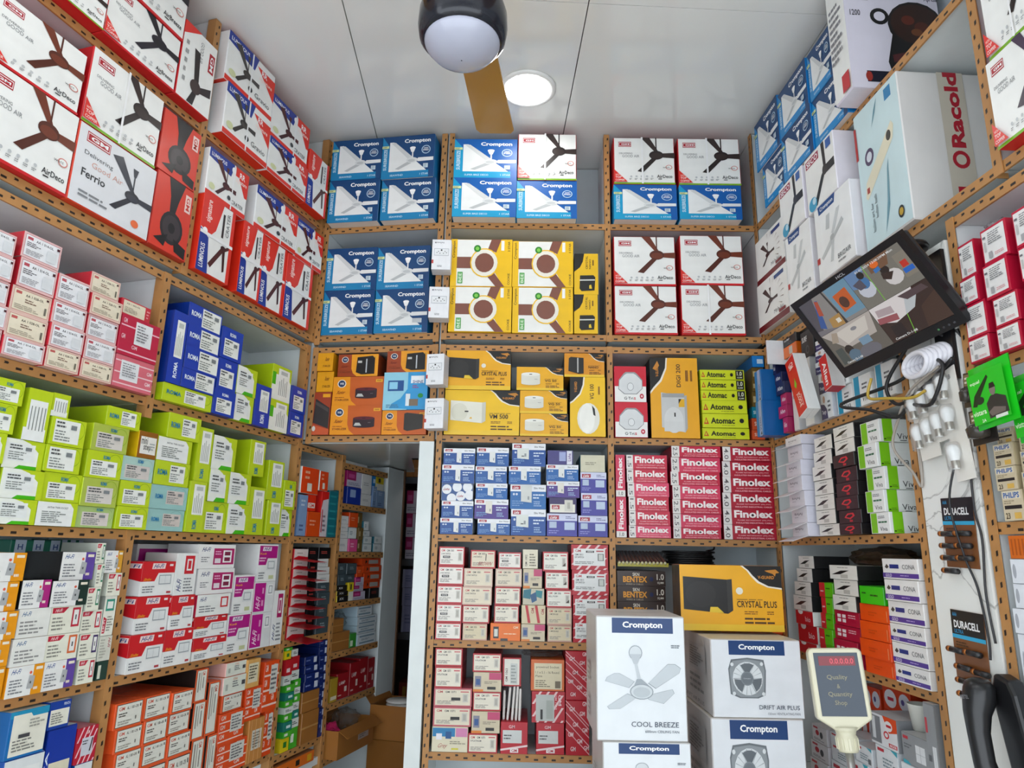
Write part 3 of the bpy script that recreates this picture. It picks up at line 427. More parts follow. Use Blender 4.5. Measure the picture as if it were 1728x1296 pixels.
'gst':('switch_box','red striped carton with white label','c01f34','b81c30','b81c30',lambda:stripes('c01f34','f0d0d0')+r(.06,.16,.92,.84,'e9eae8','l')+t('GM',.10,.70,.26,.80,'c8404a')+r(.40,.68,.62,.76,'2a2628')+t('WHITE',.43,.69,.59,.75,'e8e4e0')+r(.68,.72,.88,.77,'c04a54')+t('GM 1011',.10,.56,.32,.64,'4a4648')+t('DP SWITCH',.10,.46,.34,.53,'4a4648')+r(.72,.36,.88,.64,'5a5c58','p')+r(.74,.38,.86,.62,'d0d2cc','p')+lines(.1,.22,.7,.34,2,'8a8a88','l')),
'gbp':('switch_box','wide cream carton with pink frame','c89aa0','c23a50','c86a78',lambda:gmlabel('e4dcc8','c86a74','GM 1071','',chip=0)+r(.46,.34,.70,.50,'232022')),
'gbc':('switch_box','cream carton with blue top and scribble','e4ddc4','d0c8ae','d0a8b0',lambda:r(.02,.60,.64,.94,'2a86b8')+r(.66,.60,.98,.94,'d890b8')+r(.12,.48,.28,.72,'e9e9f0','p')+r(.38,.52,.54,.80,'1f5f98','p')+t('Grey',.14,.12,.46,.34,'b8605a',bold=0,sh=.3)+r(.55,.10,.74,.16,'d8d040')+lines(.5,.3,.95,.45,2,'a09a88')),
'gsv':('switch_box','upright red-framed carton, sideways label','b93038','b93038','a82a32',lambda:r(.10,.05,.90,.95,'e6e4da','l')+t('GM 1063',.16,.16,.28,.62,'6a3a40',rot=1)+r(.42,.08,.80,.80,'cfd2ce','l')+lines(.46,.1,.76,.76,6,'9aa09c')),
'gfr':('switch_box','red carton with grey torn label','c01f34','b81c30','b81c30',lambda:r(.08,.34,.78,.74,'d6d8d6','l')+lines(.12,.44,.5,.62,2,'6a6a6c','l')+t('GM',.30,.80,.52,.90,'f0c8cc')+pl([(0,.10),(1,.24),(1,.30),(0,.16)],'f0d8d8')+r(.36,.05,.66,.18,'f0e8e8','b')+t('GM',.41,.07,.61,.16,'c01f34')),
'gfv':('switch_box','red striped carton with grey sleeve','c01f34','b81c30','d8a0a0',lambda:stripes('c01f34','f0d0d0')+r(.12,.05,.68,.90,'c4c8c4','l')+r(.44,.12,.64,.72,'b0b6b0','l')+r(.26,.10,.33,.42,'22201f')+t('GM 1112',.70,.42,.76,.90,'f0c8cc',rot=-1)+t('GM',.80,.55,.90,.90,'f6d8dc',rot=-1)),
'gol':('switch_box','orange-backed carton with handwritten label','d8722c','c05a50','d8722c',lambda:r(.10,.06,.92,.88,'e0d6b8','l')+t('prewired Socket',.16,.70,.84,.80,'5a5040',bold=0)+t('1.1 x 5.1 - 16 Round',.14,.55,.84,.63,'5a5040',bold=0)+t('Plate',.14,.44,.34,.51,'5a5040',bold=0)+lines(.14,.12,.6,.36,4,'8a8068','l')+r(.72,.10,.88,.32,'7a6e58','l')),
'gpt':('switch_box','tall red carton with diagonal lettering','b81c30','b81c30','b81c30',lambda:sum([pl([(-.0,a),(0,a+.02),(1,a-.46+.02),(1,a-.46)],'e8b8bc') for a in (.47,.62,.77,.92,.985)],[])+sum([t('GM',u,v,u+.22,v+.08,'f0d4d6') for u,v in ((.16,.80),(.60,.72),(.30,.52),(.70,.42),(.10,.34),(.48,.22),(.76,.10),(.20,.08),(.72,.90))],[])),
'ben':('cable_box','dark brown cable carton','43322c','8a7c70','4a3a34',lambda:r(0,0,1,1,'43322c')+t('SKN',.32,.66,.46,.88,'e8e0d0')+t('BENTEX',.12,.24,.62,.64,'e9a428',bold=.035)+t('WIRES & CABLES',.18,.06,.54,.17,'b8a890',bold=0)+el(.71,.46,.04,.15,'1d2a5a')+t('1.0',.82,.42,.97,.82,'e8e2d8')+t('SQ.MM',.83,.14,.96,.30,'e8e2d8')),
'orp':('cardboard_box','plain orange carton','e0581c','c84a14','d8521a',lambda:lines(.2,.4,.8,.7,2,'f0a080')),
'aaw':('switch_box','pale pink carton, white label','e9c6c2','d23a48','eac8c4',lambda:r(0,0,1,1,'e8c2c0')+r(.05,.08,.96,.93,'b04a5c','l')+r(.058,.095,.952,.915,'eeeef0','l')+r(.10,.74,.24,.85,'c05a66')+t('AA 1 014-OL',.32,.72,.78,.82,'44464e')+lines(.10,.46,.46,.66,3,'6a6468','l')+lines(.10,.14,.60,.36,4,'a8a6aa','l')+r(.62,.18,.88,.6,'e0e2e4','l')+r(.86,.74,.93,.84,'55262e')),
'aab':('switch_box','pale pink carton, beige label','e9c6c2','d23a48','eac8c4',lambda:r(0,0,1,1,'e8c8bc')+r(.05,.08,.96,.93,'c05a5c','l')+r(.058,.095,.952,.915,'ece2cc','l')+r(.10,.74,.24,.85,'c86a66')+t('AA 1 028-OL',.34,.70,.80,.80,'4a463e')+lines(.34,.44,.70,.62,2,'8a6a5c','l')+lines(.10,.14,.80,.34,3,'b4aa98','l')+r(.86,.78,.92,.86,'55262e')+r(.84,.20,.89,.5,'7a766a','l')),
'aar':('switch_box','small red carton, beige label','d23a4c','c8283c','c8283c',lambda:r(.06,.10,.80,.92,'e9dfc8','l')+t('AA 1 002-OL',.16,.70,.62,.80,'4a463e')+lines(.12,.2,.6,.55,4,'a49a88','l')+lines(.84,.2,.95,.8,3,'f0b0b0')),
'aas':('switch_box','wide crimson carton, white sticker','c4284e','b82040','b82040',lambda:r(0,0,1,1,'c4284e')+r(0,.08,1,.115,'f0c0cc')+r(0,.72,1,.755,'f0c0cc')+t('GM',.04,.80,.13,.92,'f0c8d0')+t('GM',.04,.40,.13,.52,'f0c8d0')+t('GM',.32,.20,.46,.30,'f0c8d0')+r(.36,.34,.80,.92,'e9eaec','l')+lines(.40,.42,.74,.86,6,'8a8a8e','l')),
'aat':('switch_box','wide faded-pink carton, white sticker','dd7684','d06a78','d06a78',lambda:r(0,0,1,1,'dd7684')+r(0,.10,1,.14,'f4d0d4')+r(0,.44,1,.48,'f4d0d4')+r(0,.80,1,.84,'f4d0d4')+t('GM',.80,.24,.94,.36,'fae4e6')+t('GM',.82,.58,.95,.70,'fae4e6')+r(.14,.24,.60,.86,'e9eaec','l')+lines(.18,.34,.54,.80,6,'9a9a9e','l')),
'rbl':('switch_box','royal blue carton, lettering beside label','1546b4','12388e','123c98',lambda:roma('1546b4',(.40,.08,.97,.94),(.06,.42,.36,.66),arc=None)),
'rbs':('switch_box','royal blue carton, label low down','1546b4','12388e','123c98',lambda:roma('1546b4',(.14,.10,.84,.64),(.34,.74,.64,.86),arc=None)),
'rbv':('switch_box','tall royal blue carton, upright label','1546b4','12388e','123c98',lambda:romav('1546b4',(.30,.36,.86,.88),(.40,.08,.66,.30),'e9f2ff')),
'rgl':('switch_box','lime carton, lettering beside label','c4d828','b2c81c','bcd01f',lambda:roma('c4d828',(.42,.14,.86,.86),(.06,.40,.34,.64),'1f8aa8')),
'rgl2':('switch_box','lime carton, large white label','c4d828','b2c81c','bcd01f',lambda:roma('c4d828',(.08,.10,.82,.92),None)),
'rgs':('switch_box','lime carton, label under lettering','c4d828','b2c81c','bcd01f',lambda:roma('c4d828',(.12,.10,.86,.66),(.42,.72,.62,.86),'1f8aa8')),
'rgs2':('switch_box','olive-lime carton, label under lettering','b4c548','c4d828','bcd01f',lambda:roma('b6c65a',(.12,.12,.86,.70),(.46,.76,.64,.90),'1f8aa8',lc='ded9d2')),
'rgs3':('switch_box','pale sage carton, pinkish label','b8cf8c','c4d828','bcd01f',lambda:roma('b4cc86',(.14,.10,.86,.74),(.50,.80,.68,.94),'1f8aa8',lc='e0d8d2',arc='9fbb70')),
'rgw':('switch_box','white and lime carton, green corner','c4d828','b2c81c','bcd01f',lambda:roma('c4d828',(.08,.26,.76,.86),None,corner=1,arc=None,lc='eef1ee')),
'rgw2':('switch_box','white and lime carton, narrow label','c4d828','b2c81c','bcd01f',lambda:romav('c4d828',(.30,.10,.90,.92),None,'',corner=1)),
'rgw3':('switch_box','white-fronted lime carton','c4d828','b2c81c','bcd01f',lambda:r(0,0,1,1,'c4d828')+pl([(0,0),(.90,0),(.90,.75),(.80,.96),(0,.98)],'eff1ee')+t('ANTHA TWIN SOCKET',.24,.72,.76,.80,'55585a')+lines(.12,.12,.72,.62,6,'8e9490','l')),
'rgv':('switch_box','upright lime and white carton','c4d828','b2c81c','bcd01f',lambda:r(0,0,1,1,'c4d828')+r(0,0,.92,.24,'eff1ee')+r(.12,.14,.86,.78,'eff1ee','l')+sum([r(.2+.14*k,.2,.24+.14*k,.66,'8e9490','l') for k in range(5)],[])),
'rgv2':('switch_box','tall narrow lime carton, long label','c4d828','b2c81c','bcd01f',lambda:romav('c4d828',(.24,.34,.90,.94),(.34,.06,.60,.24),'1f8aa8')),
'rte':('switch_box','pale teal carton, pink label','9fc9c4','8fb8b4','a4cdc8',lambda:roma('a2cbc7',(.42,.22,.90,.80),(.12,.42,.32,.62),'1f86b8',lc='d9cfc8',arc='8fbab6')),
'rte2':('switch_box','pale teal carton, label under lettering','b4d2c6','a4c4b8','a4cdc8',lambda:roma('b4d2c8',(.10,.10,.88,.66),(.46,.76,.64,.92),'1f86b8',lc='d9d2cc',arc='9fc2b8')),
'min':('switch_box','brown carton with handwritten mini step','9a641e','e0b81c','8a5a1a',lambda:r(.12,.16,.94,.80,'ecebe4','l')+t('mini',.16,.52,.48,.78,'1c1c1c',bold=.01)+t('step',.30,.24,.68,.50,'1c1c1c',bold=.01)+lines(.6,.3,.9,.6,3,'a8b0b0','l')),
'hfo':('switch_box','white and amber socket carton','efeeea','e8a01c','e8a01c',lambda:hifi('eea31c','label')),
'hfm':('switch_box','white and magenta switch carton','efeeea','1c1a1c','1c1a1c',lambda:hifi('b83288','label')),
'hfp':('switch_box','white and purple switch carton','efeeea','1c1a1c','1c1a1c',lambda:hifi('6c52a8','label')),
'hfg':('switch_box','white and green switch carton','efeeea','1c1a1c','1c1a1c',lambda:hifi('1f3d36','label')),
'hfw':('switch_box','plain white switch carton','ecece6','d8d8d2','c8b8a0',lambda:hifi('','plain')),
'hfr':('switch_box','ivory carton, red plate print','eeeede','c8ccc0','d8d8cc',lambda:hifi('c8364c','plate')),
'hfr2':('switch_box','ivory carton, orange plate print','eeeede','c8ccc0','d8d8cc',lambda:hifi('e07a4a','plate')),
'hfr3':('switch_box','ivory carton, indigo plate print','eeeede','c8ccc0','d8d8cc',lambda:hifi('4a3a70','plate')),
'hfs':('switch_box','ivory carton, green plate print','eeeede','c8ccc0','2f6a5a',lambda:hifi('3f8f6c','plate')),
'hfs2':('switch_box','ivory carton, amber edge','eeeede','c8ccc0','c8404a',lambda:hifi('e0a83a','label')),
'hfv':('switch_box','tall ivory carton, teal print','eeeede','a8aca4','d8d8cc',lambda:hifi('3fa08c','vert')),
'hfk':('switch_box','tall ivory carton, sideways lettering','dcdcd0','a8aca4','d8d8cc',lambda:t('Hi-Fi',.70,.50,.90,.92,'b84a5a',rot=-1,sh=.2)+lines(.1,.1,.6,.9,7,'b4b4a8')),
'thb':('switch_box','tall teal carton, pale bands','1f7a64','1a6a58','1f7a64',lambda:sum([r(.08+.36*k,.0,.30+.36*k,1,'c4d0e0') for k in range(3)],[])+sum([t('H',.14+.36*k,.93,.24+.36*k,.97,'2a4a8a') for k in range(3)],[])),
'hfd':('switch_box','dark green carton, cream band','2a4a40','1f3a32','1f3a32',lambda:r(.10,.10,.36,.80,'d8dccc')),
'hr1':('switch_box','red-topped white plate carton','efefed','e6e6e4',RD,lambda:hifi('','red')),
'hr2':('switch_box','low red and ivory plate carton','ecebe0','d8d8d4',RD,lambda:hifi('','red')),
'hrv':('switch_box','tall white carton, red plate print','eef0ee','d8d8d4','d8d8d4',lambda:hifi('d32838','side')),
'hwm':('switch_box','white carton, magenta panel print','f1f1ef','dcdcdc','e2e2e2',lambda:hifi('b8246e','wm')),
'hwr':('switch_box','white carton, small red plate','eef0ec','b8284a','b8284a',lambda:hifi('','wr')),
'hmm':('switch_box','magenta-topped white plate carton','efefed','dcdcdc','e8e8e4',lambda:hifi('b8208a','mag')),
'hmv':('switch_box','magenta and grey sideways carton','e4e6e6','c82a6a','e8e8e4',lambda:hifi('c01c92','magside')),
'hmt':('switch_box','thin white carton, magenta panel','f1f1ef','dcdcdc','e8e8e4',lambda:hifi('b8246e','side')),
'pnl':('switch_box','cyan-topped blue carton, large label','1f78b8','1468a8','e0dccc',lambda:r(0,.86,1,1,'2a9ac0')+r(.08,.06,.98,.92,'eceadc','l')+pl([(.52,.92),(.98,.92),(.98,.84),(.58,.84)],'2a9ac0')+lines(.14,.14,.8,.40,4,'8a8a84','l')+r(.26,.42,.55,.50,'55565a','l')+lines(.5,.6,.9,.8,3,'a8a8a0','l')),
'pnw':('switch_box','white carton with pale label','e6eaea','1f58a8','dce2e2',lambda:r(.2,.1,.9,.9,'eef0ee','l')+lines(.25,.2,.8,.8,5,'b8bcbc','l')),
'pns':('switch_box','blue carton, square white label','1c4aa4','164090','d8d8d0',lambda:r(.06,.12,.94,.70,'eceadc','l')+lines(.12,.18,.8,.6,5,'8a8a84','l')+t('PENTA',.62,.82,.92,.92,'dce6f6')),
'pnv':('switch_box','tall deep blue carton, ivory label','1540a8','123690','d8d8d0',lambda:r(.16,.05,.88,.72,'e2dcc4','l')+t('PENTA',.02,.34,.12,.82,'e4ecf8',rot=1)+lines(.25,.15,.8,.6,4,'b4ae98','l')),
'gfm':('switch_box','magenta striped carton, grey label','c0243c','b02038','c86a78',lambda:stripes('c4243e','f0c8d0')+r(.24,.20,.80,.70,'d4d6de','l')+lines(.28,.5,.6,.64,2,'55565c','l')+pl([(.64,.30),(.70,.30),(.78,.66),(.72,.66)],'4a3a3c','p')+t('GM',.40,.80,.56,.90,'f8dcdc')),
'orl':('switch_box','orange carton, white framed label','ec6a35','e8602c','e96630',lambda:orangelabel('ec6a35')),
'orv':('switch_box','upright orange carton, sideways label','ec6a35','2a2422','e96630',lambda:orangelabel('ec6a35',True)),
'ort':('switch_box','orange banded carton, grey sticker','e85a24','d85020','e85a24',lambda:gmband('e85a24')),
'wlb':('switch_box','white carton with pink side','e4e8dc','e8b8b0','e8804a',lambda:lines(.4,.35,.75,.75,3,'77777a')+r(.80,.40,.95,.66,'55565a')+r(.10,.25,.20,.6,'b8bcb4')+t('CONA',.40,.78,.6,.9,'e0a080')),
'tal':('switch_box','tan carton, pale label','e0b06a','d8a45a','d8a45a',lambda:r(.10,.18,.86,.86,'e4dcc0','l')+lines(.16,.3,.8,.8,5,'6a6656','l')),
'tav':('switch_box','tall tan carton, grey sticker','cf9452','c88a48','cf9452',lambda:r(.22,.28,.84,.74,'dcd8cc','l')+lines(.28,.32,.78,.7,6,'8a867a','l')+sum([r(.1+.28*k,0,.13+.28*k,1,'e6b47c') for k in range(3)],[])),
# ---- doorway and small packs
'gry':('cardboard_box','pale blue-grey carton','8aa4c8','6a84a8','8aa4c8',lambda:lines(.2,.1,.8,.3,2,'4a5a88')+lines(.2,.7,.8,.9,2,'c8d4e4')),
'gry2':('cardboard_box','slate grey carton','4c5a60','3c484e','55646a',lambda:lines(.3,.4,.9,.7,2,'a4b4b8')),
'orw':('lamp_box','orange carton with white edge','e8501c','e4e4e0','2a7a6a',lambda:r(.36,.10,.62,.40,'e8e4d8','l')+lines(.2,.5,.6,.9,2,'f0b090')),
'ort2':('lamp_box','red-orange carton with white lettering','e23a1c','c83218','c83218',lambda:r(.1,.2,.9,.5,'f0e8e0')+t('GM',.2,.24,.8,.46,'e23a1c')),
'rdw':('lamp_box','red and grey carton','d8cfd4','d02a24','d02a24',lambda:pl([(0,1),(1,1),(1,.85),(.2,.8),(0,.6)],'d82a24')+lines(.3,.1,.8,.5,4,'8a7a84')+r(.1,.1,.22,.6,'c8343c')),
'tls':('lamp_box','teal gift-wrapped carton','1f7a86','1a6a74','2a8a7a',lambda:sum([r(.1,.06+.16*k,.9,.10+.16*k,'3a9aa0') for k in range(6)],[])),
'flp':('lamp_box','white-fronted carton with red flap','e6ddd8','c0202c','c8c0bc',lambda:pl([(0,0),(1,0),(1,.22),(.3,.34),(0,.1)],'cf2030')+lines(.2,.5,.6,.7,1,'a09890')),
'blk':('lamp_box','black carton with small print','1f1e20','2a282a','2a282a',lambda:lines(.2,.4,.7,.7,2,'c85a50')),
'blk2':('lamp_box','black lamp carton','232224','2a282a','2a282a',lambda:t('SURF',.1,.6,.5,.8,'e8e8e8')+el(.5,.28,.14,.16,'5a585a')+el(.5,.28,.09,.10,'232224')),
'wht':('cardboard_box','plain white carton','e4e4e2','d0d0d0','d8d8d8',lambda:lines(.2,.4,.7,.6,2,'b0b2b6')),
'crd':('cardboard_box','plain brown carton','a8743c','96662f','b07c44',lambda:r(.0,.47,1,.53,'c2955c')),
'nav':('bulb_box','navy blue carton','1f3478','162860','1a2e6c',lambda:r(.70,.2,.95,.85,'d8dcea','l')+lines(.1,.4,.6,.7,1,'8a9ad0')),
'nav2':('bulb_box','bright blue bagged carton','1f3fa0','1a3488','1f3fa0',lambda:r(.2,.4,.6,.85,'9ab0d8','l')),
'pkg':('plug_pack','lime green hanging pack','58b83a','3a9a2a','6ac84a',lambda:r(.1,.3,.5,.7,'e8f0e0','l')),
'pky':('plug_pack','yellow hanging pack','e8d022','c8b01e','e8d022',lambda:r(.3,.3,.7,.7,'3a8a3a')),
'pkr':('plug_pack','red hanging pack','c82a34','a82028','c82a34',lambda:r(.2,.2,.7,.45,'f0d8d8','l')),
'pkw':('plug_pack','white hanging pack','e0e6e0','b8c0b8','d0d8d0',lambda:lines(.1,.3,.8,.7,2,'3a3a40')),
'pkt':('plug_pack','teal hanging pack','2a8a7a','1f7064','2a8a7a',lambda:r(.3,.3,.8,.6,'d8ecec','l')),
'cyb':('bulb_box','bright blue carton','1f86cf','1668a8','2a94da',lambda:r(.4,.3,.9,.7,'d0e4f4','l')),
'tan':('bulb_box','olive brown carton','7a6434','6a562c','8a7440',lambda:r(.1,.3,.4,.7,'c8b890','l')),
'teal':('bulb_box','teal carton','1f8ea8','1a7a90','2a9eb8',lambda:t('Sline',.1,.35,.6,.65,'e0f0f4')),
'orr':('bulb_box','coral carton','d8623a','b84a2c','d8704a',lambda:t('Slim',.2,.35,.7,.7,'f4e0d8')),
'grn2':('bulb_box','green carton','3f9a3a','2f7a2c','4aa84a',lambda:r(.1,.1,.5,.5,'e0ecd8','l')),
'mgw':('switch_box','magenta and white wrapped carton','c8c4d4','a8206a','b83a7a',lambda:r(0,.42,.6,1,'a8206a')+r(.1,.55,.5,.8,'c85a98')+lines(.1,.1,.9,.3,2,'8a88a0')),
'ylw':('switch_box','small yellow and white carton','e6e6dc','c8b82a','d8c83a',lambda:r(0,.5,1,1,'d8c42a')+r(.3,.6,.6,.9,'3a3a30')),
'tlw':('switch_box','small white carton, teal edge','dfe6e6','2a6a7a','2a7a86',lambda:r(.08,.1,.92,.9,'e6ecec','l')+lines(.2,.3,.7,.7,3,'6a8a94','l')),
'pnk':('switch_box','small pink carton','e05a94','c04880','e06aa0',lambda:lines(.2,.3,.8,.7,2,'f8d0e0')),
'bgd':('plug_pack','black carton with gold end','1a1a1c','d8b828','1a1a1c',lambda:t('XX',.2,.3,.6,.7,'e0e0e0')),
'oru':('lamp_box','long orange carton with grey label','e0541c','c84814','d04c18',lambda:r(.35,.2,.85,.75,'b8b4b0','l')+pl([(.18,.2),(.28,.5),(.2,.8)],'2a2a2a')),
'wbs':('lamp_box','white and steel blue carton','dfe6ea','a8bcc8','c8d4da',lambda:r(.1,.15,.9,.3,'8aa4b4')+r(.1,.7,.9,.85,'8aa4b4')+lines(.2,.4,.8,.6,2,'8a9aa4')),
'yel2':('lamp_box','faded yellow carton','b89a34','a8882c','b89a34',lambda:r(.1,.1,.9,.25,'e8e0c8','l')),
'rdc':('lamp_box','dark red carton with white print','a81c28','8a1620','981a24',lambda:t('LAMP',.2,.55,.7,.68,'f0d8d8')+r(.65,.25,.85,.45,'e8d8d0','l')+lines(.15,.1,.6,.2,1,'e8c8c8')),
'lav':('cardboard_box','lavender grey carton','8f93b8','7a7ea4','8a8eb0',lambda:r(.0,.0,.2,1,'a8acc8')+lines(.3,.3,.8,.7,3,'6a6e94')),
'rby':('cardboard_box','rust red and yellow carton','8a3424','6a281c','8a3424',lambda:r(.3,.1,.6,.9,'a8863a')+r(.55,.4,.9,.6,'b8b0b4','l')),
'rdd':('cardboard_box','dark rust red carton','8a2c24','6a201a','8a2c24',lambda:r(.3,.3,.6,.6,'b8a8b0','l')),
# ---- right wall
'ind':('cooktop_box','tall white cooktop carton',WH,'ddd8e6','e8e4ee',lambda:lines(.1,.3,.8,.8,9,'8a888e')+r(.55,.02,.95,.16,'c8303a')+sd(r(.0,.0,1,1,'dedae6')+t('Long-lasting',.44,.84,.80,.90,'77747c',bold=0)+t('Xpress',.86,.74,1.0,.80,'2a2a4a')+lines(.03,.72,.30,.86,3,'9a98a0')+t('1200',.05,.60,.16,.65,'33313a')+pl([(.42,.16),(.40,.22),(.50,.52),(1,.62),(1,.26)],'19191b','p')+pl([(.46,.22),(.45,.28),(.98,.38),(.98,.32)],'5a2a2e','p')+el(.74,.54,.30,.20,'1d1b1c','p')+el(.74,.55,.27,.17,'3a2016','p')+el(.66,.58,.07,.04,'6a3020','p')+el(.80,.52,.08,.05,'5a2a1a','p')+el(.74,.48,.06,.03,'7a4a2a','p')+el(.36,.60,.10,.07,'19191b','p')+el(.36,.60,.06,.04,'dedae6','p')+r(.16,.05,.42,.14,'1c1e30')+el(.18,.095,.035,.04,'a03a30'),'R')),
'brn':('ceiling_fan_box','white carton, maroon stripe, brown fan',WH,'e0e0de','e0e0de',lambda:r(0,0,1,.12,'7a2226')+r(.60,.84,.90,.92,'2a4a86')+fan3(.45,.50,.30,1.1,'4a2a26','3a1e1c')+sum([pl([(.45+.30*math.cos(a),.52+.30*math.sin(a)),(.45+.42*math.cos(a),.52+.42*math.sin(a)),(.455+.42*math.cos(a+.04),.52+.42*math.sin(a+.04))],'9a8a84') for a in [k*.3-.9 for k in range(9)]],[])+t('Mira Air',.55,.18,.85,.26,'8a8a8e',bold=0)+r(.70,.13,.9,.19,'8a3036')),
'sec':('ceiling_fan_box','white carton with black sideways fan',WH,'e6e2ea','e0e0de',lambda:r(.05,.80,.50,.94,'a81e4a','b')+t('SECO',.08,.82,.47,.92,'ffffff',bold=.02)+pl([(.60,.98),(.70,.98),(.72,.52),(.64,.52)],'2b2728','p')+pl([(.62,.50),(.55,.46),(.22,.05),(.34,.04),(.66,.44)],'1f2324','p')+r(.70,.42,.98,.56,'262324','p')+el(.67,.50,.08,.09,'3a3434','p')+el(.20,.12,.14,.12,'4aa8cc')+el(.25,.16,.06,.06,'c8e4f0')+r(.76,.80,.92,.95,'3a6ab0')+sd(r(.30,.84,.78,.93,'b01e4a')+t('SECO',.34,.855,.74,.915,'ffffff')+lines(.3,.1,.8,.35,6,'8a8a8e')+el(.36,.46,.10,.04,'c82a3a'),'R')),
'bri':('ceiling_fan_box','tall white carton, blue tab, white fan','f2f3f2','e2e0e4','e6e6e6',lambda:pl([(.12,1),(.62,1),(.58,.88),(.14,.88)],'1a4f8e','b')+t('Crompton',.18,.90,.55,.97,'ffffff')+pl([(.30,.62),(.34,.80),(.44,.80),(.40,.60)],'c9cccc','p')+pl([(.44,.52),(.62,.78),(.72,.78),(.50,.48)],'d2d5d5','p')+pl([(.46,.46),(.74,.62),(.78,.56),(.48,.42)],'c4c8c8','p')+pl([(.42,.46),(.12,.30),(.16,.26),(.46,.40)],'c9cccc','p')+pl([(.44,.42),(.36,.16),(.44,.16),(.50,.42)],'cfd2d2','p')+el(.46,.46,.06,.04,'b8bcbc','p')+t('BRIZAIR',.56,.13,.90,.19,'55585a',bold=0)+lines(.56,.07,.9,.11,1,'9a9c9e')+r(0,.24,.08,.32,'c03a34')),
'rac':('water_heater_box','huge pale blue heater carton','cfe3e6','dcdad8','d4d4d2',lambda:r(.72,.88,.86,.96,'2a86b8')+el(.28,.62,.10,.06,'5a4a6a')+el(.28,.62,.06,.035,'d8dce4')+pl([(.12,.36),(.16,.46),(.80,.72),(.84,.68),(.80,.60),(.16,.34)],'e6e0c8','p')+el(.72,.64,.05,.035,'3a3a34','p')+r(.16,.38,.22,.42,'b04a3a','p')+pl([(.56,.96),(.50,.88),(.40,.80),(.48,.90)],'6a9aa8')+pl([(.62,.44),(.66,.50),(.60,.20),(.46,.04),(.56,.24)],'7aa4b0')+t('Italian art for',.20,.10,.26,.30,'55686e',rot=1,bold=0)+t('Indian bath',.29,.18,.35,.34,'55686e',rot=1,bold=0)+el(.80,.10,.06,.04,'2a2a24')+el(.80,.10,.04,.025,'c8a83a')+r(0,.66,.05,.90,'b83030')+sd(r(.40,0,.66,1,'c9c2b4','s')+t('Racold',.46,.48,.60,1.0,'b01c34',rot=1,bold=.04)+t('ld',.46,.02,.60,.22,'b01c34',rot=1,bold=.04)+el(.53,.40,.085,.06,'b01c34')+el(.53,.40,.05,.035,'c9c2b4'),'R')),
'whb':('bulb_box','white carton with hang hole, red end','e6e8ec','e6e8ec','d0d4d8',lambda:r(.68,0,1,1,'cf2a34')+t('Allen',.74,.25,.92,.75,'ffffff',rot=-1)+r(.42,.1,.66,1,'c4c4d4')+el(.24,.55,.08,.10,'1a4a5a')),
'blb':('bulb_box','cyan blue carton, lilac band','1f7ec8','1668a8','2a86d0',lambda:r(.42,0,.85,1,'aab0d8')+t('VISTA',.55,.15,.72,.55,'2a4a8a',rot=-1)+pl([(.55,.04),(.8,.04),(.7,.14)],'1f2f5a')),
'aln':('bulb_box','navy small carton, white lettering','262a62','1f2350','2c306c',lambda:t('Allen',.18,.34,.80,.68,'f0f0f8')),
'alm':('bulb_box','magenta small carton, white lettering','c0266a','a01e58','c83878',lambda:t('Allen',.18,.34,.80,.68,'f8e8f0')),
'orx':('bulb_box','orange carton, clear window','e4741c','c86214','f08428',lambda:r(.45,.2,.7,.85,'c8c0b4')),
'tng':('bulb_box','white and indigo carton','e6e8ec','c8ccd4','d0d4dc',lambda:pl([(0,0),(.55,0),(.5,.35),(.3,.55),(0,.6)],'332c6e')+t('Tango',.06,.15,.42,.35,'e4e4f4')+el(.3,.75,.10,.14,'c8a490')+lines(.6,.2,.9,.7,3,'6a6c78')),
'vib':('bulb_box','white carton, cyan stripe','eceeee','e2e4e4','e4e6e6',lambda:r(.06,0,.36,1,'1f9cc0')+t('Viva',.46,.12,.86,.34,'33363a',bold=0)+lines(.5,.5,.85,.75,2,'6a6c70')),
'vib2':('bulb_box','larger white carton, cyan stripe','eceeee','e2e4e4','e4e6e6',lambda:r(.06,.0,.36,1,'1f9cc0')+t('Viva',.46,.12,.86,.34,'33363a',bold=0)+lines(.5,.5,.85,.75,2,'6a6c70')+sd(r(.2,.2,.5,1,'1f9cc0')+t('Viva',.6,.1,.92,.3,'33363a',bold=0),'R')),
'vig':('bulb_box','white carton, lime stripe','eef0ee','e8eae8','e8eae8',lambda:r(.04,.03,.36,.97,'84c81c')+t('Viva',.48,.12,.86,.32,'33363a',bold=0)+lines(.42,.45,.9,.62,1,'3a7a5a')+lines(.42,.7,.8,.85,2,'8a8c90')+sd(r(.05,.0,.20,1,'84c81c')+t('Viva',.26,.10,.48,.36,'33363a',bold=0)+r(.30,.03,.40,.06,'33363a')+r(.06,.08,.09,.13,'1f2020')+lines(.1,.08,.19,.2,2,'5a8a14'),'R')),
'bjf':('bulb_box','white carton with open flap','e8e6ea','dcdae6','e0dee4',lambda:t('BAJAJ',.2,.45,.7,.62,'77757c',bold=.01)+lines(.2,.3,.6,.38,1,'b0aeb4')),
'tab':('bulb_box','ivory carton, black tab slot','eae8e2','232224','dcdad4',lambda:pl([(.08,.32),(.42,.62),(.72,.66),(.40,.36)],'1f1e20','p')+r(.40,.10,.66,.36,'c4c2bc')+lines(.3,.78,.8,.88,1,'9a9894')),
'bkr':('bulb_box','black carton, red ring print','2b2024','1d1a1c','2a2224',lambda:pl([(.25,.45),(.40,.75),(.66,.78),(.72,.55),(.52,.30)],'d8303c','p')+pl([(.33,.48),(.43,.65),(.60,.68),(.63,.56),(.50,.42)],'2b2024','p')+r(.48,.10,.62,.26,'c02a36')),
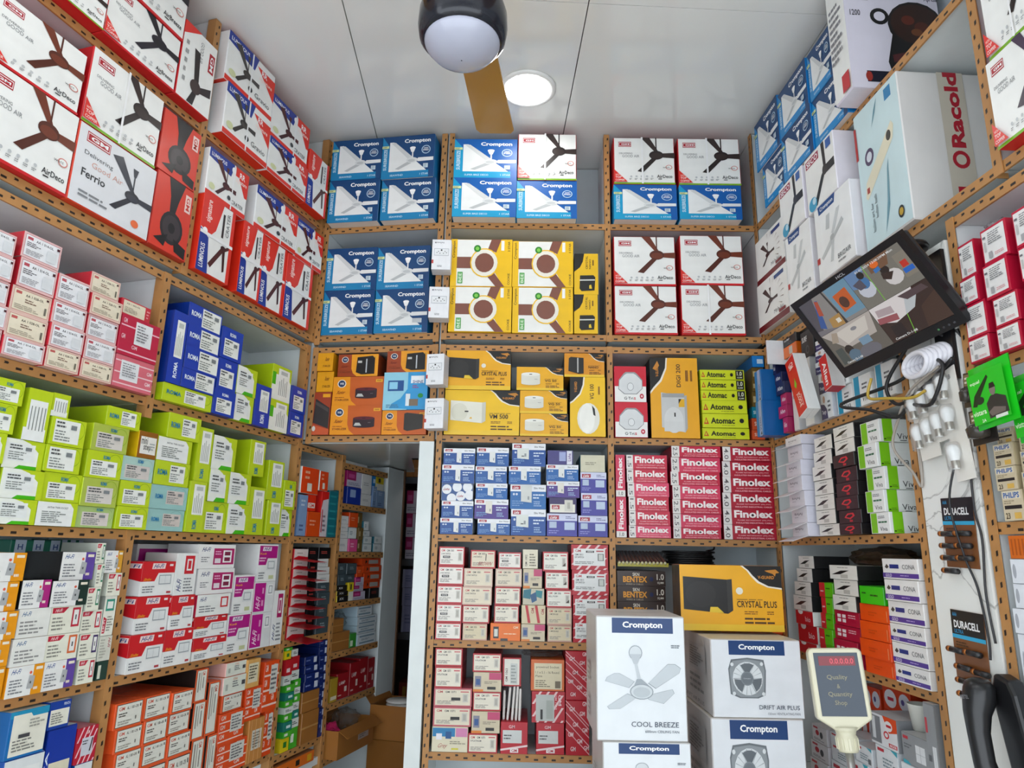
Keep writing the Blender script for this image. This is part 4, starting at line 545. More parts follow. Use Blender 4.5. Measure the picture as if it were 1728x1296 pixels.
'rdb':('bulb_box','red carton, white half-disc','d02434','e4e4e0','b81e2c',lambda:el(.30,.92,.14,.20,'f0f0ee')+t('bio',.55,.25,.85,.6,'f0c8cc')),
'grr':('bulb_box','lime and red carton','6ac41e','58a818','78d02a',lambda:r(0,0,.42,1,'d8323a')+lines(.5,.5,.9,.7,1,'2a6a14')+lines(.08,.3,.35,.5,1,'f4c8c8')),
'rdp':('bulb_box','crimson carton, four white icons','b81c44','98183a','c8244e',lambda:sum([r(u,v,u+.14,v+.22,'f0e4e6','l') for u in (.12,.32) for v in (.22,.52)],[])+lines(.56,.5,.9,.8,2,'f0b8c4')),
'gre':('bulb_box','bright green carton','3fc81c','2fa814','4ad82a',lambda:lines(.1,.5,.35,.7,1,'14601a')+lines(.45,.4,.9,.6,1,'14601a')),
'org':('bulb_box','plain bright orange carton','ee5a14','d84e10','f4681e',lambda:lines(.3,.3,.6,.6,2,'d84e10')+r(.92,.1,.94,.7,'f4a878')),
'con':('bulb_box','white carton, violet stripe','edebe9','e2e0de','e6e4e2',lambda:r(0,.08,1,.30,'5c3f9c')+t('GOLD',.08,.11,.26,.26,'e8e0f8')+lines(.5,.15,.9,.23,1,'c8b8e8')+r(.22,.52,.48,.72,'263a8c')+t('CONA',.58,.50,.92,.72,'6a6c70',bold=0)+pl([(.08,.58),(.14,.74),(.20,.60),(.14,.50)],'55504e')+sd(lines(.2,.3,.8,.7,2,'b8b6b4'),'R')),
'anc':('switch_box','white carton, red crest print','e2dfe0','c8c4c8','d8d4d4',lambda:el(.35,.55,.12,.16,'c02a3c')+el(.62,.48,.10,.20,'4a484c')+r(.10,.78,.40,.90,'c8404c')+lines(.1,.1,.8,.25,2,'8a888c')),
'anw':('switch_box','white carton, teal corner','e4e6e8','d0d4d8','d8dce0',lambda:lines(.3,.2,.8,.6,3,'8a9aa0')+r(.76,.1,.92,.4,'77797c')+r(.1,.78,.4,.9,'c8404c')+pl([(.7,1),(1,1),(1,.8)],'4ab0c0')),
'ano':('switch_box','orange carton, white discs','d8481c','c03c14','d8481c',lambda:el(.28,.5,.22,.38,'e6e4e8')+el(.78,.5,.20,.36,'d8d8e2')+r(.18,.42,.40,.56,'c8304a')+el(.72,.5,.06,.12,'5a4a90')),
'ang':('switch_box','grey and white carton, orange corner','e2e2e4','8a8c90','c8cacc',lambda:r(0,.08,.40,.92,'8a8c90')+r(.08,.18,.20,.88,'d8dadc','p')+pl([(.5,1),(1,1),(1,.6),(.7,.5)],'e0582a')+el(.70,.72,.14,.16,'e6e4e4')+r(.62,.68,.80,.76,'c8303a')+r(.66,.08,.96,.20,'c8303a')+t('ANCHOR',.69,.10,.93,.18,'ffffff')+el(.60,.42,.10,.12,'d8404a')+el(.60,.42,.06,.07,'e2e2e4')),
'ang2':('switch_box','grey carton, white module print','9a9c9e','86888a','c4c6c8',lambda:r(.52,.20,.88,.72,'e2e4e6','p')+r(.69,.20,.70,.72,'9a9c9e','p')+r(.52,.45,.88,.46,'9a9c9e','p')+r(.06,.80,.26,.90,'c8404c')+lines(.08,.5,.4,.68,2,'6a6c70')+pl([(0,0),(.3,0),(.2,.1),(0,.12)],'4ab0c0')),
'prb':('switch_box','crimson carton, white framed label','c41c44','b81a3c','c41c44',lambda:r(.05,.08,.94,.93,'eceae8','l')+lines(.28,.50,.85,.86,6,'8f8d90','l')+r(.12,.35,.20,.62,'c8c6c4','l')+r(.10,.72,.22,.78,'77757a','l')+lines(.5,.14,.88,.24,2,'e0a4a8','l')+r(.28,.12,.42,.30,'b0aeb0','l')),
'phi':('lamp_box','beige lamp carton, blue lettering','d4c6aa','b8a888','c4b698',lambda:r(0,0,1,1,'d6c8ac')+r(.04,.72,.90,.96,'e4dcc8','l')+t('PHILIPS',.08,.74,.84,.93,'1f62a8',bold=.03)+r(.08,.38,.90,.50,'2c2622')+lines(.08,.54,.7,.68,2,'a09478')+t('23',.10,.06,.30,.26,'55482e')+r(.52,.06,.84,.26,'e0b860','l')),
'orb':('lamp_box','shallow orange ribbed carton','d8741c','c06414','e08428',lambda:sum([r(.08+.12*k,.15,.13+.12*k,.85,'b85c12') for k in range(7)],[])),
'wpl':('lamp_box','white carton, blue oval','e6eaf0','d0d4dc','dce0e6',lambda:el(.12,.5,.06,.3,'b0b4bc')+t('VP',.50,.62,.72,.8,'4a4c54')+r(.44,.12,.76,.26,'2a86c8')+lines(.44,.35,.9,.5,1,'a0a4ac')),
'cob':('ceiling_fan_box','tall white carton with four-blade fan','e9edf0','cfcdcb','dcdad6',lambda:r(.18,.86,.87,.985,'17457c','b')+t('Crompton',.30,.89,.75,.955,'ffffff',bold=.03)+fan4()+t('COOL BREEZE',.38,.115,.90,.155,'2f3f58',bold=.0)+t('600mm CEILING FAN',.53,.07,.90,.09,'55606e',bold=0)+lines(.84,.74,.96,.77,2,'55606e')+sd(sum([lines(.3,.10+.3*k,.6,.28+.3*k,4,'9a9896') for k in range(2)],[]),'L')),
'dri':('ventilating_fan_box','white carton with square exhaust fan','e7eaee','d6d2d0','ddd8cc',lambda:r(.20,.80,.82,.985,'17457c','b')+t('Crompton',.31,.85,.71,.94,'ffffff',bold=.03)+vent()+t('DRIFT AIR PLUS',.50,.115,.94,.17,'2f3f58',bold=0)+t('150mm VENTILATING FAN',.59,.05,.94,.08,'66707c',bold=0)+sd(r(.25,.50,.85,.86,'c9c6c6')+lines(.25,.2,.9,.45,3,'9a9896')+lines(.3,.55,.8,.82,8,'8a8886')+t('DRIFT AIR PLUS',.10,.08,.8,.13,'77757a',bold=0),'L')),
}
def fan4():
    c='ccd2d6'; d='a8b0b6'; o='9aa2a8'; e=[]
    for q in ([(.10,.47),(.12,.50),(.20,.53),(.26,.53),(.42,.47),(.36,.42)],[(.58,.46),(.80,.61),(.88,.61),(.94,.58),(.92,.54),(.66,.42)],[(.55,.36),(.84,.41),(.86,.38),(.74,.30),(.58,.33)],[(.14,.25),(.12,.27),(.34,.37),(.44,.34),(.26,.255)]): 
        cx=sum(a for a,b in q)/len(q); cy=sum(b for a,b in q)/len(q)
        e+=pl([(cx+(a-cx)*1.03,cy+(b-cy)*1.05) for a,b in q],o,'p')+pl(q,c,'p')
    e+=pl([(.425,.62),(.455,.62),(.50,.47),(.46,.47)],c,'p')+el(.44,.70,.075,.06,o,'p')+el(.44,.70,.068,.054,'d8dde0','p')+pl([(.375,.69),(.505,.69),(.46,.61),(.42,.61)],'c4cacf','p')+pl([(.45,.49),(.50,.49),(.58,.44),(.42,.44)],d,'p')+el(.50,.39,.13,.062,o,'p')+el(.50,.39,.12,.055,'d3d9dc','p')+el(.50,.385,.095,.042,'c2c9cd','p')
    return e
def vent():
    e=pl([(.20,.30),(.185,.62),(.22,.74),(.40,.765),(.58,.74),(.60,.60),(.58,.29),(.50,.25),(.30,.25)],'777d82','p')+pl([(.215,.32),(.20,.61),(.235,.72),(.40,.745),(.565,.72),(.585,.60),(.565,.30),(.49,.265),(.31,.265)],'9aa0a4','p')+el(.395,.50,.165,.215,'e2e6e8','p')
    for k in range(18):
        a=k*math.pi/9; e+=pl([(.395+.05*math.cos(a),.5+.065*math.sin(a)),(.395+.16*math.cos(a),.5+.21*math.sin(a)),(.395+.16*math.cos(a+.04),.5+.21*math.sin(a+.04))],'a8aeb2','p')
    for a0 in (1.6,3.7,5.8):
        e+=pl([(.395+.05*math.cos(a0-.2),.5+.06*math.sin(a0-.2))]+[(.395+.15*math.cos(a0-.5+.2*k),.5+.195*math.sin(a0-.5+.2*k)) for k in range(6)]+[(.395+.05*math.cos(a0+.3),.5+.06*math.sin(a0+.3))],'6f767c','p')
    return e+el(.385,.50,.07,.09,'8a9196','p')+el(.385,.50,.058,.075,'7b8288','p')+t('Crompton',.345,.49,.425,.51,'c8ccd0')+sum([el(u,v,.018,.024,'dfe3e5','p') for u,v in ((.235,.31),(.225,.68),(.55,.69),(.555,.31))],[])

# ---------------------------------------------------------------- cartons
PN={'l':'paper_label','b':'printed_lettering','p':'product_picture','s':'packing_strap'}
FLAPS={'bjf':('eeecf0',.62,-.42),'flp':('c0202c',.40,-.25)}
def unitbox(front,sidec,top,bottom):
    bm=bmesh.new(); bmesh.ops.create_cube(bm,size=1,matrix=Matrix.Translation((.5,.5,.5))); bmesh.ops.bevel(bm,geom=bm.edges[:],offset=.011,segments=1,profile=.5,affect='EDGES'); bm.normal_update()
    m=MB(); 
    for f in bm.faces:
        n=f.normal; c=front if n.y<-.9 else top if n.z>.9 else bottom if n.z<-.9 else sidec
        m.add([v.co for v in f.verts],[tuple(range(len(f.verts)))],mat(c))
    bm.free(); dk='8f8478'
    m.add([(.03,.492,1.0008),(.97,.492,1.0008),(.97,.502,1.0008),(.03,.502,1.0008)],[(0,1,2,3)],mat(dk)); m.add([(.03,.502,-.0008),(.97,.502,-.0008),(.97,.492,-.0008),(.03,.492,-.0008)],[(0,1,2,3)],mat(dk))
    return m
PROTO={}
def proto(k):
    if k in PROTO: return PROTO[k]
    name,look,fc,sc,tc,fn=DESIGNS[k]
    bot='e9e2da' if fc.startswith('0f') else tc
    parts={'':unitbox(fc,sc,tc,bot)}
    for i,(v,f,c,p,face) in enumerate(fn()):
        e=.0012+.00042*i
        if face=='F': w=[(a,-e,b) for a,b in v]
        elif face=='R': w=[(1+e,a,b) for a,b in v]
        else: w=[(-e,1-a,b) for a,b in v]
        parts.setdefault(p,MB()).add(w,f,mat(c))
    if k in FLAPS:
        c,ln,dr=FLAPS[k]; parts['f']=MB().add([(.02,0,.02),(.98,0,.02),(.98,-ln,.02+dr),(.02,-ln,.02+dr),(.02,0,.0),(.98,0,.0),(.98,-ln,dr),(.02,-ln,dr)],[(0,3,2,1),(4,5,6,7),(0,1,5,4),(1,2,6,5),(2,3,7,6),(3,0,4,7)],mat(c))
    PROTO[k]={p:m.mesh(PN.get(p,name if p=='' else 'flap')) for p,m in parts.items()}
    return PROTO[k]
def carton(k,plane,s,z,w,h,d,off,rot,label,group=None):
    ms=proto(k); x,y,th=PLANES[plane]; P=wpt(plane,s,z,off)
    o=bpy.data.objects.new(DESIGNS[k][0],ms['']); COL.objects.link(o); o.location=P; o.rotation_euler=(0,0,th+math.radians(rot)); o.scale=(w,d,h)
    tag(o,label,'box',group)
    for p,me in ms.items():
        if p:
            c=bpy.data.objects.new(me.name.split('.')[0],me); COL.objects.link(c); c.parent=o
            if p=='b': c['kind']='stuff'
    return o

def bay(plane,phrase,rows):
    for k,s,z,w,h,d,off,rot,pos in rows: carton(k,plane,s,z,w,h,d,off,rot,DESIGNS[k][1]+', '+(pos+', ' if pos else '')+phrase,phrase)
bay('BL','top back shelf, left bay',[('cro',-.591,2.9125,.261,.2299,.3,.059,-.1,'bottom one of first stack'),('cro',-.591,3.1433,.262,.2228,.3,.06,-.05,'top one of first stack'),('cro',-.319,2.9125,.272,.2188,.3,.055,.05,'bottom one of second stack'),
('cro',-.326,3.1322,.269,.2339,.3,.062,-.19,'top one of second stack')])
bay('BL','second back shelf, left bay',[('cro',-.591,2.3455,.258,.2248,.3,.016,-.1,'bottom one of first stack'),('cro',-.591,2.5712,.261,.2196,.3,.019,.2,'top one of first stack'),('crt',-.326,2.3455,.264,.2207,.3,.019,.13,'bottom one of second stack'),
('cro',-.328,2.5671,.261,.2206,.3,.016,.06,'top one of second stack')])
bay('B','top back shelf, middle bay',[('crs',-.756,2.9125,.309,.2084,.3,.063,.05,'bottom one of first stack'),('crs',-.756,3.1218,.309,.2116,.3,.061,.01,'top one of first stack'),('crs',-.445,2.9125,.292,.1999,.3,.055,.07,'bottom one of second stack'),
('gmg',-.442,3.1133,.287,.2528,.3,.06,.1,'top one of second stack')])
bay('B','top back shelf, right bay',[('crs',.026,2.9125,.304,.1841,.3,.054,-.08,'bottom one of first stack'),('gmg',.028,3.0975,.298,.2528,.3,.059,.15,'top one of first stack'),('crs',.341,2.9125,.297,.1796,.3,.063,.09,'bottom one of second stack'),
('gmg',.342,3.093,.301,.2529,.3,.063,.09,'top one of second stack')])
bay('B','second back shelf, middle bay',[('coo',-.756,2.3455,.296,.2241,.3,.022,-.04,'bottom one of first stack'),('coo',-.756,2.5705,.294,.2426,.3,.023,-.02,'top one of first stack'),('coo',-.456,2.3455,.286,.2282,.3,.015,.15,'bottom one of second stack'),
('coo',-.46,2.5746,.291,.2354,.3,.016,-.15,'top one of second stack'),('nanv',-.165,2.3455,.111,.1927,.3,.018,.19,'bottom one of third stack'),('nanv',-.164,2.5391,.114,.2087,.3,.017,.05,'top one of third stack')])
bay('B','second back shelf, right bay',[('gm',.025,2.3455,.294,.2402,.3,.018,0,'bottom one of first stack'),('gm',.025,2.5866,.294,.252,.3,.02,-.06,'top one of first stack'),('gms',.337,2.3455,.296,.2466,.3,.023,.03,'bottom one of second stack'),
('gm',.342,2.593,.297,.2534,.3,.023,.07,'top one of second stack')])
bay('BL','stabilizer shelf, left bay',[('stb',-.591,1.8585,.083,.2039,.26,.024,.14,'bottom one of first stack'),('sty',-.591,2.0633,.083,.0996,.26,.016,.07,'second down of first stack'),('sty',-.591,2.1639,.078,.0892,.26,.024,.14,'top one of first stack'),
('str',-.505,1.8585,.247,.1374,.26,.02,.16,'bottom one of second stack'),('str',-.506,1.9968,.249,.1381,.26,.016,.09,'second down of second stack'),('sts',-.488,2.1358,.197,.1073,.26,.02,.13,'top one of second stack'),
('stq',-.256,1.8585,.211,.1123,.26,.015,-.09,'bottom one of third stack'),('shi',-.255,1.9717,.21,.1782,.26,.024,.14,'second down of third stack'),('sts',-.247,2.1508,.201,.1023,.26,.022,-.16,'top one of third stack')])
bay('B','stabilizer shelf, middle bay',[('vm',-.756,1.8585,.341,.2077,.26,.016,-.04,'bottom one of first stack'),('vgp',-.756,2.0671,.298,.186,.26,.022,-.08,'top one of first stack'),('vg5',-.411,1.8585,.218,.1031,.26,.014,.15,'bottom one of second stack'),
('vg5',-.413,1.9625,.215,.1066,.26,.014,.05,'second down of second stack'),('vg5',-.43,2.0701,.215,.1097,.26,.017,.09,'top one of second stack'),('vg1',-.185,1.8585,.16,.2749,.26,.024,.15,'bottom one of third stack'),
('vgn',-.211,2.1343,.184,.1121,.26,.024,0,'top one of third stack')])
bay('B','stabilizer shelf, right bay',[('gtr',.019,1.8585,.148,.1616,.26,.015,-.08,'bottom one of first stack'),('gtr',.019,2.021,.146,.1696,.26,.014,.04,'top one of first stack'),('dig',.182,1.8585,.218,.3741,.26,.018,-.12,'second along'),
('ato2',.411,1.8585,.212,.0491,.26,.016,.04,'bottom one of third stack'),('ato2',.412,1.9085,.207,.064,.26,.023,-.18,'fifth down of third stack'),('ato2',.412,1.9734,.205,.0602,.26,.024,-.07,'fourth down of third stack'),
('ato',.411,2.0345,.207,.0478,.26,.018,.16,'third down of third stack'),('ato',.411,2.0831,.204,.0481,.26,.019,-.02,'second down of third stack'),('ato',.41,2.1322,.204,.0464,.26,.02,.06,'top one of third stack'),
('orr',.632,1.8585,.057,.0416,.26,.02,.02,'bottom one of fourth stack'),('orr',.635,1.901,.057,.0541,.26,.019,.18,'seventh down of fourth stack'),('teal',.638,1.956,.058,.0506,.26,.021,-.03,'sixth down of fourth stack'),
('tan',.643,2.0075,.052,.0709,.26,.017,-.1,'fifth down of fourth stack'),('tan',.646,2.0793,.053,.0516,.26,.019,.19,'fourth down of fourth stack'),('tan',.65,2.1318,.053,.0621,.26,.014,.02,'third down of fourth stack'),
('cyb',.653,2.1948,.054,.0535,.26,.02,-.03,'second down of fourth stack'),('tan',.656,2.2492,.054,.0039,.26,.02,-.19,'top one of fourth stack')])
bay('B','blue switch box bay',[('lia',-.756,1.4185,.143,.0694,.26,.005,.05,'bottom one of first stack'),('lia',-.752,1.4888,.14,.0734,.26,.009,.05,'fourth down of first stack'),('lid',-.756,1.563,.14,.0764,.26,.008,.07,'third down of first stack'),
('lia',-.756,1.6403,.144,.0824,.26,.011,.08,'second down of first stack'),('lia',-.753,1.7236,.142,.0735,.26,.005,-.19,'top one of first stack'),('lib',-.59,1.4185,.142,.0677,.26,.014,.07,'bottom one of second stack'),
('lip',-.606,1.4871,.149,.0849,.26,.009,-.1,'fourth down of second stack'),('lic',-.603,1.5729,.14,.0693,.26,.007,.04,'third down of second stack'),('lib',-.607,1.6431,.14,.0749,.26,.007,-.05,'second down of second stack'),
('lib',-.603,1.7188,.144,.0833,.26,.01,-.05,'top one of second stack'),('lie',-.444,1.4185,.153,.1132,.26,.008,-.08,'bottom one of third stack'),('lif',-.449,1.5326,.158,.1074,.26,.004,.11,'third down of third stack'),
('lic',-.457,1.6409,.142,.0796,.26,.011,.03,'second down of third stack'),('lie',-.444,1.7214,.15,.1027,.26,.006,-.08,'top one of third stack'),('liv',-.286,1.4185,.133,.097,.26,.006,.12,'bottom one of fourth stack'),
('lig',-.277,1.5164,.122,.0686,.26,.008,-.13,'fourth down of fourth stack'),('lip',-.287,1.5859,.145,.0715,.26,.005,.08,'third down of fourth stack'),('lic',-.29,1.6583,.143,.0724,.26,.007,-.07,'second down of fourth stack'),
('lip2',-.285,1.7316,.114,.0634,.26,.008,.13,'top one of fourth stack'),('liv',-.148,1.4185,.128,.09,.26,.006,.14,'bottom one of fifth stack'),('liv',-.136,1.5094,.115,.0974,.26,.011,-.07,'third down of fifth stack'),
('liv',-.138,1.6077,.115,.0913,.26,.009,.15,'second down of fifth stack'),('box2',-.138,1.6999,.111,.0778,.26,.005,-.11,'top one of fifth stack')])
bay('B','pink cable box bay',[('fiv',.019,1.4185,.044,.1751,.26,.006,.01,'bottom one of first stack'),('fiv',.019,1.5945,.041,.1851,.26,.012,.12,'top one of first stack'),('f15p',.074,1.4185,.182,.0521,.26,.007,-.13,'bottom one of second stack'),
('f15',.075,1.4715,.179,.0616,.26,.01,.12,'fifth down of second stack'),('f15',.075,1.5341,.176,.0608,.26,.007,.12,'fourth down of second stack'),('f15p',.071,1.5957,.183,.0613,.26,.007,-.15,'third down of second stack'),
('f15',.069,1.6579,.18,.0594,.26,.007,.12,'second down of second stack'),('f15',.068,1.7182,.181,.0625,.26,.008,-.06,'top one of second stack'),('f25',.267,1.4185,.207,.0474,.26,.008,-.03,'bottom one of third stack'),
('f25p',.268,1.4668,.21,.0576,.26,.006,.17,'sixth down of third stack'),('f25',.266,1.5253,.212,.0615,.26,.013,-.2,'fifth down of third stack'),('f25p',.268,1.5878,.21,.0602,.26,.014,.15,'fourth down of third stack'),
('f25',.262,1.6489,.217,.0591,.26,.014,-.03,'third down of third stack'),('f25p',.268,1.7089,.218,.065,.26,.006,.17,'second down of third stack'),('f25',.27,1.7748,.218,.0493,.26,.012,.1,'top one of third stack'),
('f40',.487,1.4185,.228,.0636,.26,.009,.07,'bottom one of fourth stack'),('f40',.488,1.483,.227,.0684,.26,.007,-.08,'fifth down of fourth stack'),('f40',.489,1.5523,.226,.0682,.26,.005,-.11,'fourth down of fourth stack'),
('f40',.493,1.6214,.222,.069,.26,.007,.04,'third down of fourth stack'),('f40',.495,1.6913,.22,.0687,.26,.004,.12,'second down of fourth stack'),('f40',.498,1.7609,.217,.0632,.26,.011,.16,'top one of fourth stack')])
bay('B','back switch box bay',[('gsw',-.756,.9815,.109,.0686,.26,.013,.17,'bottom one of first stack'),('gsw',-.756,1.051,.109,.0761,.26,.01,.16,'fourth down of first stack'),('gsw',-.756,1.128,.109,.0751,.26,.011,-.19,'third down of first stack'),
('gsw',-.756,1.204,.111,.0793,.26,.007,-.13,'second down of first stack'),('gsw',-.754,1.2843,.11,.0805,.26,.009,.07,'top one of first stack'),('gbn',-.64,.9815,.103,.0665,.26,.013,-.03,'bottom one of second stack'),
('gs2',-.644,1.0489,.115,.0749,.26,.007,.04,'fourth down of second stack'),('gbe',-.646,1.1247,.125,.0736,.26,.013,-.1,'third down of second stack'),('gbe',-.642,1.1992,.123,.0755,.26,.012,-.01,'second down of second stack'),
('gbr',-.616,1.2756,.107,.0773,.26,.006,-.06,'top one of second stack'),('gor',-.523,.9815,.128,.0711,.26,.012,.01,'bottom one of third stack'),('gs2',-.508,1.0535,.105,.0721,.26,.012,-.13,'fourth down of third stack'),
('gs2',-.507,1.1265,.11,.0745,.26,.012,.17,'third down of third stack'),('gbe',-.506,1.2019,.113,.0743,.26,.004,.13,'second down of third stack'),('gsw',-.495,1.277,.098,.0686,.26,.013,.05,'top one of third stack'),
('gpl',-.392,.9815,.101,.0692,.26,.007,-.18,'bottom one of fourth stack'),('gdi',-.392,1.0516,.103,.0763,.26,.009,-.09,'fourth down of fourth stack'),('gbl',-.388,1.1288,.093,.0675,.26,.009,-.03,'third down of fourth stack'),
('gpl',-.387,1.1972,.082,.0805,.26,.004,.11,'second down of fourth stack'),('gbv',-.39,1.2786,.066,.081,.26,.005,-.18,'top one of fourth stack'),('gbn',-.28,.9815,.102,.0678,.26,.005,-.15,'bottom one of fifth stack'),
('gbn',-.283,1.0502,.105,.0692,.26,.013,.19,'fourth down of fifth stack'),('gbs',-.286,1.1203,.108,.0733,.26,.009,-.17,'third down of fifth stack'),('gbs',-.292,1.1945,.102,.074,.26,.007,-.07,'second down of fifth stack'),
('gbs',-.302,1.2694,.109,.0822,.26,.01,-.06,'top one of fifth stack'),('gst',-.172,.9815,.152,.0919,.26,.008,.03,'bottom one of sixth stack'),('gst',-.172,1.0743,.152,.0983,.26,.007,-.12,'third down of sixth stack'),
('gst',-.176,1.1735,.157,.1045,.26,.01,-.15,'second down of sixth stack'),('gst',-.179,1.2788,.159,.1053,.26,.008,.09,'top one of sixth stack')])
bay('B','bottom back bay',[('gbc',-.753,.5465,.149,.0969,.26,.006,-.17,'bottom one of first stack'),('gbp',-.751,.6443,.157,.0741,.26,.01,-.05,'fourth down of first stack'),('gbp',-.751,.7193,.158,.0709,.26,.008,.11,'third down of first stack'),
('gs2',-.75,.791,.113,.0843,.26,.01,.12,'second down of first stack'),('gs2',-.752,.8762,.114,.0706,.26,.008,-.03,'top one of first stack'),('gs2',-.603,.5465,.12,.0741,.26,.011,-0,'bottom one of second stack'),
('gpl',-.591,.6215,.117,.0828,.26,.011,-.03,'fourth down of second stack'),('gs2',-.588,.7052,.116,.074,.26,.006,-.02,'third down of second stack'),('gpl',-.589,.7801,.118,.0756,.26,.011,.01,'second down of second stack'),
('gs2',-.593,.8566,.119,.0723,.26,.008,-.17,'top one of second stack'),('gfr',-.47,.5465,.111,.1212,.26,.013,-.03,'third along'),('gfr',-.324,.5465,.115,.1204,.26,.008,.17,'bottom one of fourth stack'),
('gfv',-.343,.6678,.136,.1187,.26,.012,.16,'second down of fourth stack'),('gol',-.349,.7874,.141,.1235,.26,.009,-.1,'top one of fourth stack'),('gpt',-.203,.5465,.096,.2082,.26,.012,-.15,'bottom one of fifth stack'),
('gpt',-.204,.7556,.098,.1915,.26,.013,.06,'top one of fifth stack')])
bay('B','brown cable box bay',[('ben',.022,.9815,.196,.0408,.26,.011,.12,'bottom one of first stack'),('ben',.022,1.0232,.198,.062,.26,.01,.09,'fourth down of first stack'),('ben',.02,1.0861,.202,.0653,.26,.01,-.16,'third down of first stack'),
('ben',.019,1.1523,.205,.0622,.26,.005,-.2,'second down of first stack'),('ben',.019,1.2155,.207,.0622,.26,.004,.11,'top one of first stack'),('orp',.438,.9815,.277,.0493,.26,.005,-.16,'bottom one of second stack'),
('orp',.442,1.0317,.274,.0699,.26,.006,.15,'fourth down of second stack'),('orp',.445,1.1024,.27,.0734,.26,.012,-.19,'third down of second stack'),('ben',.449,1.1767,.267,.0635,.2,.012,-.15,'second down of second stack'),
('ben',.452,1.2411,.263,.0668,.2,.012,.07,'top one of second stack')])
bay('L','topmost left shelf',[('gmg',-1.613,2.9225,.222,.1402,.28,.05,.18,'first along'),('gmk',-1.389,2.9225,.308,.2079,.28,.044,.12,'bottom one of second stack'),('gmk',-1.422,3.1313,.342,.269,.28,.049,.11,'top one of second stack'),
('gmv',-1.077,2.9225,.173,.3138,.28,.045,.09,'third along'),('lug',-.838,2.9225,.284,.2266,.28,.053,.1,'bottom one of fourth stack'),('lug',-.857,3.15,.305,.2224,.28,.047,-.18,'top one of fourth stack'),
('lum',-.548,2.9225,.293,.1679,.28,.052,.03,'bottom one of fifth stack'),('lum',-.551,3.0913,.29,.2083,.28,.046,-.1,'top one of fifth stack'),('luv',-.248,2.9225,.171,.2859,.28,.05,-.1,'sixth along')])
bay('L','second left shelf',[('gm',-1.685,2.3435,.29,.2665,.28,.028,.1,'bottom one of first stack'),('gm',-1.696,2.6109,.289,.2062,.28,.028,-.05,'top one of first stack'),('gmf',-1.393,2.3435,.31,.2636,.28,.028,-.06,'bottom one of second stack'),
('gmg',-1.394,2.608,.294,.2636,.28,.029,-.17,'top one of second stack'),('ped',-1.08,2.3435,.177,.2788,.28,.028,.19,'bottom one of third stack'),('ped',-1.09,2.6232,.186,.2379,.28,.026,.1,'top one of third stack'),
('luv',-.857,2.3435,.181,.3077,.28,.032,.08,'bottom one of fourth stack'),('lum',-.857,2.6521,.235,.1952,.28,.029,.07,'top one of fourth stack'),('luv',-.619,2.3435,.138,.3101,.28,.03,-.01,'fifth along'),
('luv',-.479,2.3435,.17,.3094,.28,.025,.16,'bottom one of sixth stack'),('lum',-.566,2.6538,.302,.1929,.28,.031,-.16,'top one of sixth stack'),('luv',-.306,2.3435,.207,.3037,.28,.029,.17,'bottom one of seventh stack'),
('lum',-.263,2.6481,.223,.1925,.28,.031,-.02,'top one of seventh stack')])
bay('L','pink box bay',[('aaw',-1.585,1.8345,.085,.0624,.26,.027,-.13,'bottom one of first stack'),('aaw',-1.59,1.8978,.093,.0644,.26,.03,-.12,'fourth down of first stack'),('aaw',-1.596,1.9631,.093,.0652,.26,.026,-.07,'third down of first stack'),
('aaw',-1.596,2.0292,.088,.0664,.26,.034,.08,'second down of first stack'),('aaw',-1.603,2.0965,.09,.0641,.26,.031,-.08,'top one of first stack'),('aaw',-1.496,1.8345,.12,.0532,.26,.033,-.03,'bottom one of second stack'),
('aab',-1.495,1.8886,.119,.0705,.26,.027,.03,'fourth down of second stack'),('aab',-1.493,1.96,.118,.0721,.26,.024,-.11,'third down of second stack'),('aaw',-1.489,2.033,.113,.0826,.26,.028,-.01,'second down of second stack'),
('aaw',-1.493,2.1166,.117,.074,.26,.028,-.13,'top one of second stack'),('aab',-1.37,1.8345,.11,.0599,.26,.032,-.07,'bottom one of third stack'),('aaw',-1.37,1.8953,.11,.0689,.26,.034,-.14,'third down of third stack'),
('aaw',-1.373,1.9651,.111,.068,.26,.03,-.01,'second down of third stack'),('aaw',-1.373,2.034,.106,.0797,.26,.032,-.01,'top one of third stack'),('aab',-1.253,1.8345,.115,.0556,.26,.03,.13,'bottom one of fourth stack'),
('aaw',-1.252,1.891,.112,.0676,.26,.031,-.01,'fourth down of fourth stack'),('aaw',-1.253,1.9596,.112,.07,.26,.028,.14,'third down of fourth stack'),('aab',-1.258,2.0305,.115,.0665,.26,.034,.09,'second down of fourth stack'),
('aab',-1.265,2.0979,.109,.0664,.26,.026,-.01,'top one of fourth stack'),('aat',-1.134,1.8345,.157,.1034,.26,.031,-.11,'bottom one of fifth stack'),('aas',-1.137,1.9388,.16,.1314,.26,.034,.07,'second down of fifth stack'),
('aar',-1.141,2.0711,.122,.0534,.26,.026,.14,'top one of fifth stack')])
bay('L','under the blue stacks',[('rgl',-.921,1.8345,.243,.0619,.26,.027,-.12,'')])
bay('L','on the long lime carton',[('rbv',-.921,1.8978,.068,.2608,.26,.031,-.13,'first along'),('rbl',-.85,1.8978,.171,.0698,.26,.033,.14,'bottom one of second stack'),('rbl',-.848,1.9684,.176,.0816,.26,.033,-.1,'third down of second stack'),
('rbl',-.847,2.0509,.173,.0818,.26,.028,-.07,'second down of second stack'),('rbl',-.849,2.1336,.176,.082,.26,.025,.09,'top one of second stack')])
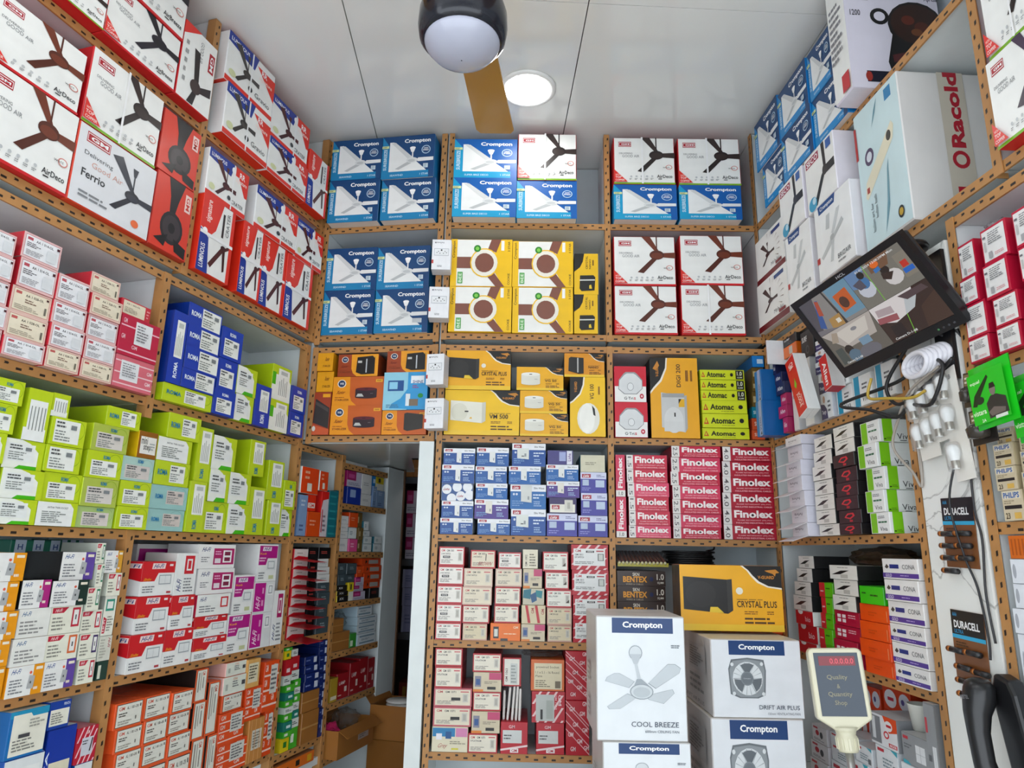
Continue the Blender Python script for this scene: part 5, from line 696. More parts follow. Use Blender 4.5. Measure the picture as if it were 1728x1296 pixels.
bay('L','blue box bay',[('rbs',-.676,1.8345,.123,.0992,.26,.032,-.16,'bottom one of first stack'),('rbs',-.668,1.9346,.112,.1216,.26,.028,-.08,'second down of first stack'),('rbs',-.67,2.0571,.123,.1243,.26,.031,.03,'top one of first stack'),
('rgw',-.547,1.8345,.113,.1066,.26,.027,-.2,'bottom one of second stack'),('rgw',-.553,1.942,.122,.1127,.26,.029,-.03,'top one of second stack'),('rbv',-.428,1.8345,.101,.1738,.26,.03,-.12,'third along'),
('rgw2',-.323,1.8345,.133,.1341,.26,.028,.18,'bottom one of fourth stack'),('rgw2',-.324,1.9695,.137,.1533,.26,.025,.02,'top one of fourth stack'),('rbs',-.183,1.8345,.111,.1056,.26,.031,-.09,'bottom one of fifth stack'),
('rbs',-.184,1.941,.113,.1171,.26,.033,-.15,'top one of fifth stack')])
bay('L','lime box shelf',[('rgw',-1.478,1.3955,.047,.0694,.26,.015,.16,'bottom one of first stack'),('rgw',-1.488,1.4658,.058,.0829,.26,.018,.18,'fourth down of first stack'),('rgw',-1.494,1.5496,.067,.0796,.26,.022,.11,'third down of first stack'),
('rgs',-1.497,1.6301,.083,.0782,.26,.021,-.08,'second down of first stack'),('rgs',-1.496,1.7092,.092,.0664,.26,.022,.06,'top one of first stack'),('rgw',-1.42,1.3955,.113,.0663,.26,.022,-.09,'bottom one of second stack'),
('rgw',-1.421,1.4627,.123,.0791,.26,.021,.18,'third down of second stack'),('rgw',-1.424,1.5427,.116,.0795,.26,.015,.01,'second down of second stack'),('rgv',-1.386,1.6231,.073,.1454,.26,.018,-0,'top one of second stack'),
('rgw3',-1.304,1.3955,.129,.0673,.26,.021,.09,'bottom one of third stack'),('rgs',-1.295,1.4637,.123,.0817,.26,.016,.03,'fourth down of third stack'),('rgl2',-1.306,1.5463,.116,.076,.26,.02,.06,'third down of third stack'),
('rgl2',-1.305,1.6232,.112,.0798,.26,.023,-.13,'second down of third stack'),('rgv',-1.31,1.704,.057,.0677,.26,.015,.06,'top one of third stack'),('rgs3',-1.171,1.3955,.134,.062,.26,.015,.17,'bottom one of fourth stack'),
('rgs2',-1.17,1.4584,.129,.0842,.26,.021,-.07,'fourth down of fourth stack'),('rgs',-1.169,1.5435,.131,.0826,.26,.02,.04,'third down of fourth stack'),('rgs2',-1.163,1.627,.135,.0827,.26,.019,.06,'second down of fourth stack'),
('rgl',-1.12,1.7107,.133,.062,.26,.016,-.08,'top one of fourth stack'),('rgs',-1.031,1.3955,.125,.071,.26,.021,-.17,'bottom one of fifth stack'),('rgs',-1.032,1.4674,.128,.0809,.26,.019,.1,'third down of fifth stack'),
('rte2',-1.036,1.5492,.131,.0771,.26,.018,.1,'second down of fifth stack'),('min',-.985,1.6272,.082,.0895,.26,.018,-.09,'top one of fifth stack')])
bay('L','lime box shelf',[('rte',-.903,1.3955,.173,.072,.26,.014,.15,'bottom one of sixth stack'),('rte',-.901,1.4684,.172,.0795,.26,.016,0,'fourth down of sixth stack'),('rgl',-.897,1.5487,.161,.0821,.26,.018,.11,'third down of sixth stack'),
('rgw3',-.9,1.6317,.16,.0812,.26,.018,-.07,'second down of sixth stack'),('rgl',-.869,1.7138,.157,.0863,.26,.022,.02,'top one of sixth stack'),('rgv2',-.726,1.3955,.085,.1807,.26,.022,-.06,'bottom one of seventh stack'),
('rgv2',-.71,1.5771,.076,.1992,.26,.017,-.16,'top one of seventh stack'),('rgs',-.637,1.3955,.127,.1144,.26,.015,-.16,'bottom one of eighth stack'),('rgw',-.631,1.5108,.11,.1206,.26,.021,.11,'second down of eighth stack'),
('rgw',-.628,1.6323,.134,.128,.26,.016,-.13,'top one of eighth stack'),('rgw',-.508,1.3955,.127,.114,.26,.021,-.03,'bottom one of ninth stack'),('rgw',-.518,1.5104,.131,.1203,.26,.021,.13,'second down of ninth stack'),
('rgv2',-.403,1.6315,.097,.1464,.26,.015,.04,'top one of ninth stack'),('rgv2',-.379,1.3955,.104,.1922,.26,.016,-.04,'tenth along'),('rgv2',-.258,1.3955,.098,.146,.26,.02,.01,'bottom one of eleventh stack'),
('rgv2',-.272,1.5424,.108,.1673,.26,.017,-.12,'top one of eleventh stack'),('rgw',-.157,1.3955,.086,.1138,.26,.014,.11,'bottom one of twelfth stack'),('rgs',-.159,1.5102,.087,.1258,.26,.023,.12,'top one of twelfth stack')])
bay('L','socket bay at left edge',[('hfo',-1.398,.9475,.088,.0838,.14,.018,.18,'bottom one of first stack'),('hfo',-1.406,1.0322,.095,.0669,.14,.02,.02,'fourth down of first stack'),('hfo',-1.413,1.0999,.107,.0698,.14,.024,.05,'third down of first stack'),
('hfo',-1.421,1.1706,.108,.0756,.14,.017,.07,'second down of first stack'),('hfo',-1.428,1.2471,.121,.074,.14,.019,.14,'top one of first stack'),('hfo',-1.302,.9475,.104,.0771,.14,.021,.04,'bottom one of second stack'),
('hfw',-1.303,1.0255,.097,.0705,.14,.022,-.2,'third down of second stack'),('hfw',-1.3,1.0969,.096,.0756,.14,.019,.06,'second down of second stack'),('hfm',-1.305,1.1734,.087,.0745,.14,.019,.01,'top one of second stack'),
('hfp',-1.197,.9475,.101,.0767,.14,.019,-.12,'bottom one of third stack'),('hfr2',-1.203,1.0251,.104,.0705,.14,.019,-.19,'fourth down of third stack'),('hfr',-1.202,1.0966,.102,.0754,.14,.018,.06,'third down of third stack'),
('hfg',-1.217,1.1728,.12,.0703,.14,.024,.03,'second down of third stack'),('hfp',-1.193,1.244,.113,.0795,.14,.015,.16,'top one of third stack'),('hfr',-1.085,.9475,.058,.0678,.14,.02,.12,'bottom one of fourth stack'),
('hfr3',-1.092,1.0162,.066,.0713,.14,.018,-.18,'fifth down of fourth stack'),('hfr',-1.095,1.0883,.072,.0651,.14,.015,-.11,'fourth down of fourth stack'),('hfs',-1.094,1.1543,.045,.0661,.14,.023,.02,'third down of fourth stack'),
('hfs',-1.074,1.2213,.026,.0671,.14,.023,-.07,'second down of fourth stack'),('hfs',-1.078,1.2893,.03,.0615,.14,.015,.08,'top one of fourth stack'),('hfd',-1.017,.9475,.04,.0543,.14,.02,.14,'bottom one of fifth stack'),
('hfk',-1.024,1.0027,.047,.072,.14,.021,.17,'fourth down of fifth stack'),('hfv',-1.021,1.0755,.044,.1164,.14,.017,.1,'third down of fifth stack'),('hfr',-1.028,1.1928,.051,.0679,.14,.023,.12,'second down of fifth stack'),
('hfs2',-1.045,1.2616,.066,.067,.14,.018,.14,'top one of fifth stack')])
bay('L','red switchplate bay',[('hr1',-.905,.9475,.148,.1169,.14,.019,.1,'bottom one of first stack'),('hr1',-.893,1.0653,.145,.1175,.14,.014,-.16,'second down of first stack'),('hr1',-.889,1.1837,.145,.1102,.14,.016,-.17,'top one of first stack'),
('hr1',-.754,.9475,.135,.118,.14,.019,-.14,'bottom one of second stack'),('hr1',-.742,1.0664,.112,.112,.14,.019,.08,'second down of second stack'),('hrv',-.742,1.1793,.101,.1423,.14,.02,-.03,'top one of second stack'),
('hr2',-.611,.9475,.178,.0764,.14,.019,-.08,'bottom one of third stack'),('hr2',-.616,1.0248,.177,.0736,.14,.018,.1,'fourth down of third stack'),('hwr',-.622,1.0994,.181,.0747,.14,.023,-.13,'third down of third stack'),
('hwm',-.628,1.175,.202,.0909,.14,.018,.09,'second down of third stack'),('hwm',-.639,1.2668,.203,.087,.14,.019,-.05,'top one of third stack'),('hmm',-.431,.9475,.137,.1442,.14,.016,.04,'bottom one of fourth stack'),
('hmm',-.417,1.0926,.125,.1446,.14,.016,-.2,'top one of fourth stack'),('hmv',-.288,.9475,.137,.1378,.14,.015,.11,'bottom one of fifth stack'),('hmv',-.289,1.0862,.139,.1219,.14,.016,-.02,'second down of fifth stack'),
('hmm',-.283,1.2091,.132,.15,.14,.016,-.12,'top one of fifth stack'),('hmt',-.145,.9475,.074,.2196,.14,.016,-.04,'sixth along')])
bay('L','bottom left corner bay',[('pnw',-1.263,.5205,.117,.2692,.26,.015,-.19,'bottom one of first stack'),('pnl',-1.271,.7906,.113,.1184,.26,.019,-.13,'top one of first stack'),('pnv',-1.143,.5205,.093,.3183,.26,.014,-.18,'bottom one of second stack'),
('pns',-1.155,.8397,.068,.0734,.26,.018,-.02,'top one of second stack'),('pnw',-1.039,.5205,.062,.2034,.26,.015,.08,'bottom one of third stack'),('gfm',-1.047,.7248,.07,.0975,.26,.018,-.04,'top one of third stack')])
bay('L','orange box bay',[('orl',-.884,.5205,.105,.1246,.26,.024,-.19,'bottom one of first stack'),('orl',-.893,.646,.106,.0706,.26,.015,-.11,'third down of first stack'),('orl',-.904,.7174,.108,.0699,.26,.016,-.01,'second down of first stack'),
('orl',-.919,.7883,.112,.0757,.26,.017,.05,'top one of first stack'),('orl',-.776,.5205,.107,.1276,.26,.015,-.15,'bottom one of second stack'),('orl',-.786,.649,.107,.0671,.26,.017,.09,'third down of second stack'),
('orl',-.793,.7171,.104,.074,.26,.019,.12,'second down of second stack'),('orl',-.802,.792,.114,.0717,.26,.017,.17,'top one of second stack'),('orl',-.666,.5205,.111,.128,.26,.017,-.1,'bottom one of third stack'),
('orl',-.676,.6494,.108,.0705,.26,.02,.13,'third down of third stack'),('orl',-.683,.7208,.103,.0685,.26,.015,-.06,'second down of third stack'),('orl',-.686,.7902,.101,.0674,.26,.024,.07,'top one of third stack'),
('orv',-.552,.5205,.07,.156,.26,.014,.04,'bottom one of fourth stack'),('orv',-.565,.6774,.065,.1248,.26,.015,-.19,'second down of fourth stack'),('orv',-.57,.8031,.063,.11,.26,.014,-.13,'top one of fourth stack'),
('orv',-.479,.5205,.053,.1563,.26,.021,-.18,'bottom one of fifth stack'),('orv',-.497,.6777,.062,.1827,.26,.016,.16,'top one of fifth stack'),('ort',-.414,.5205,.173,.1058,.26,.019,.19,'bottom one of sixth stack'),
('ort',-.423,.6272,.146,.1083,.26,.023,.12,'fourth down of sixth stack'),('orl',-.41,.7364,.12,.0632,.26,.014,.18,'third down of sixth stack'),('wlb',-.422,.8006,.134,.0627,.26,.02,-.08,'second down of sixth stack'),
('wlb',-.408,.8642,.121,.0489,.26,.015,.18,'top one of sixth stack'),('tav',-.238,.5205,.099,.1579,.26,.022,-.08,'bottom one of seventh stack'),('ort',-.272,.6793,.1,.1224,.26,.018,-.15,'second down of seventh stack'),
('tal',-.286,.8025,.082,.1071,.26,.021,-.07,'top one of seventh stack'),('ort',-.131,.5205,.059,.1716,.26,.016,.17,'bottom one of eighth stack'),('ort',-.169,.693,.098,.1926,.26,.021,.1,'top one of eighth stack')])
bay('L','orange and teal bay in doorway',[('gry',-.013,1.3995,.068,.1864,.26,.01,.13,'first along'),('orp',.065,1.3995,.114,.1147,.26,.008,.17,'bottom one of second stack'),('ort2',.057,1.5151,.072,.0769,.26,.006,-.03,'second down of second stack'),
('orw',-.013,1.5929,.148,.1227,.26,.009,.11,'top one of second stack'),('rdw',.182,1.3995,.062,.2167,.26,.006,-.09,'bottom one of third stack'),('orw',.142,1.6171,.076,.0939,.26,.01,.09,'top one of third stack'),
('tls',.246,1.3995,.073,.2257,.26,.008,.08,'fourth along'),('tls',.322,1.3995,.011,.2329,.26,.006,-.01,'fifth along')])
bay('L','red flap box bay in doorway',[('flp',-.01,.9555,.136,.056,.26,.004,.08,'bottom one of first stack'),('flp',-.013,1.0124,.133,.0399,.26,.012,-.01,'eighth down of first stack'),('flp',-.013,1.0532,.13,.0391,.26,.005,.07,'seventh down of first stack'),
('flp',-.013,1.0932,.125,.0385,.26,.012,-.11,'sixth down of first stack'),('flp',-.013,1.1326,.121,.0398,.26,.013,.06,'fifth down of first stack'),('flp',-.013,1.1734,.12,.04,.26,.008,.15,'fourth down of first stack'),
('flp',-.013,1.2143,.118,.0402,.26,.011,.16,'third down of first stack'),('flp',-.013,1.2554,.114,.0405,.26,.008,-.07,'second down of first stack'),('flp',-.013,1.2968,.111,.0451,.26,.008,-.17,'top one of first stack'),
('blk',.135,.9555,.064,.1339,.26,.005,.18,'bottom one of second stack'),('blk',.124,1.0903,.066,.1015,.26,.005,.03,'third down of second stack'),('blk',.112,1.1927,.071,.1053,.26,.01,-.17,'second down of second stack'),
('blk',.099,1.2989,.094,.051,.26,.004,-.1,'top one of second stack'),('gry2',.213,.9555,.108,.0718,.26,.01,-.14,'bottom one of third stack'),('gry2',.207,1.0282,.107,.0569,.26,.004,.03,'seventh down of third stack'),
('gry2',.202,1.0861,.107,.0568,.26,.014,-.11,'sixth down of third stack'),('gry2',.196,1.1438,.109,.0428,.26,.01,-.11,'fifth down of third stack'),('wht',.193,1.1875,.103,.0387,.26,.012,-.03,'fourth down of third stack'),
('wht',.188,1.2271,.103,.0325,.26,.012,.04,'third down of third stack'),('wht',.186,1.2604,.1,.0373,.26,.006,.01,'second down of third stack'),('blk',.195,1.2986,.106,.0524,.26,.005,-.13,'top one of third stack')])
bay('L','lower doorway bay',[('pky',.017,.4955,.06,.0568,.26,.005,.04,'bottom one of first stack'),('pkg',.018,.5532,.06,.0254,.26,.014,-.06,'eleventh down of first stack'),('pkt',.016,.5795,.062,.0366,.26,.013,-.04,'tenth down of first stack'),
('pkg',.016,.617,.061,.0312,.26,.009,-.05,'ninth down of first stack'),('pkw',.014,.6491,.062,.0262,.26,.012,-.03,'eighth down of first stack'),('pkg',.014,.6762,.058,.0261,.26,.01,.01,'seventh down of first stack'),
('pkt',.012,.7032,.061,.032,.26,.013,.03,'sixth down of first stack'),('pkg',.012,.7361,.066,.029,.26,.01,-.02,'fifth down of first stack'),('pkw',-.003,.766,.053,.0396,.26,.005,-.01,'fourth down of first stack'),
('pkr',-.006,.8065,.051,.0653,.26,.01,.04,'third down of first stack'),('pky',-.013,.8727,.048,.0354,.26,.006,.04,'second down of first stack'),('pkg',-.013,.909,.051,.0121,.26,.009,0,'top one of first stack'),
('pkg',.082,.4955,.057,.0851,.26,.005,.03,'bottom one of second stack'),('pkw',.081,.5815,.053,.0374,.26,.009,-.02,'ninth down of second stack'),('pkt',.081,.6197,.047,.0319,.26,.01,-.05,'eighth down of second stack'),
('pkw',.081,.6525,.047,.0321,.26,.008,.03,'seventh down of second stack'),('pkg',.081,.6855,.047,.0322,.26,.01,.02,'sixth down of second stack'),('pkw',.082,.7186,.046,.0267,.26,.008,-.03,'fifth down of second stack'),
('pkg',.081,.7462,.047,.0325,.26,.007,.06,'fourth down of second stack'),('pkw',.053,.7797,.059,.0398,.26,.005,-.01,'third down of second stack'),('pkr',.048,.8204,.057,.0588,.26,.006,-.03,'second down of second stack'),
('pkw',.041,.8801,.039,.0306,.26,.011,.05,'top one of second stack'),('crd',.154,.4955,.139,.1309,.26,.014,.04,'bottom one of third stack'),('crd',.143,.6273,.141,.0852,.26,.013,.01,'fifth down of third stack'),
('nav',.158,.7134,.118,.042,.26,.008,0,'fourth down of third stack'),('nav',.155,.7563,.114,.0339,.26,.013,.05,'third down of third stack'),('nav',.153,.791,.107,.0338,.26,.009,.05,'second down of third stack'),
('nav',.149,.8258,.103,.0371,.26,.008,.03,'top one of third stack'),('nav',.303,.4955,.03,.0856,.26,.013,.06,'bottom one of fourth stack'),('nav',.299,.582,.034,.0369,.26,.013,-.02,'ninth down of fourth stack'),
('nav',.295,.6198,.038,.0377,.26,.005,-.04,'eighth down of fourth stack'),('nav',.292,.6585,.041,.0381,.26,.007,.03,'seventh down of fourth stack'),('nav',.287,.6974,.046,.038,.26,.01,0,'sixth down of fourth stack'),
('nav',.278,.7363,.055,.0383,.26,.011,-.06,'fifth down of fourth stack'),('nav',.274,.7755,.059,.0383,.26,.008,-.03,'fourth down of fourth stack'),('nav',.27,.8147,.063,.0384,.26,.011,-.02,'third down of fourth stack'),
('nav',.267,.854,.067,.0385,.26,.007,.03,'second down of fourth stack'),('nav',.268,.8934,.066,.0277,.26,.007,-.05,'top one of fourth stack')])
bay('R','top right wall shelf',[('crr',.177,2.9095,.217,.2047,.3,.025,-.04,'bottom one of first stack'),('crr',.135,3.1151,.25,.2456,.3,.032,-.14,'top one of first stack'),('crr',.401,2.9095,.261,.2113,.3,.034,.08,'bottom one of second stack'),
('crr',.396,3.1217,.257,.2173,.3,.033,.19,'top one of second stack'),('crr',.665,2.9095,.238,.2056,.3,.026,-.05,'bottom one of third stack'),('crr',.665,3.116,.18,.2131,.3,.029,-.08,'top one of third stack')])
bay('R','top right wall shelf',[('ind',.923,2.9095,.112,.4854,.34,.079,.01,'fourth along')])
bay('R','near right wall shelf',[('gmr2',1.55,2.3455,.201,.2457,.34,.043,-.06,'bottom one'),('gmg',1.564,2.5921,.197,.2718,.34,.039,-.09,'top one')])
bay('R','second right wall shelf',[('brn',.036,2.3455,.314,.2309,.3,.032,.15,'bottom one of first stack'),('brn',.036,2.5773,.3,.2172,.3,.026,-.08,'top one of first stack')])
bay('R','second right wall shelf',[('bri',.406,2.3455,.213,.2968,.3,.056,.12,'bottom one of second stack'),('sec',.394,2.6432,.211,.2319,.3,.061,-.15,'top one of second stack'),('bri',.662,2.3455,.255,.2917,.3,.058,.01,'bottom one of third stack'),
('sec',.623,2.6381,.223,.237,.3,.058,-.18,'top one of third stack')])
bay('R','second right wall shelf',[('rac',.932,2.3455,.254,.5166,.33,.029,.11,'fourth along')])
bay('R','corner under monitor shelf',[('blb',.104,1.8525,.067,.1532,.16,.102,.19,'bottom one'),('blb',.093,2.0066,.067,.1399,.16,.094,.19,'second down'),('whb',.235,2.1474,.005,.1057,.16,.094,-.13,'top one')])
bay('R','shelf behind monitor',[('alm',.22,1.8525,.045,.0646,.16,.037,-.03,'bottom one of first stack'),('alm',.189,1.918,.081,.0509,.16,.039,-.18,'seventh down of first stack'),('alm',.214,1.9699,.058,.0479,.16,.037,-.16,'sixth down of first stack'),
('aln',.186,2.0187,.081,.0501,.16,.042,-.1,'fifth down of first stack'),('aln',.17,2.0697,.067,.0474,.16,.037,-.03,'fourth down of first stack'),('aln',.163,2.118,.027,.0514,.16,.038,-.18,'third down of first stack'),
('aln',.162,2.1702,.035,.0587,.16,.041,.05,'second down of first stack'),('aln',.169,2.2298,.063,.0233,.16,.042,.17,'top one of first stack')])
bay('R','shelf behind monitor',[('wht',.275,1.8525,.043,.3135,.2,.015,-.1,'bottom one of second stack'),('orx',.242,2.1669,.119,.0486,.2,.022,.1,'second down of second stack'),('blk2',.243,2.2164,.123,.0367,.2,.022,0,'top one of second stack'),
('wht',.38,1.8525,.071,.2717,.2,.017,.02,'bottom one of third stack'),('blk2',.386,2.1251,.105,.1115,.2,.014,-.13,'top one of third stack'),('tng',.522,1.8525,.085,.0988,.2,.023,.06,'bottom one of fourth stack'),
('tng',.511,1.9522,.098,.0776,.2,.019,.16,'fourth down of fourth stack'),('tng',.505,2.0307,.113,.0472,.2,.023,.07,'third down of fourth stack'),('tng',.507,2.0787,.111,.0434,.2,.02,.13,'second down of fourth stack'),
('tng',.511,2.1231,.11,.0404,.2,.019,-.03,'top one of fourth stack')])
bay('R','shelf under monitor',[('vib',.627,1.8525,.107,.095,.26,.016,-.13,'bottom one of first stack'),('vib',.621,1.9484,.111,.0734,.26,.024,.07,'top one of first stack'),('vib2',.744,1.8525,.111,.1056,.26,.018,.02,'second along'),
('vib2',.883,1.8525,.102,.1127,.26,.019,-.06,'third along')])
bay('R','green stripe box bay',[('bjf',.282,1.4275,.129,.0501,.1,.059,.12,'bottom one of first stack'),('bjf',.278,1.4785,.13,.0618,.1,.056,.18,'sixth down of first stack'),('bjf',.273,1.5412,.134,.0584,.1,.059,-.07,'fifth down of first stack'),
('bjf',.275,1.6005,.128,.0585,.1,.063,-.04,'fourth down of first stack'),('bjf',.275,1.6599,.128,.0601,.1,.063,.13,'third down of first stack'),('bjf',.278,1.7209,.129,.0585,.1,.054,.04,'second down of first stack'),
('bjf',.276,1.7803,.136,.0378,.1,.059,.03,'top one of first stack')])
bay('R','green stripe box bay',[('tab',.437,1.4275,.15,.041,.16,.027,-0,'bottom one of second stack'),('tab',.433,1.4694,.145,.0502,.16,.033,.08,'sixth down of second stack'),('tab',.43,1.5204,.145,.0549,.16,.031,-.16,'fifth down of second stack'),
('tab',.43,1.5762,.142,.0531,.16,.029,-.05,'fourth down of second stack'),('tab',.434,1.6302,.142,.0533,.16,.034,.16,'third down of second stack'),('tab',.436,1.6844,.139,.0538,.16,.026,.06,'second down of second stack'),
('tab',.45,1.7391,.134,.0525,.16,.026,.17,'top one of second stack'),('bkr',.592,1.4275,.143,.0374,.16,.032,-.05,'bottom one of third stack'),('bkr',.588,1.4658,.146,.0453,.16,.027,-.07,'seventh down of third stack'),
('bkr',.587,1.512,.145,.0456,.16,.033,.18,'sixth down of third stack'),('bkr',.588,1.5585,.142,.0486,.16,.028,-.07,'fifth down of third stack'),('bkr',.589,1.6081,.141,.0502,.16,.025,-.09,'fourth down of third stack'),
('bkr',.594,1.6592,.142,.0463,.16,.034,-.1,'third down of third stack'),('tab',.599,1.7064,.136,.0496,.16,.026,-.17,'second down of third stack'),('tab',.596,1.7569,.141,.0501,.16,.025,-.12,'top one of third stack')])
bay('R','green stripe box bay',[('vig',.775,1.4275,.106,.0664,.22,.021,.01,'bottom one of fourth stack'),('vig',.758,1.4948,.104,.0704,.22,.02,.14,'fourth down of fourth stack'),('vig',.764,1.5662,.105,.0737,.22,.014,.13,'third down of fourth stack'),
('vig',.744,1.6407,.111,.0782,.22,.024,-.09,'second down of fourth stack'),('vig',.761,1.7198,.111,.074,.22,.017,-.17,'top one of fourth stack')])
bay('R','bay right of scale display',[('rdb',.169,.9875,.153,.0405,.14,.017,-.01,'bottom one of first stack'),('rdb',.169,1.0289,.16,.0641,.14,.014,.02,'sixth down of first stack'),('rdb',.178,1.0939,.146,.0517,.14,.024,-.11,'fifth down of first stack'),
('tab',.165,1.1465,.159,.056,.14,.023,-.14,'fourth down of first stack'),('tab',.186,1.2034,.142,.0514,.14,.024,-.13,'third down of first stack'),('tab',.206,1.2557,.131,.0506,.14,.02,.07,'second down of first stack'),
('tab',.22,1.3072,.129,.0468,.14,.015,-.14,'top one of first stack'),('grr',.35,.9875,.103,.0515,.14,.016,.1,'bottom one of second stack'),('grr',.36,1.0399,.099,.0546,.14,.022,-.12,'fourth down of second stack'),
('grr',.367,1.0954,.09,.0545,.14,.014,.15,'third down of second stack'),('grr',.39,1.1507,.081,.0557,.14,.019,.18,'second down of second stack'),('grr',.374,1.2074,.101,.0514,.14,.015,-.05,'top one of second stack'),
('rdp',.469,.9875,.157,.0834,.14,.024,-.04,'bottom one of third stack'),('rdp',.464,1.0718,.173,.0465,.14,.015,-.09,'fifth down of third stack'),('rdp',.473,1.1192,.167,.0501,.14,.015,-.14,'fourth down of third stack'),
('tab',.485,1.1701,.157,.0511,.14,.023,-.06,'third down of third stack'),('tab',.488,1.2221,.164,.0527,.14,.016,-.17,'second down of third stack'),('tab',.48,1.2757,.188,.0484,.14,.024,.18,'top one of third stack')])
bay('R','bay right of scale display',[('org',.652,.9875,.164,.0503,.22,.016,.19,'bottom one of fourth stack'),('org',.644,1.0387,.175,.0544,.22,.024,-.06,'fourth down of fourth stack'),('org',.649,1.094,.169,.0545,.22,.021,-.01,'third down of fourth stack'),
('org',.644,1.1493,.17,.054,.22,.014,-.07,'second down of fourth stack'),('gre',.666,1.2042,.14,.0565,.22,.021,-.06,'top one of fourth stack'),('con',.827,.9875,.164,.0522,.22,.02,.11,'bottom one of fifth stack'),
('con',.821,1.0406,.17,.0615,.22,.019,-.01,'fifth down of fifth stack'),('con',.82,1.103,.171,.0536,.22,.019,-.02,'fourth down of fifth stack'),('con',.817,1.1575,.175,.0657,.22,.016,.13,'third down of fifth stack'),
('con',.82,1.2242,.171,.0633,.22,.023,.04,'second down of fifth stack'),('con',.807,1.2884,.182,.0618,.22,.016,.14,'top one of fifth stack')])
bay('R','bottom right bay',[('anc',.206,.5515,.136,.0677,.13,.022,.19,'bottom one of first stack'),('anc',.212,.6201,.134,.0592,.13,.017,-.13,'second down of first stack'),('anc',.226,.6802,.113,.0576,.13,.015,-.12,'top one of first stack'),
('anw',.365,.5515,.147,.0983,.13,.018,.19,'bottom one of second stack'),('anw',.367,.6507,.146,.0549,.13,.015,.15,'second down of second stack'),('anw',.382,.7065,.125,.0398,.13,.023,-.19,'top one of second stack'),
('anw',.517,.5515,.103,.1422,.13,.024,.12,'bottom one of third stack'),('anw',.541,.6946,.102,.0538,.13,.019,.07,'top one of third stack'),('ano',.654,.5515,.116,.1488,.13,.015,.11,'bottom one of fourth stack'),
('anw',.668,.7012,.118,.0749,.13,.018,.02,'second down of fourth stack'),('ang',.653,.777,.148,.0925,.13,.02,-.14,'top one of fourth stack'),('anw',.804,.5515,.119,.2085,.13,.019,-.07,'bottom one of fifth stack'),
('ang2',.817,.7609,.124,.0861,.13,.017,-.05,'top one of fifth stack'),('ang2',.944,.5515,.047,.4016,.13,.02,-.06,'sixth along')])
bay('R','red and white near bay',[('prb',1.327,1.8525,.075,.0647,.22,.023,.19,'bottom one of first stack'),('prb',1.327,1.9181,.077,.0924,.22,.022,.14,'third down of first stack'),('prb',1.327,2.0114,.064,.0733,.22,.024,-.09,'second down of first stack'),
('prb',1.327,2.0856,.06,.1019,.22,.015,-.09,'top one of first stack'),('prb',1.426,1.8525,.077,.0659,.22,.021,0,'bottom one of second stack'),('prb',1.427,1.9193,.081,.0772,.22,.02,-.06,'third down of second stack'),
('prb',1.415,1.9974,.082,.0926,.22,.024,-.09,'second down of second stack'),('prb',1.419,2.0909,.086,.0972,.22,.019,-.02,'top one of second stack'),('prb',1.527,1.8525,.072,.0697,.22,.023,.01,'bottom one of third stack'),
('prb',1.532,1.9231,.072,.0795,.22,.019,.19,'third down of third stack'),('prb',1.53,2.0035,.073,.0856,.22,.02,-.02,'second down of third stack'),('prb',1.527,2.0899,.079,.0969,.22,.018,-.17,'top one of third stack')])
bay('R','beige lamp box bay',[('phi',1.353,1.4455,.067,.0733,.2,.012,.14,'bottom one of first stack'),('phi',1.344,1.5197,.068,.057,.2,.013,-.18,'third down of first stack'),('phi',1.35,1.5776,.064,.0565,.2,.014,-.05,'second down of first stack'),
('phi',1.358,1.635,.056,.0383,.2,.006,-.05,'top one of first stack'),('phi',1.435,1.4455,.063,.0626,.2,.013,.02,'bottom one of second stack'),('phi',1.428,1.509,.06,.0487,.2,.013,-.03,'third down of second stack'),
('phi',1.427,1.5587,.059,.0489,.2,.008,.08,'second down of second stack'),('phi',1.432,1.6085,.055,.0555,.2,.009,-.08,'top one of second stack')])
bay('R','bay right of telephone',[('wpl',1.333,.9875,.094,.194,.2,.008,-.04,'bottom one'),('wpl',1.335,1.1824,.091,.0568,.2,.013,.06,'fourth down'),('wpl',1.338,1.24,.093,.0567,.2,.005,.03,'third down'),
('wpl',1.343,1.2976,.093,.0569,.2,.008,-.11,'second down'),('orb',1.344,1.3555,.097,.055,.2,.005,.05,'top one')])
bay('F','stack before the back shelves',[('cob',.313,.5155,.282,.2475,.3,-.003,-.17,'bottom one of first stack'),('cob',.295,.7639,.294,.3834,.3,-.006,-.09,'top one of first stack')])
bay('F','stack before the back shelves',[('dri',.678,.5155,.307,.3118,.36,-.057,.02,'bottom one of second stack'),('dri',.688,.8282,.305,.2459,.36,-.059,.01,'top one of second stack')])
bay('L','second inner doorway shelf',[('nav2',.426,1.5745,.147,.0881,.2,.002,.04,'bottom one of first stack'),('mgw',.42,1.6635,.157,.0826,.2,-.002,.05,'top one of first stack'),('wht',.585,1.5745,.119,.0629,.2,-.005,.02,'bottom one of second stack'),
('wht',.58,1.6383,.112,.1078,.2,-.002,.05,'top one of second stack'),('gry',.707,1.5745,.043,.1151,.2,.003,-0,'bottom one of third stack'),('cyb',.695,1.6905,.046,.0556,.2,-.004,-.03,'top one of third stack'),
('gry',.759,1.5745,.095,.0972,.2,-0,.04,'bottom one of fourth stack'),('ylw',.752,1.6726,.093,.0735,.2,-.006,-.05,'top one of fourth stack')])
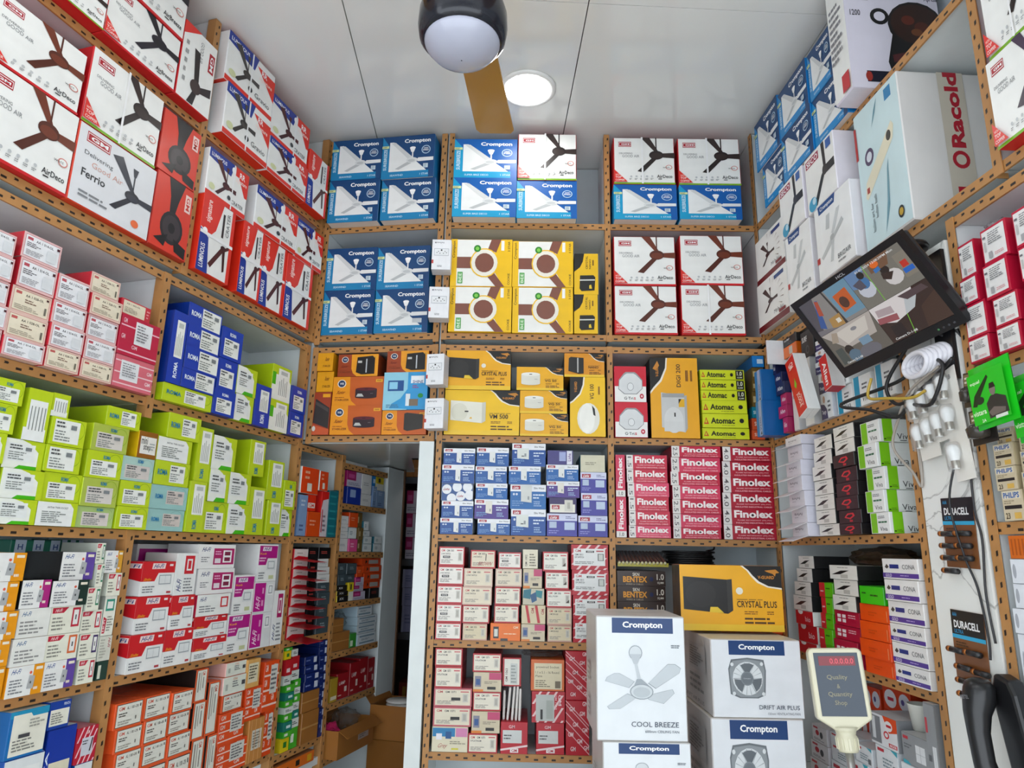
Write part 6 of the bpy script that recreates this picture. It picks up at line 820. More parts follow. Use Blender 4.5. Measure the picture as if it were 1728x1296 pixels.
bay('L','third inner doorway shelf',[('wht',.385,1.3325,.096,.0655,.2,-.006,-.02,'bottom one of first stack'),('wht',.385,1.3989,.088,.0345,.2,-.004,.04,'third down of first stack'),('wht',.385,1.4343,.082,.0352,.2,-.002,-.03,'second down of first stack'),
('wht',.385,1.4705,.081,.0404,.2,-.002,0,'top one of first stack'),('pnk',.483,1.3325,.088,.0652,.2,.001,.02,'bottom one of second stack'),('tlw',.477,1.3986,.088,.0574,.2,-.005,-.01,'second down of second stack'),
('orp',.47,1.4569,.091,.075,.2,.001,.06,'top one of second stack'),('tan',.577,1.3325,.053,.0606,.2,-.002,-.05,'bottom one of third stack'),('tan',.573,1.394,.049,.0634,.2,.004,.03,'second down of third stack'),
('tan',.563,1.4583,.056,.079,.2,-.006,-.05,'top one of third stack'),('tlw',.636,1.3325,.102,.0417,.2,-.002,-0,'bottom one of fourth stack'),('tlw',.632,1.3751,.096,.0386,.2,.002,.05,'third down of fourth stack'),
('tlw',.627,1.4146,.08,.0294,.2,-.002,-.02,'second down of fourth stack'),('tlw',.625,1.4449,.056,.0483,.2,.003,.01,'top one of fourth stack'),('tlw',.76,1.3325,.098,.0436,.2,-.002,-.04,'bottom one of fifth stack'),
('tlw',.762,1.377,.09,.0387,.2,0,-.05,'top one of fifth stack')])
bay('L','fourth inner doorway shelf',[('bgd',.4,1.0865,.11,.0298,.2,.003,-.06,'bottom one of first stack'),('bgd',.4,1.1172,.111,.0217,.2,-0,0,'fourth down of first stack'),('bgd',.398,1.1398,.109,.0267,.2,-.004,-.05,'third down of first stack'),
('gry2',.4,1.1674,.073,.0533,.2,.003,-0,'second down of first stack'),('gry2',.394,1.2216,.077,.0532,.2,-.003,0,'top one of first stack'),('ylw',.513,1.0865,.051,.0915,.2,.001,.06,'bottom one of second stack'),
('gry2',.481,1.1789,.094,.0398,.2,-.004,0,'second down of second stack'),('gry2',.476,1.2196,.103,.0543,.2,.003,-.02,'top one of second stack'),('mgw',.569,1.0865,.13,.0427,.2,-.001,-.04,'bottom one of third stack'),
('mgw',.567,1.1301,.108,.0286,.2,-.002,.01,'third down of third stack'),('mgw',.578,1.1596,.088,.042,.2,.003,.03,'second down of third stack'),('orp',.588,1.2025,.061,.0538,.2,.001,.04,'top one of third stack'),
('blk',.756,1.0865,.113,.0525,.2,-.005,-.04,'bottom one of fourth stack'),('oru',.68,1.1399,.19,.0412,.2,-.003,-.01,'fourth down of fourth stack'),('oru',.668,1.182,.201,.0389,.2,.003,-.04,'third down of fourth stack'),
('oru',.652,1.2218,.217,.039,.2,.002,-.03,'second down of fourth stack'),('oru',.645,1.2617,.224,.0364,.2,-.005,.05,'top one of fourth stack')])
bay('L','fifth inner doorway shelf',[('crd',.39,.8535,.172,.0878,.2,-.002,.05,'bottom one of first stack'),('crd',.387,.9422,.108,.0643,.2,-.004,-.03,'top one of first stack'),('grn2',.565,.8535,.067,.0693,.2,-.001,-.06,'second along'),
('wbs',.64,.8535,.206,.0568,.2,.003,-.01,'bottom one of third stack'),('wbs',.638,.9112,.218,.0422,.2,-.005,.04,'third down of third stack'),('wbs',.634,.9544,.223,.0439,.2,-.002,-.01,'second down of third stack'),
('wbs',.628,.9992,.166,.0529,.2,-.003,-.04,'top one of third stack')])
bay('L','sixth inner doorway shelf',[('yel2',.404,.6205,.067,.1103,.2,.001,-.03,'first along'),('rdc',.473,.6205,.118,.1205,.2,-.005,-.02,'second along'),('rdc',.594,.6205,.1,.1563,.2,-.002,-.03,'third along'),
('rdc',.696,.6205,.094,.1655,.2,-.004,.01,'fourth along'),('rdc',.793,.6205,.076,.1528,.2,-.004,.02,'fifth along')])
bay('K','dark back room, upper rack',[('crd',.039,1.8305,.048,.118,.3,0,.07,'first along'),('crd',.089,1.8305,.082,.1187,.3,.002,-.13,'second along')])
bay('K','dark back room, middle rack',[('mgw',.059,1.2885,.08,.1404,.3,-.001,-.04,'bottom one of first stack'),('mgw',.057,1.4298,.071,.1552,.3,0,.04,'second down of first stack'),('mgw',.051,1.5859,.076,.1533,.3,-.005,-.02,'top one of first stack'),
('mgw',.142,1.2885,.065,.1419,.3,.003,.11,'bottom one of second stack'),('mgw',.134,1.4313,.065,.1507,.3,-0,-0,'second down of second stack'),('mgw',.131,1.5829,.062,.1144,.3,.003,-.09,'top one of second stack')])
bay('K','dark back room, lower rack',[('lav',.058,.8265,.073,.1645,.3,-.004,.07,'bottom one of first stack'),('lav',.056,.9919,.069,.1118,.3,.004,.13,'second down of first stack'),('lav',.053,1.1045,.072,.1172,.3,.004,-.06,'top one of first stack'),
('lav',.138,.8265,.049,.1303,.3,-.004,-.01,'bottom one of second stack'),('lav',.133,.9577,.051,.1233,.3,-.003,.09,'third down of second stack'),('cyb',.128,1.0818,.055,.0825,.3,-0,.09,'second down of second stack'),
('grn2',.128,1.1653,.051,.0416,.3,-.001,-.16,'top one of second stack')])
bay('K','dark back room, bottom rack',[('rdd',.077,.0605,.083,.2147,.3,-.001,.14,'bottom one of first stack'),('rby',.066,.2761,.077,.2492,.3,.003,.02,'top one of first stack'),('rby',.163,.0605,.028,.4666,.3,-.001,-.02,'second along')])
bay('F','leaning above exhaust fan cartons',[('vgp',.631,1.0843,.374,.2301,.12,-.218,.01,'')])
bay('B','on loose white plates, bottom back bay',[('gsv',-.468,.8007,.079,.1127,.1,-.005,-.12,'')])
bay('L','rear row, red switchplate bay',[('hmm',-.751,.9475,.205,.4032,.12,-.15,.1,'first along'),('hr1',-.543,.9475,.179,.3956,.12,-.147,-.08,'second along'),('hmm',-.225,.9475,.153,.4111,.12,-.151,.15,'third along')])
bay('L','rear row, socket bay at left edge',[('thb',-1.226,.9475,.162,.4084,.12,-.148,.2,'first along'),('thb',-1.061,.9475,.085,.411,.12,-.153,.1,'second along')])
bay('R','rear row, bottom right bay',[('ano',.32,.5515,.082,.2677,.12,-.129,-.2,'bottom one of first stack'),('ano',.334,.8201,.122,.0775,.12,-.132,.09,'top one of first stack'),('ano',.477,.5515,.122,.29,.12,-.13,-.01,'bottom one of second stack'),
('ano',.481,.8424,.162,.0777,.12,-.129,-.1,'top one of second stack')])
# ---------------------------------------------------------------- lamps
def ceiling_lamp(x,y,label):
    e=empty('ceiling_light',(x,y,3.405)); tag(e,label,'lamp',None)
    MB().lathe([(.104,-.001),(.128,-.001),(.130,-.006),(.118,-.014),(.106,-.012),(.104,-.006)],mat('f2f2f0','plastic'),40,cap=False).build('rim',e)
    m=bpy.data.materials.new('lamp_diffuser'); m.use_nodes=True; b=m.node_tree.nodes['Principled BSDF']; b.inputs['Emission Color'].default_value=(1,.985,.95,1); b.inputs['Emission Strength'].default_value=LAMP
    MB().lathe([(.105,-.004),(.105,-.010),(.06,-.012),(.001,-.0125)],m,40).build('diffuser',e)
    return e
ceiling_lamp(.045,2.75,'glowing round ceiling panel light behind the fan blade')
ceiling_lamp(.12,.85,'round ceiling panel light overhead, outside the picture')
ceiling_lamp(-.75,1.35,'round ceiling panel light high over the left shelves, outside the picture')
sb=empty('added_store_bulb',(-.42,4.15,2.199)); tag(sb,'unseen bulb added on the back room ceiling, behind the doorway','lamp')  # unseen bulb, added only to brighten the rack in the back room
MB().lathe([(.03,0),(.03,-.015),(.018,-.02),(.018,-.05)],mat('e6e6e2','plastic'),18).build('holder',sb)
_m=bpy.data.materials.new('added_bulb_glass'); _m.use_nodes=True; _b=_m.node_tree.nodes['Principled BSDF']; _b.inputs['Emission Color'].default_value=(1,.96,.9,1); _b.inputs['Emission Strength'].default_value=LAMP
MB().lathe([(.014,-.05),(.026,-.075),(.030,-.095),(.024,-.115),(.004,-.124)],_m,18).build('added_bulb_glass',sb)
# ---------------------------------------------------------------- ceiling fan
fx,fy=-.163,1.715
fan=empty('ceiling_fan',(fx,fy,2.78)); tag(fan,'ceiling fan with golden wood blades and round light dome','fan')
BKM=mat('1c1d26','gloss')
MB().lathe([(.012,.12),(.012,.60),(.05,.60),(.06,.625)],mat('2a2420','metal'),20).build('down_rod',fan)
MB().lathe([(.112,-.005),(.124,.01),(.130,.045),(.128,.09),(.115,.135),(.085,.165),(.03,.18)],BKM,40).build('motor_housing',fan)
MB().lathe([(.002,-.062),(.03,-.060),(.06,-.052),(.088,-.036),(.106,-.014),(.113,.004),(.110,.006)],mat('b2b4c4','gloss'),40,cap=False).build('light_dome',fan)
for k in range(3):
    a=math.radians(83.5+120*k)
    m=MB(); L0,L1=.10,.70; pts=[(L0,-.052),(L0+.1,-.062),(L1-.02,-.074),(L1,-.06),(L1+.004,.06),(L1-.02,.074),(L0+.1,.062),(L0,.052)]
    m.prism(pts,0,.008,mat('a87c3c','gloss')); o=m.build('blade',fan); o.location=(0,0,.165); o.rotation_euler=(math.radians(5),0,a)
    b=MB().prism([(.10,-.02),(.235,-.026),(.24,.026),(.10,.02)],-.006,-.001,mat('2a221c','metal')).build('blade_bracket',o)
# ---------------------------------------------------------------- monitor
EX=Vector((.2155,-.9733,.0786)).normalized(); EY=Vector((-.5623,-.0985,.8210)); EY=(EY-EX*EY.dot(EX)).normalized(); EZ=EX.cross(EY)
mon=empty('monitor'); tag(mon,'black tilted monitor showing four camera pictures','monitor')
T=Vector((.930,2.195,2.172)); mon.matrix_world=Matrix(((EX.x,EY.x,EZ.x,T.x),(EX.y,EY.y,EZ.y,T.y),(EX.z,EY.z,EZ.z,T.z),(0,0,0,1)))
MW,MH=.49,.30; PBK=mat('17171a','plastic')
bz=MB()
for x0,x1,y0,y1 in ((0,MW,-.022,0),(0,MW,-MH,-MH+.032),(0,.022,-MH+.032,-.022),(MW-.022,MW,-MH+.032,-.022)): bz.box(x0,x1,y0,y1,-.02,0,PBK)
bezel=bz.build('bezel',mon)
bevel(MB().box(.004,MW-.004,-MH+.004,-.004,-.045,-.0205,PBK).build('rear_housing',mon),.012)
MB().box(.15,.34,-.25,-.06,-.07,-.0455,PBK).build('mount_plate',mon)
scr=MB().box(.022,MW-.022,-MH+.032,-.022,-.012,-.004,mat('0b0b0d','gloss')).build('screen',mon)
class SCR:
    def __init__(s): s.m=MB(); s.k=0
    def p(s,x0,y0,w,h,q,c):
        s.k+=1; z=-.0036+.00004*s.k
        q=clip(q); s.m.add([(x0+a*w,y0-h+b*h,z) for a,b in q],[tuple(range(len(q)))],mat(c,'glow'))
G=.223; HH=.123; QX=(.022,.245); QY=(-.022,-.145)
def quad(x0,y0,items,name):
    s=SCR()
    for q,c in items: s.p(x0,y0,G-.001,HH-.001,q,c)
    s.m.build(name,scr)
def rc(a,b,c,d): return [(a,b),(c,b),(c,d),(a,d)]
def el2(cx,cy,a,b,n=12): return [(cx+a*math.cos(k*2*math.pi/n),cy+b*math.sin(k*2*math.pi/n)) for k in range(n)]
quad(QX[0],QY[0],[(rc(0,0,1,1),'8d8a88'),([(0,1),(.3,1),(.1,0),(0,0)],'55525a'),([(.1,.2),(.3,.9),(.36,.88),(.2,.1)],'3a5a9a'),([(.22,.5),(.3,.9),(.36,.85),(.3,.45)],'b0503a'),([(.55,0),(.5,1),(.53,1),(.60,0)],'3c3a3a'),([(.60,.1),(.56,1),(1,1),(1,.1)],'6f96ae'),([(.66,.25),(.64,.75),(.92,.80),(.92,.3)],'c8602c'),(el2(.76,.48,.08,.16),'55382c'),([(.30,.02),(.33,.3),(.56,.32),(.55,0)],'b08a50'),([(.44,.1),(.44,.22),(.52,.22),(.52,.1)],'e0dcd0'),([(0,0),(.4,0),(.2,.1),(0,.15)],'77747a')],'camera_picture')
quad(QX[1],QY[0],[(rc(0,0,1,1),'7d7a72'),([(0,.6),(0,1),(.35,1),(.2,.5)],'6a8ab4'),(el2(.20,.45,.14,.22),'c8ccd8'),(el2(.22,.62,.09,.16),'4a7aae'),(el2(.24,.82,.06,.10),'2a2626'),([(.10,.5),(.04,.7),(.2,.75),(.22,.5)],'5a5664'),(el2(.66,.38,.14,.2),'d8d4d4'),(el2(.60,.62,.07,.11),'2e2624'),([(.50,.45),(.52,.6),(.70,.5),(.6,.35)],'3a2c28'),([(.40,.7),(.42,1),(.8,1),(.7,.7)],'7a5a44'),(el2(.52,.86,.07,.08),'e8702a'),([(.46,.66),(.46,.76),(.56,.78),(.56,.68)],'3f7ac0'),([(.8,.2),(.8,.8),(1,.8),(1,.2)],'8a8478'),([(.82,.3),(.82,.42),(.98,.42),(.98,.3)],'2a6ac8'),([(.84,.44),(.84,.6),(.94,.6),(.94,.44)],'c8382c'),([(.32,0),(.33,0),(.35,1),(.34,1)],'7ac83a')],'camera_picture')
quad(QX[0],QY[1],[(rc(0,0,1,1),'6a655e'),([(0,1),(1,1),(.9,.45),(.3,.4)],'b8b0aa'),([(.25,.9),(.9,.95),(.8,.6),(.35,.5)],'d2ccc4'),(el2(.30,.36,.08,.14),'2e2826'),(el2(.34,.16,.12,.18),'5a7488'),(el2(.62,.12,.2,.18),'6f6f78'),([(.55,.3),(.55,.5),(.75,.5),(.75,.3)],'7a98b0'),([(.04,.05),(.06,.5),(.2,.5),(.2,.05)],'4a5250'),(el2(.6,.8,.06,.05),'8a8a90'),([(.1,.7),(.2,.95),(.3,.9),(.22,.65)],'a89a8a')],'camera_picture')
quad(QX[1],QY[1],[(rc(0,0,1,1),'3b2a26'),([(0,1),(.75,1),(.62,.55),(.25,.42),(0,.6)],'e2dcdc'),([(.45,.5),(.62,.55),(.75,.8),(.6,.95)],'c2c8cc'),([(.05,.72),(.07,.9),(.33,.84),(.32,.66)],'b4a4a8'),([(.0,.55),(.02,.7),(.34,.62),(.32,.46)],'a05a60'),([(.5,.95),(.9,.95),(.95,.8),(.6,.78)],'57464a'),([(.1,.1),(.12,.4),(.3,.38),(.3,.05)],'2a2022'),([(.38,0),(.39,0),(.47,.5),(.46,.5)],'7ac83a'),([(.6,.0),(.7,.5),(1,.7),(1,0)],'4a352c')],'camera_picture')
def ptext(s,x0,y0,x1,y1,z,m,name,parent):
    v,f=glyphs(s,.015); return MB().add([(x0+a*(x1-x0),y0+b*(y1-y0),z) for a,b in v],f,m).build(name,parent)
ptext('HCL',.225,-.016,.262,-.007,.0006,mat('b8b8bc'),'brand_lettering',mon)
ptext('01-01-2024 12:08:29PM Mon',.29,-.034,.44,-.027,-.001,mat('e8e8e8','glow'),'clock_lettering',mon)
ptext('Camera D-1-08',.262,-.262,.345,-.255,-.001,mat('e8e8e8','glow'),'caption_lettering',mon)
ptext('Camera D-1-08',.05,-.262,.12,-.255,-.001,mat('e8e8e8','glow'),'caption_lettering',mon)
for k in range(4): MB().lathe([(.0035,0),(.0035,.0015)],mat('3f7a4a' if k==0 else '3a3a40','plastic'),12,c=(.40+.018*k,-MH+.014,0)).build('button',mon)
# wall arm
arm=empty('wall_bracket'); tag(arm,'black wall bracket and arm behind the monitor','bracket')
pw=wpt('R',1.235,2.02,.012)
MB().box(-.035,.035,-.012,0,-.19,.19,PBK).build('wall_plate',arm,loc=tuple(pw),rz=PLANES['R'][2])
mc=mon.matrix_world@Vector((.245,-.155,-.075)); elb=wpt('R',1.16,2.10,.12)
MB().tube([pw+Vector((-.01,0,.02)),elb],.016,PBK,12).build('arm_segment',arm); MB().tube([elb,mc],.016,PBK,12).build('arm_segment',arm)
MB().lathe([(.022,-.03),(.026,-.02),(.026,.02),(.022,.03)],PBK,16).build('joint',arm,loc=tuple(elb))
MB().lathe([(.045,-.01),(.05,0),(.045,.01)],PBK,20).build('swivel_disc',arm,loc=tuple(wpt('R',1.21,2.235,.07)))
# ---------------------------------------------------------------- cables
def cable(name,pts,rad,c,label):
    return tag(MB().tube(smooth_pts(pts,7),rad,mat(c,'rubber'),8).build(name),label,'cable')
def rp(s,z,o): return wpt('R',s,z,o)
b0=mon.matrix_world@Vector((.20,-.31,-.03)); b1=mon.matrix_world@Vector((.42,-.31,-.03))
cable('power_cable',[b0,b0+Vector((.01,.0,-.07)),rp(.86,1.84,.13),rp(.97,1.80,.10),rp(1.04,1.765,.06),rp(1.10,1.79,.05),rp(1.22,1.77,.07),rp(1.27,1.86,.06),rp(1.22,1.90,.05)],.0055,'1a1a1c','thick black cable drooping below the monitor to the pillar')
cable('video_cable',[b1,b1+Vector((.02,.02,-.04)),rp(1.20,1.99,.05),rp(1.08,1.93,.06),rp(1.02,1.86,.07),rp(1.06,1.80,.06),rp(1.20,1.84,.05),rp(1.29,1.88,.045)],.0055,'1d1d20','black cable looping around the white conduit coil')
cable('yellow_cable',[rp(.98,1.90,.09),rp(.97,1.84,.10),rp(1.05,1.82,.09),rp(1.15,1.80,.08),rp(1.20,1.81,.07)],.0045,'b99a3a','dull yellow cable beside the black cables under monitor')
cable('grey_cable',[rp(1.24,1.87,.05),rp(1.12,1.83,.06),rp(1.03,1.76,.05),rp(.99,1.68,.05),rp(1.04,1.60,.03),rp(1.06,1.56,.02),rp(1.07,1.70,.02),rp(1.10,1.80,.03)],.004,'a59c92','pale grey cable hanging over the lime stripe cartons')
cable('thin_cable',[rp(1.235,1.62,.03),rp(1.205,1.50,.045),rp(1.215,1.36,.03),rp(1.235,1.28,.02),rp(1.25,1.16,.02),rp(1.26,1.11,.03)],.003,'202024','thin black cable running down the pillar to the telephone')
cable('thin_cable',[rp(1.268,1.60,.02),rp(1.262,1.48,.02),rp(1.275,1.40,.02),rp(1.262,1.27,.02),rp(1.272,1.15,.02)],.003,'26262a','second thin black cable, right of the other on the pillar')
# white flexible conduit coil
cc=empty('conduit_coil'); tag(cc,'coil of white ribbed conduit under the monitor','conduit')
cp=rp(1.17,1.893,.05)
for k in range(6):
    pts=[cp+Vector((-.02+.009*k,.058*math.cos(a)-.007*k,.034*math.sin(a)+.003*k)) for a in [i*2*math.pi/24 for i in range(25)]]
    MB().tube(pts,.0072,mat('dedde4','plastic'),8).build('coil_turn',cc)
# ---------------------------------------------------------------- pillar goods
def on_wall(name,plane,s,z,off,label,cat,roll=0):
    e=empty(name,tuple(wpt(plane,s,z,off)),PLANES[plane][2]); e.rotation_euler=(0,math.radians(roll),PLANES[plane][2]); tag(e,label,cat); return e
def face(parent,name,chunks,w,h,y=0.,mk='card'):
    m=MB()
    for i,(v,f,c,p,_) in enumerate(chunks): m.add([(a*w,y-.0004-.00012*i,b*h) for a,b in v],f,mat(c,mk))
    return m.build(name,parent)
bc=on_wall('bulb_card','R',1.10,1.585,.035,'white blister card of nine small bulbs on the pillar','bulb card',roll=-5)
MB().prism([(.0,.04),(.085,.04),(.085,.075),(.13,.075),(.13,-.045),(.20,-.045),(.20,.265),(.0,.235)],0,.003,mat('ece9e2'),'y').build('card',bc)
face(bc,'printed_lettering',t('BAJAJ',.18,.855,.44,.905,'8a8a90')+pl([(.03,.72),(.08,.86),(.14,.82),(.12,.70)],'d23a3a')+t('LED BULB',.6,.93,.9,.98,'8a8a90')+r(.42,.90,.58,.93,'2a2a2c'),.20,.25)
for i,(a,b) in enumerate(((.022,.16),(.068,.165),(.114,.17),(.16,.178),(.022,.072),(.068,.078),(.114,.083),(.16,.09),(.155,-.015))):
    q=MB().lathe([(.001,.0),(.008,.001),(.009,.022),(.010,.024),(.013,.034),(.016,.044),(.015,.056),(.010,.064),(.002,.067)],mat('eef0f0','plastic'),14,c=(0,0,0)).build('bulb',bc); q.location=(a,-.014,b)
    MB().lathe([(.0092,.002),(.0098,.004),(.0098,.022),(.0092,.023)],mat('a9a59c','metal'),14,cap=False).build('bulb_cap',q)
    f_=MB().lathe([(.0195,-.004),(.0205,.03),(.0205,.06),(.014,.073),(.002,.075)],mat('ffffff','film'),12,cap=False).build('blister',q)
def battery_card(s,z,label,rows):
    e=on_wall('battery_card','R',s,z,.016,label,'batteries',roll=2)
    MB().box(0,.125,0,.002,-.02,.165,mat('8a5a34')).build('card',e)
    face(e,'printed_header',r(0,.60,1,1,'1d1e22')+r(0,.56,1,.62,'3ab0d8')+t('DURACELL',.08,.72,.86,.84,'f2f2f2',bold=.03)+t('ULTRA',.08,.64,.36,.70,'3a9ac8')+t('AAA',.06,.90,.2,.96,'3a9ac8')+lines(.1,.44,.5,.52,2,'55381e'),.125,.165)
    for k,(x,zz) in enumerate(rows):
        b=MB().tube([(x,-.012,zz),(x+.046,-.012,zz)],.0075,mat('232326','plastic'),12).build('battery',e)
        MB().tube([(x-.012,-.012,zz),(x-.0002,-.012,zz)],.0077,mat('b5713c','metal'),12).build('copper_top',b)
    return e
battery_card(1.122,1.352,'upper battery card hanging on the marble pillar',((.012,.068),(.072,.07),(.012,.036),(.072,.038),(.012,.004),(.072,.006),(.012,-.03)))
battery_card(1.105,1.055,'lower battery card hanging beside the black telephone',((.005,.062),(.07,.064),(.03,.022),(.092,.02),(.03,-.012),(.09,-.012),(.03,-.046),(.09,-.044)))
# wall telephone
ph=on_wall('telephone','R',1.375,.775,.028,'black corded telephone hung on the right shelf post','telephone',roll=-9)
PM=mat('1b1b1d','plastic')
bevel(MB().prism([(-.02,.04),(.04,.02),(.055,.06),(.046,.27),(.036,.30),(-.005,.32),(-.03,.28)],-.045,-.001,PM,'y').build('base',ph),.008)
hs=MB(); prof=[(-.012,.305,.012,.0),(-.014,.300,.026,.0),(-.018,.285,.034,.004),(-.022,.26,.035,.0),(-.022,.23,.029,-.012),(-.020,.19,.024,-.020),(-.020,.13,.023,-.022),(-.022,.09,.026,-.016),(-.028,.055,.034,-.004),(-.032,.03,.038,.004),(-.034,.005,.036,.006),(-.034,-.012,.022,.004)]
hs.tube([(x,-.082+dy,z) for x,z,_,dy in prof],.02,PM,18,rr=[q for _,_,q,_ in prof]).build('handset',ph)
MB().lathe([(.034,-.01),(.040,.0),(.036,.022)],PM,24).build('mouthpiece',ph,loc=(-.034,-.055,-.02))
face(ph,'printed_lettering',t('BEETEL',-.035,.262,-.005,.270,'8a8a8e'),1,1,-.118)
tag(MB().tube(smooth_pts([wpt('R',1.335,.745,.10),wpt('R',1.36,.70,.09),wpt('R',1.385,.72,.07),wpt('R',1.39,.765,.06)],6),.005,PM,8).build('handset_cord'),'black cord hanging under the telephone','cable')
# hanging green pouches and dark blister packs
def pouch(s,z,off,label):
    e=on_wall('earphone_pouch','R',s,z,off,label,'pouch',roll=-4)
    m=MB(); n=9; W_,H_=.135,.155
    def P(u,v,sgn):
        b=math.sin(math.pi*min(1,max(0,u)))*math.sin(math.pi*min(1,max(0,v)))**.6
        return (u*W_,sgn*(.012*b+.001),v*H_)
    for sg in (-1,1):
        v=[P(i/n,j/n,sg) for j in range(n+1) for i in range(n+1)]; f=[]
        for j in range(n):
            for i in range(n):
                q=(j*(n+1)+i,j*(n+1)+i+1,(j+1)*(n+1)+i+1,(j+1)*(n+1)+i); f.append(q if sg<0 else q[::-1])
        m.add(v,f,mat('1fbf22','gloss'),True)
    m.build('pouch_body',e)
    face(e,'printed_front',r(.06,.06,.94,.86,'2cc42e')+t('equal',.12,.68,.36,.75,'e6f8d8')+t('vistara',.08,.20,.40,.28,'e6f8d8')+t('2A',.26,.08,.36,.13,'e6f8d8')+pl([(.10,.36),(.18,.52),(.55,.78),(.58,.74),(.34,.50),(.20,.34)],'1c3a20')+el(.30,.42,.10,.06,'2a3a2c')+pl([(.46,.10),(.44,.34),(.56,.44),(.70,.44),(.90,.36),(.92,.12)],'3a3a38')+el(.63,.52,.07,.085,'8a7f78')+pl([(.56,.55),(.58,.63),(.68,.63),(.71,.55)],'2a2626')+pl([(.46,.20),(.60,.26),(.86,.20),(.84,.14),(.52,.13)],'7a706a')+r(.60,.07,.88,.12,'dfe6dc'),.135,.155,-.0145)
    MB().box(.055,.08,-.002,.002,.140,.150,mat('151515')).build('hang_hole',e)
    return e
pouch(1.425,1.655,.10,'bright green pouch with a person print, hanging at right edge')
pouch(1.50,1.615,.06,'bright green pouch partly hidden behind another green pouch')
for k,(s,z,w,h,c,l) in enumerate(((1.325,1.735,.05,.09,'4a4038','topmost dark blister pack beside the bulb card'),(1.338,1.632,.085,.09,'2c2724','lower dark blister pack left of the green pouch'),(1.375,1.74,.055,.085,'6a4a44','brownish blister pack tucked above the green pouch'))):
    e=on_wall('blister_pack','R',s,z,.055,l,'blister pack',roll=6-8*k)
    MB().box(0,w,0,.003,0,h,mat(c)).build('card',e); MB().lathe([(.002,0),(w*.3,.004),(w*.34,h*.3),(w*.2,h*.42),(.002,h*.44)],mat('3a342e','gloss'),14).build('plug',e,loc=(w*.5,-.012,h*.12))
    face(e,'printed_header',r(.05,.62,.95,.95,'8a7a5a')+lines(.1,.66,.9,.9,2,'e0d8c8'),w,h)
# ---------------------------------------------------------------- scale display
sx=empty('scale_display',(.772,1.85,.932),math.radians(-14)); sx.rotation_euler=(math.radians(-6),math.radians(-3),math.radians(-12)); tag(sx,'ivory scale display with red digits on a steel pole','scale display')
IV=mat('cdc8ae','plastic')
bevel(MB().prism([(.0,.03),(.0,.185),(.008,.193),(.120,.193),(.128,.185),(.128,.03),(.085,.002),(.043,.002)],0,.035,IV,'y').build('housing',sx),.006,3)
MB().box(.012,.116,-.0015,0,.036,.182,mat('2e3a48','gloss')).build('panel_window',sx)
face(sx,'printed_lettering',t('Quality',.28,.60,.66,.67,'8f8a74')+t('&',.44,.51,.50,.56,'8f8a74')+t('Quantity',.26,.40,.70,.47,'8f8a74')+t('Shop',.36,.30,.58,.37,'8f8a74'),.128,.195,-.0018)
dg=MB().box(.022,.108,-.0025,-.0016,.152,.174,mat('7a1420','gloss')).build('digit_window',sx)
v,f=glyphs('0.0.0.0.0',.02); MB().add([(.048+a*.056,-.003,.156+b*.013) for a,b in v],f,mat('ff5068','glow')).build('led_digits',dg)
MB().lathe([(.022,-.044),(.023,-.040),(.025,-.010),(.022,-.006),(.024,.002),(.032,.012)],IV,24,c=(.064,.017,0)).build('collar',sx)
for k in range(10):
    a=k*math.pi/5; MB().box(-.0025,.0025,-.0262,-.0235,-.038,-.012,IV).build('grip_rib',sx,loc=(.064+0*a,.017,0),rz=a)
MB().tube([(.064,.017,-.043),(.064,.017,-.42)],.010,mat('b9b9bb','metal'),16).build('pole',sx)
# ---------------------------------------------------------------- small boxed sockets hooked on the post
def SOC(): return t('BAJAJ',.26,.87,.62,.92,'77777c')+el(.18,.895,.05,.025,'8a8a90')+r(.12,.46,.88,.70,'b4b8c0','p')+r(.14,.475,.86,.685,'eceef0','p')+r(.46,.62,.54,.67,'2a2a30','p')+sum([el(u,v,.025,.014,'33353a','p') for u,v in ((.26,.56),(.34,.60),(.42,.54),(.60,.54),(.68,.60),(.76,.56))],[])+lines(.3,.08,.7,.15,2,'77777c')+r(0,.20,.10,.32,'c8504a')
DESIGNS['soc']=('socket_box','small white socket carton','f0f1f4','dcdde4','e4e5ea',SOC)
for s,z,w,h,rot,l in ((-.839,2.627,.09,.152,2,'topmost white socket carton hooked on the post beside yellow fan cartons'),(-.842,2.389,.093,.152,3,'second white socket carton hooked on the post'),(-.838,2.07,.083,.143,-12,'third white socket carton hooked on the post, beside sky blue carton'),(-.836,1.871,.088,.136,-12,'lowest white socket carton hooked on the post')):
    carton('soc','B',s,z,w,h,.07,.09,rot,l,'socket cartons hooked on the post')
# ---------------------------------------------------------------- odds and ends on the back shelves
sp=empty('lamp_strip_pack',tuple(wpt('B',.022,1.3585,.0)),PLANES['B'][2]); sp.location=wpt('B',.022,1.30,.0); tag(sp,'flat pack of gold-tipped candle lamps above the brown cable cartons','lamp pack')
MB().prism([(0,0),(.225,.012),(.205,.06),(.005,.062)],.0,.14,mat('3a2f34','film'),'y').build('wrapper',sp)
for k in range(13):
    q=MB().tube([(.008+.0165*k,.004,.014),(.008+.0155*k,.12,.058)],.0065,mat('8a5a4a'),8).build('lamp',sp); MB().tube([(.008+.0165*k,-.006,.010),(.008+.0165*k,.0035,.0138)],.006,mat('d8d0a8','plastic'),8).build('gold_tip',q)
MB().box(0,.22,-.004,.0,-.004,.012,mat('b0a83a')).build('yellow_band',sp)
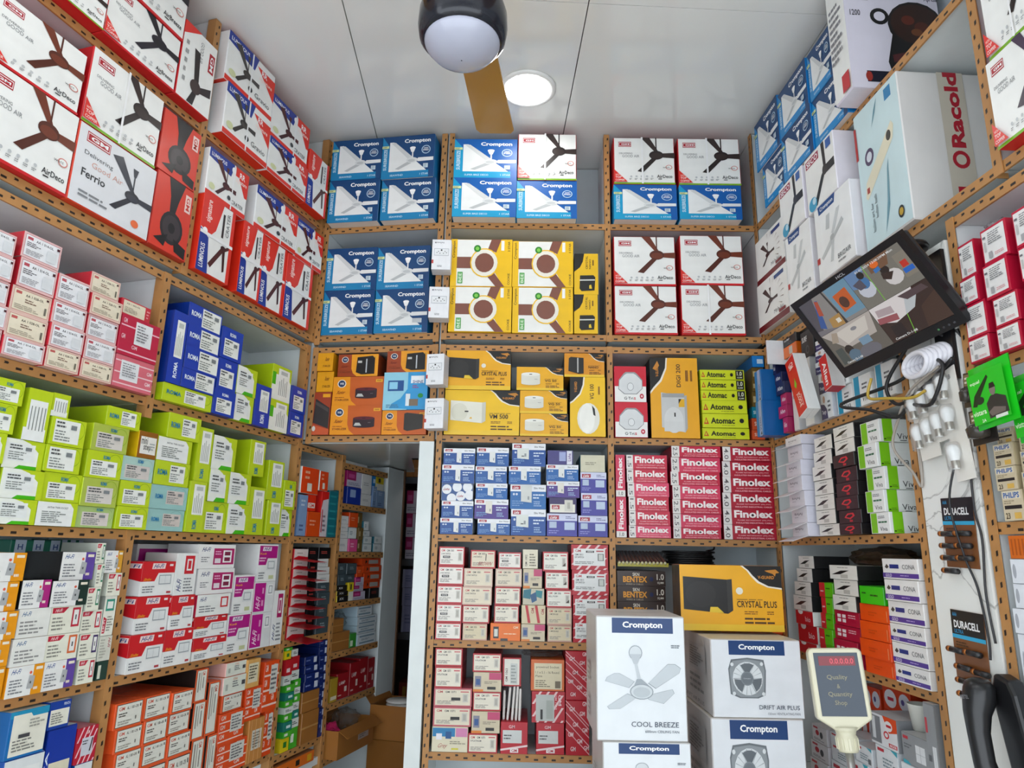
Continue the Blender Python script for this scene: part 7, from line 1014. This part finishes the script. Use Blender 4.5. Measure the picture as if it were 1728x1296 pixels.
# carton row under the pack
cw=empty('cable_coil',tuple(wpt('B',.365,1.302,-.155)),0); tag(cw,'coil of black cable lying behind the yellow carton','cable')
for k in range(7):
    rr=.115-.006*(k%3); pts=[Vector((rr*math.cos(a),rr*math.sin(a)*.9,.006+.009*k)) for a in [i*2*math.pi/36 for i in range(37)]]
    MB().tube(pts,.0048,mat('141416','rubber'),8).build('coil_turn',cw)
MB().tube(smooth_pts([(.06,-.09,.066),(.10,-.05,.072),(.115,-.02,.082)],5),.004,mat('141416','rubber'),8).build('cable_end',cw)
# loose white switch plates standing in the bottom bay
for k,(s,z0,h,tilt) in enumerate(((-.465,.667,.115,-2),(-.449,.667,.13,-9),(-.430,.667,.135,-8),(-.414,.667,.14,-6),(-.399,.667,.125,-3))):
    e=on_wall('switch_plate','B',s,z0,-.02+.004*k,'%s loose white switch plate from the left in the bottom bay'%('first second third fourth fifth'.split()[k]),'switch plate',roll=-tilt*.5)
    bevel(MB().box(0,.010,0,.09,.0,h,mat('e2dfda','plastic')).build('plate',e),.004); MB().box(.0102,.0112,.02,.07,.02,h-.02,mat('b7b2aa','plastic')).build('plate_inset',e)
# crumpled bags
def bag(name,loc,size,c,label,kind='film',seed=1,rz=0):
    rg=random.Random(seed); bm=bmesh.new(); bmesh.ops.create_icosphere(bm,subdivisions=3,radius=1)
    for v in bm.verts:
        n=v.co.copy(); k=1+.16*math.sin(7*n.x+seed)*math.cos(6*n.y+2*n.z)+.10*math.sin(13*n.z+5*n.x)+rg.uniform(-.06,.06)
        v.co=Vector((n.x*k*size[0],n.y*k*size[1],max(-.72,n.z*k)*size[2]))
    me=bpy.data.meshes.new(name); bm.to_mesh(me); bm.free(); me.materials.append(mat(c,kind)); o=bpy.data.objects.new(name,me); COL.objects.link(o); o.location=loc; o.rotation_euler=(0,0,rz)
    return tag(o,label,'bag')
bag('paper_bag',tuple(wpt('R',.46,1.352,-.20)),(.09,.17,.04),'5a4634','crumpled brown paper bag on top of the small cartons','card',3)
bag('plastic_bag',tuple(wpt('B',-.30,.925,-.09)),(.085,.07,.014),'b9b4b0','crumpled clear bag lying over the bottom bay cartons','film',5)
bag('plastic_bag',tuple(wpt('R',1.40,2.215,-.07)),(.05,.035,.022),'dfe3e6','clear bag of fittings on the red and white cartons','film',8)
bag('plastic_bag',tuple(wpt('L',.575,.985,-.09)),(.05,.045,.045),'c4c8ca','clear plastic bag on the fifth inner doorway shelf','film',9)
# ---------------------------------------------------------------- tilted cartons under the monitor
def art(k,loc,mtx,size,label):
    ms=proto(k); o=bpy.data.objects.new(DESIGNS[k][0],ms['']); COL.objects.link(o); tag(o,label,'box')
    M=Matrix.Translation(loc)@mtx.to_4x4()@Matrix.Diagonal((size[0],size[1],size[2],1)); o.matrix_world=M
    for p,me in ms.items():
        if p: c=bpy.data.objects.new(me.name.split('.')[0],me); COL.objects.link(c); c.parent=o
    return o
DESIGNS['jco']=('bulb_box','long white carton with red side','d3202c','e6e6e4','e6e6e4',lambda:t('GM',.25,.80,.75,.90,'f8e0e0',rot=-1)+t('JCOO-E',.30,.12,.68,.36,'f8e8e0',rot=-1)+pl([(.35,.50),(.55,.62),(.62,.50),(.48,.44)],'8ac83a')+r(.72,.1,.8,.3,'e0a0a0'))
DESIGNS['alr']=('bulb_box','small red carton','d3202c','d8d4d2','b81c28',lambda:t('Allen',.3,.12,.75,.80,'ffffff',rot=-1))
th=PLANES['R'][2]
def rm(roll): return Matrix.Rotation(th,3,'Z')@Matrix.Rotation(math.radians(roll),3,'Y')
art('jco',wpt('R',.53,1.856,.115),rm(-20),(.075,.05,.25),'long red and white carton leaning in front of the black cartons')
art('alr',wpt('R',.66,1.93,.075),rm(-12),(.055,.05,.13),'small red carton leaning against the indigo cartons')
# ---------------------------------------------------------------- doorway floor goods
def open_carton(loc,w,d,h,rz,label,c='a8743c'):
    e=empty('cardboard_box',loc,rz); tag(e,label,'box'); M_=mat(c); k=.004
    MB().box(0,w,0,k,0,h,M_).box(0,w,d-k,d,0,h,M_).box(0,k,k,d-k,0,h,M_).box(w-k,w,k,d-k,0,h,M_).box(k,w-k,k,d-k,0,k,M_).build('body',e)
    for n,(v) in enumerate((((0,0,h),(w,0,h),(w,-.05,h-.03),(0,-.05,h-.03)),((0,d,h),(w,d,h),(w,d+.04,h+.05),(0,d+.04,h+.05)))):
        MB().add(list(v)+[(a,b,z+.003) for a,b,z in v],[(0,1,2,3),(7,6,5,4),(0,4,5,1),(1,5,6,2),(2,6,7,3),(3,7,4,0)],M_).build('flap',e)
    face(e,'paper_label',r(.55,.35,.85,.65,'b8b0b0')+lines(.58,.4,.82,.62,3,'77757a'),w,h); return e
thL=PLANES['L'][2]
open_carton(tuple(wpt('L',.39,.3805,.07)),.36,.20,.125,thL,'long open carton of bagged parts low in the doorway')
bag('plastic_bag',tuple(wpt('L',.62,.50,-.03)),(.07,.08,.06),'b8bcbe','clear bag bulging from the long open carton','film',12)
bag('plastic_bag',tuple(wpt('L',.46,.48,-.02)),(.05,.06,.045),'b8285a','magenta wrapped bag in the long open carton','gloss',14)
open_carton(tuple(wpt('L',.80,.381,.24)),.26,.22,.165,thL,'taller open carton holding white discs, end of doorway shelf')
carton('crd','L',.80,.001,.26,.378,.23,.245,0,'plain brown carton under the taller open carton in the doorway')
for k in range(4):
    o=MB().lathe([(.002,0),(.07,0),(.075,.008),(.07,.014),(.002,.016)],mat('e8e8e4','plastic'),24).build('disc_plate',loc=tuple(wpt('L',.93,.49+.017*k,.13))); tag(o,'%s white round disc, counted from the bottom, in the taller open carton'%('first second third fourth'.split()[k]),'disc','white discs in the carton')
DESIGNS['obx']=('lamp_box','flat orange carton','e0782c','c8662a','b87a4a',lambda:r(.80,.2,.92,.8,'e0b030')+r(.50,.25,.60,.75,'2a2a26')+lines(.1,.4,.4,.6,1,'3a2a1a'))
carton('obx','L',-.012,.405,.30,.045,.22,.01,0,'flat orange carton at the bottom of the doorway bay')
MB2=MB().box(-.04,.355,.004,.33,.372,.404,mat(SHELF,'board')).build('shelf_board',uL)
# counter carrying the fan cartons
ct=empty('counter',(0,0,0)); tag(ct,'low wooden counter under the white fan cartons','counter')
MB().box(.22,1.02,2.36,2.86,.475,.514,mat('7a5a3a','wood')).build('counter_top',ct)
for x in (.25,.99):
    for y in (2.39,2.83): MB().box(x-.02,x+.02,y-.02,y+.02,0,.474,mat('6a4c30','wood')).build('leg',ct)
_t=[o for o in COL.objects if o.get('label','').startswith('grey carton, white module print, top one of fifth stack')][0]; CUPZ=_t.location.z+_t.scale.z+.001
tag(MB().lathe([(.026,0),(.035,.07),(.038,.073),(.036,.075),(.033,.073),(.025,.004)],mat('e2e2da','card'),24).build('paper_cup',loc=tuple(wpt('R',.82,CUPZ,-.05))),'white paper cup standing on the grey module carton','cup')
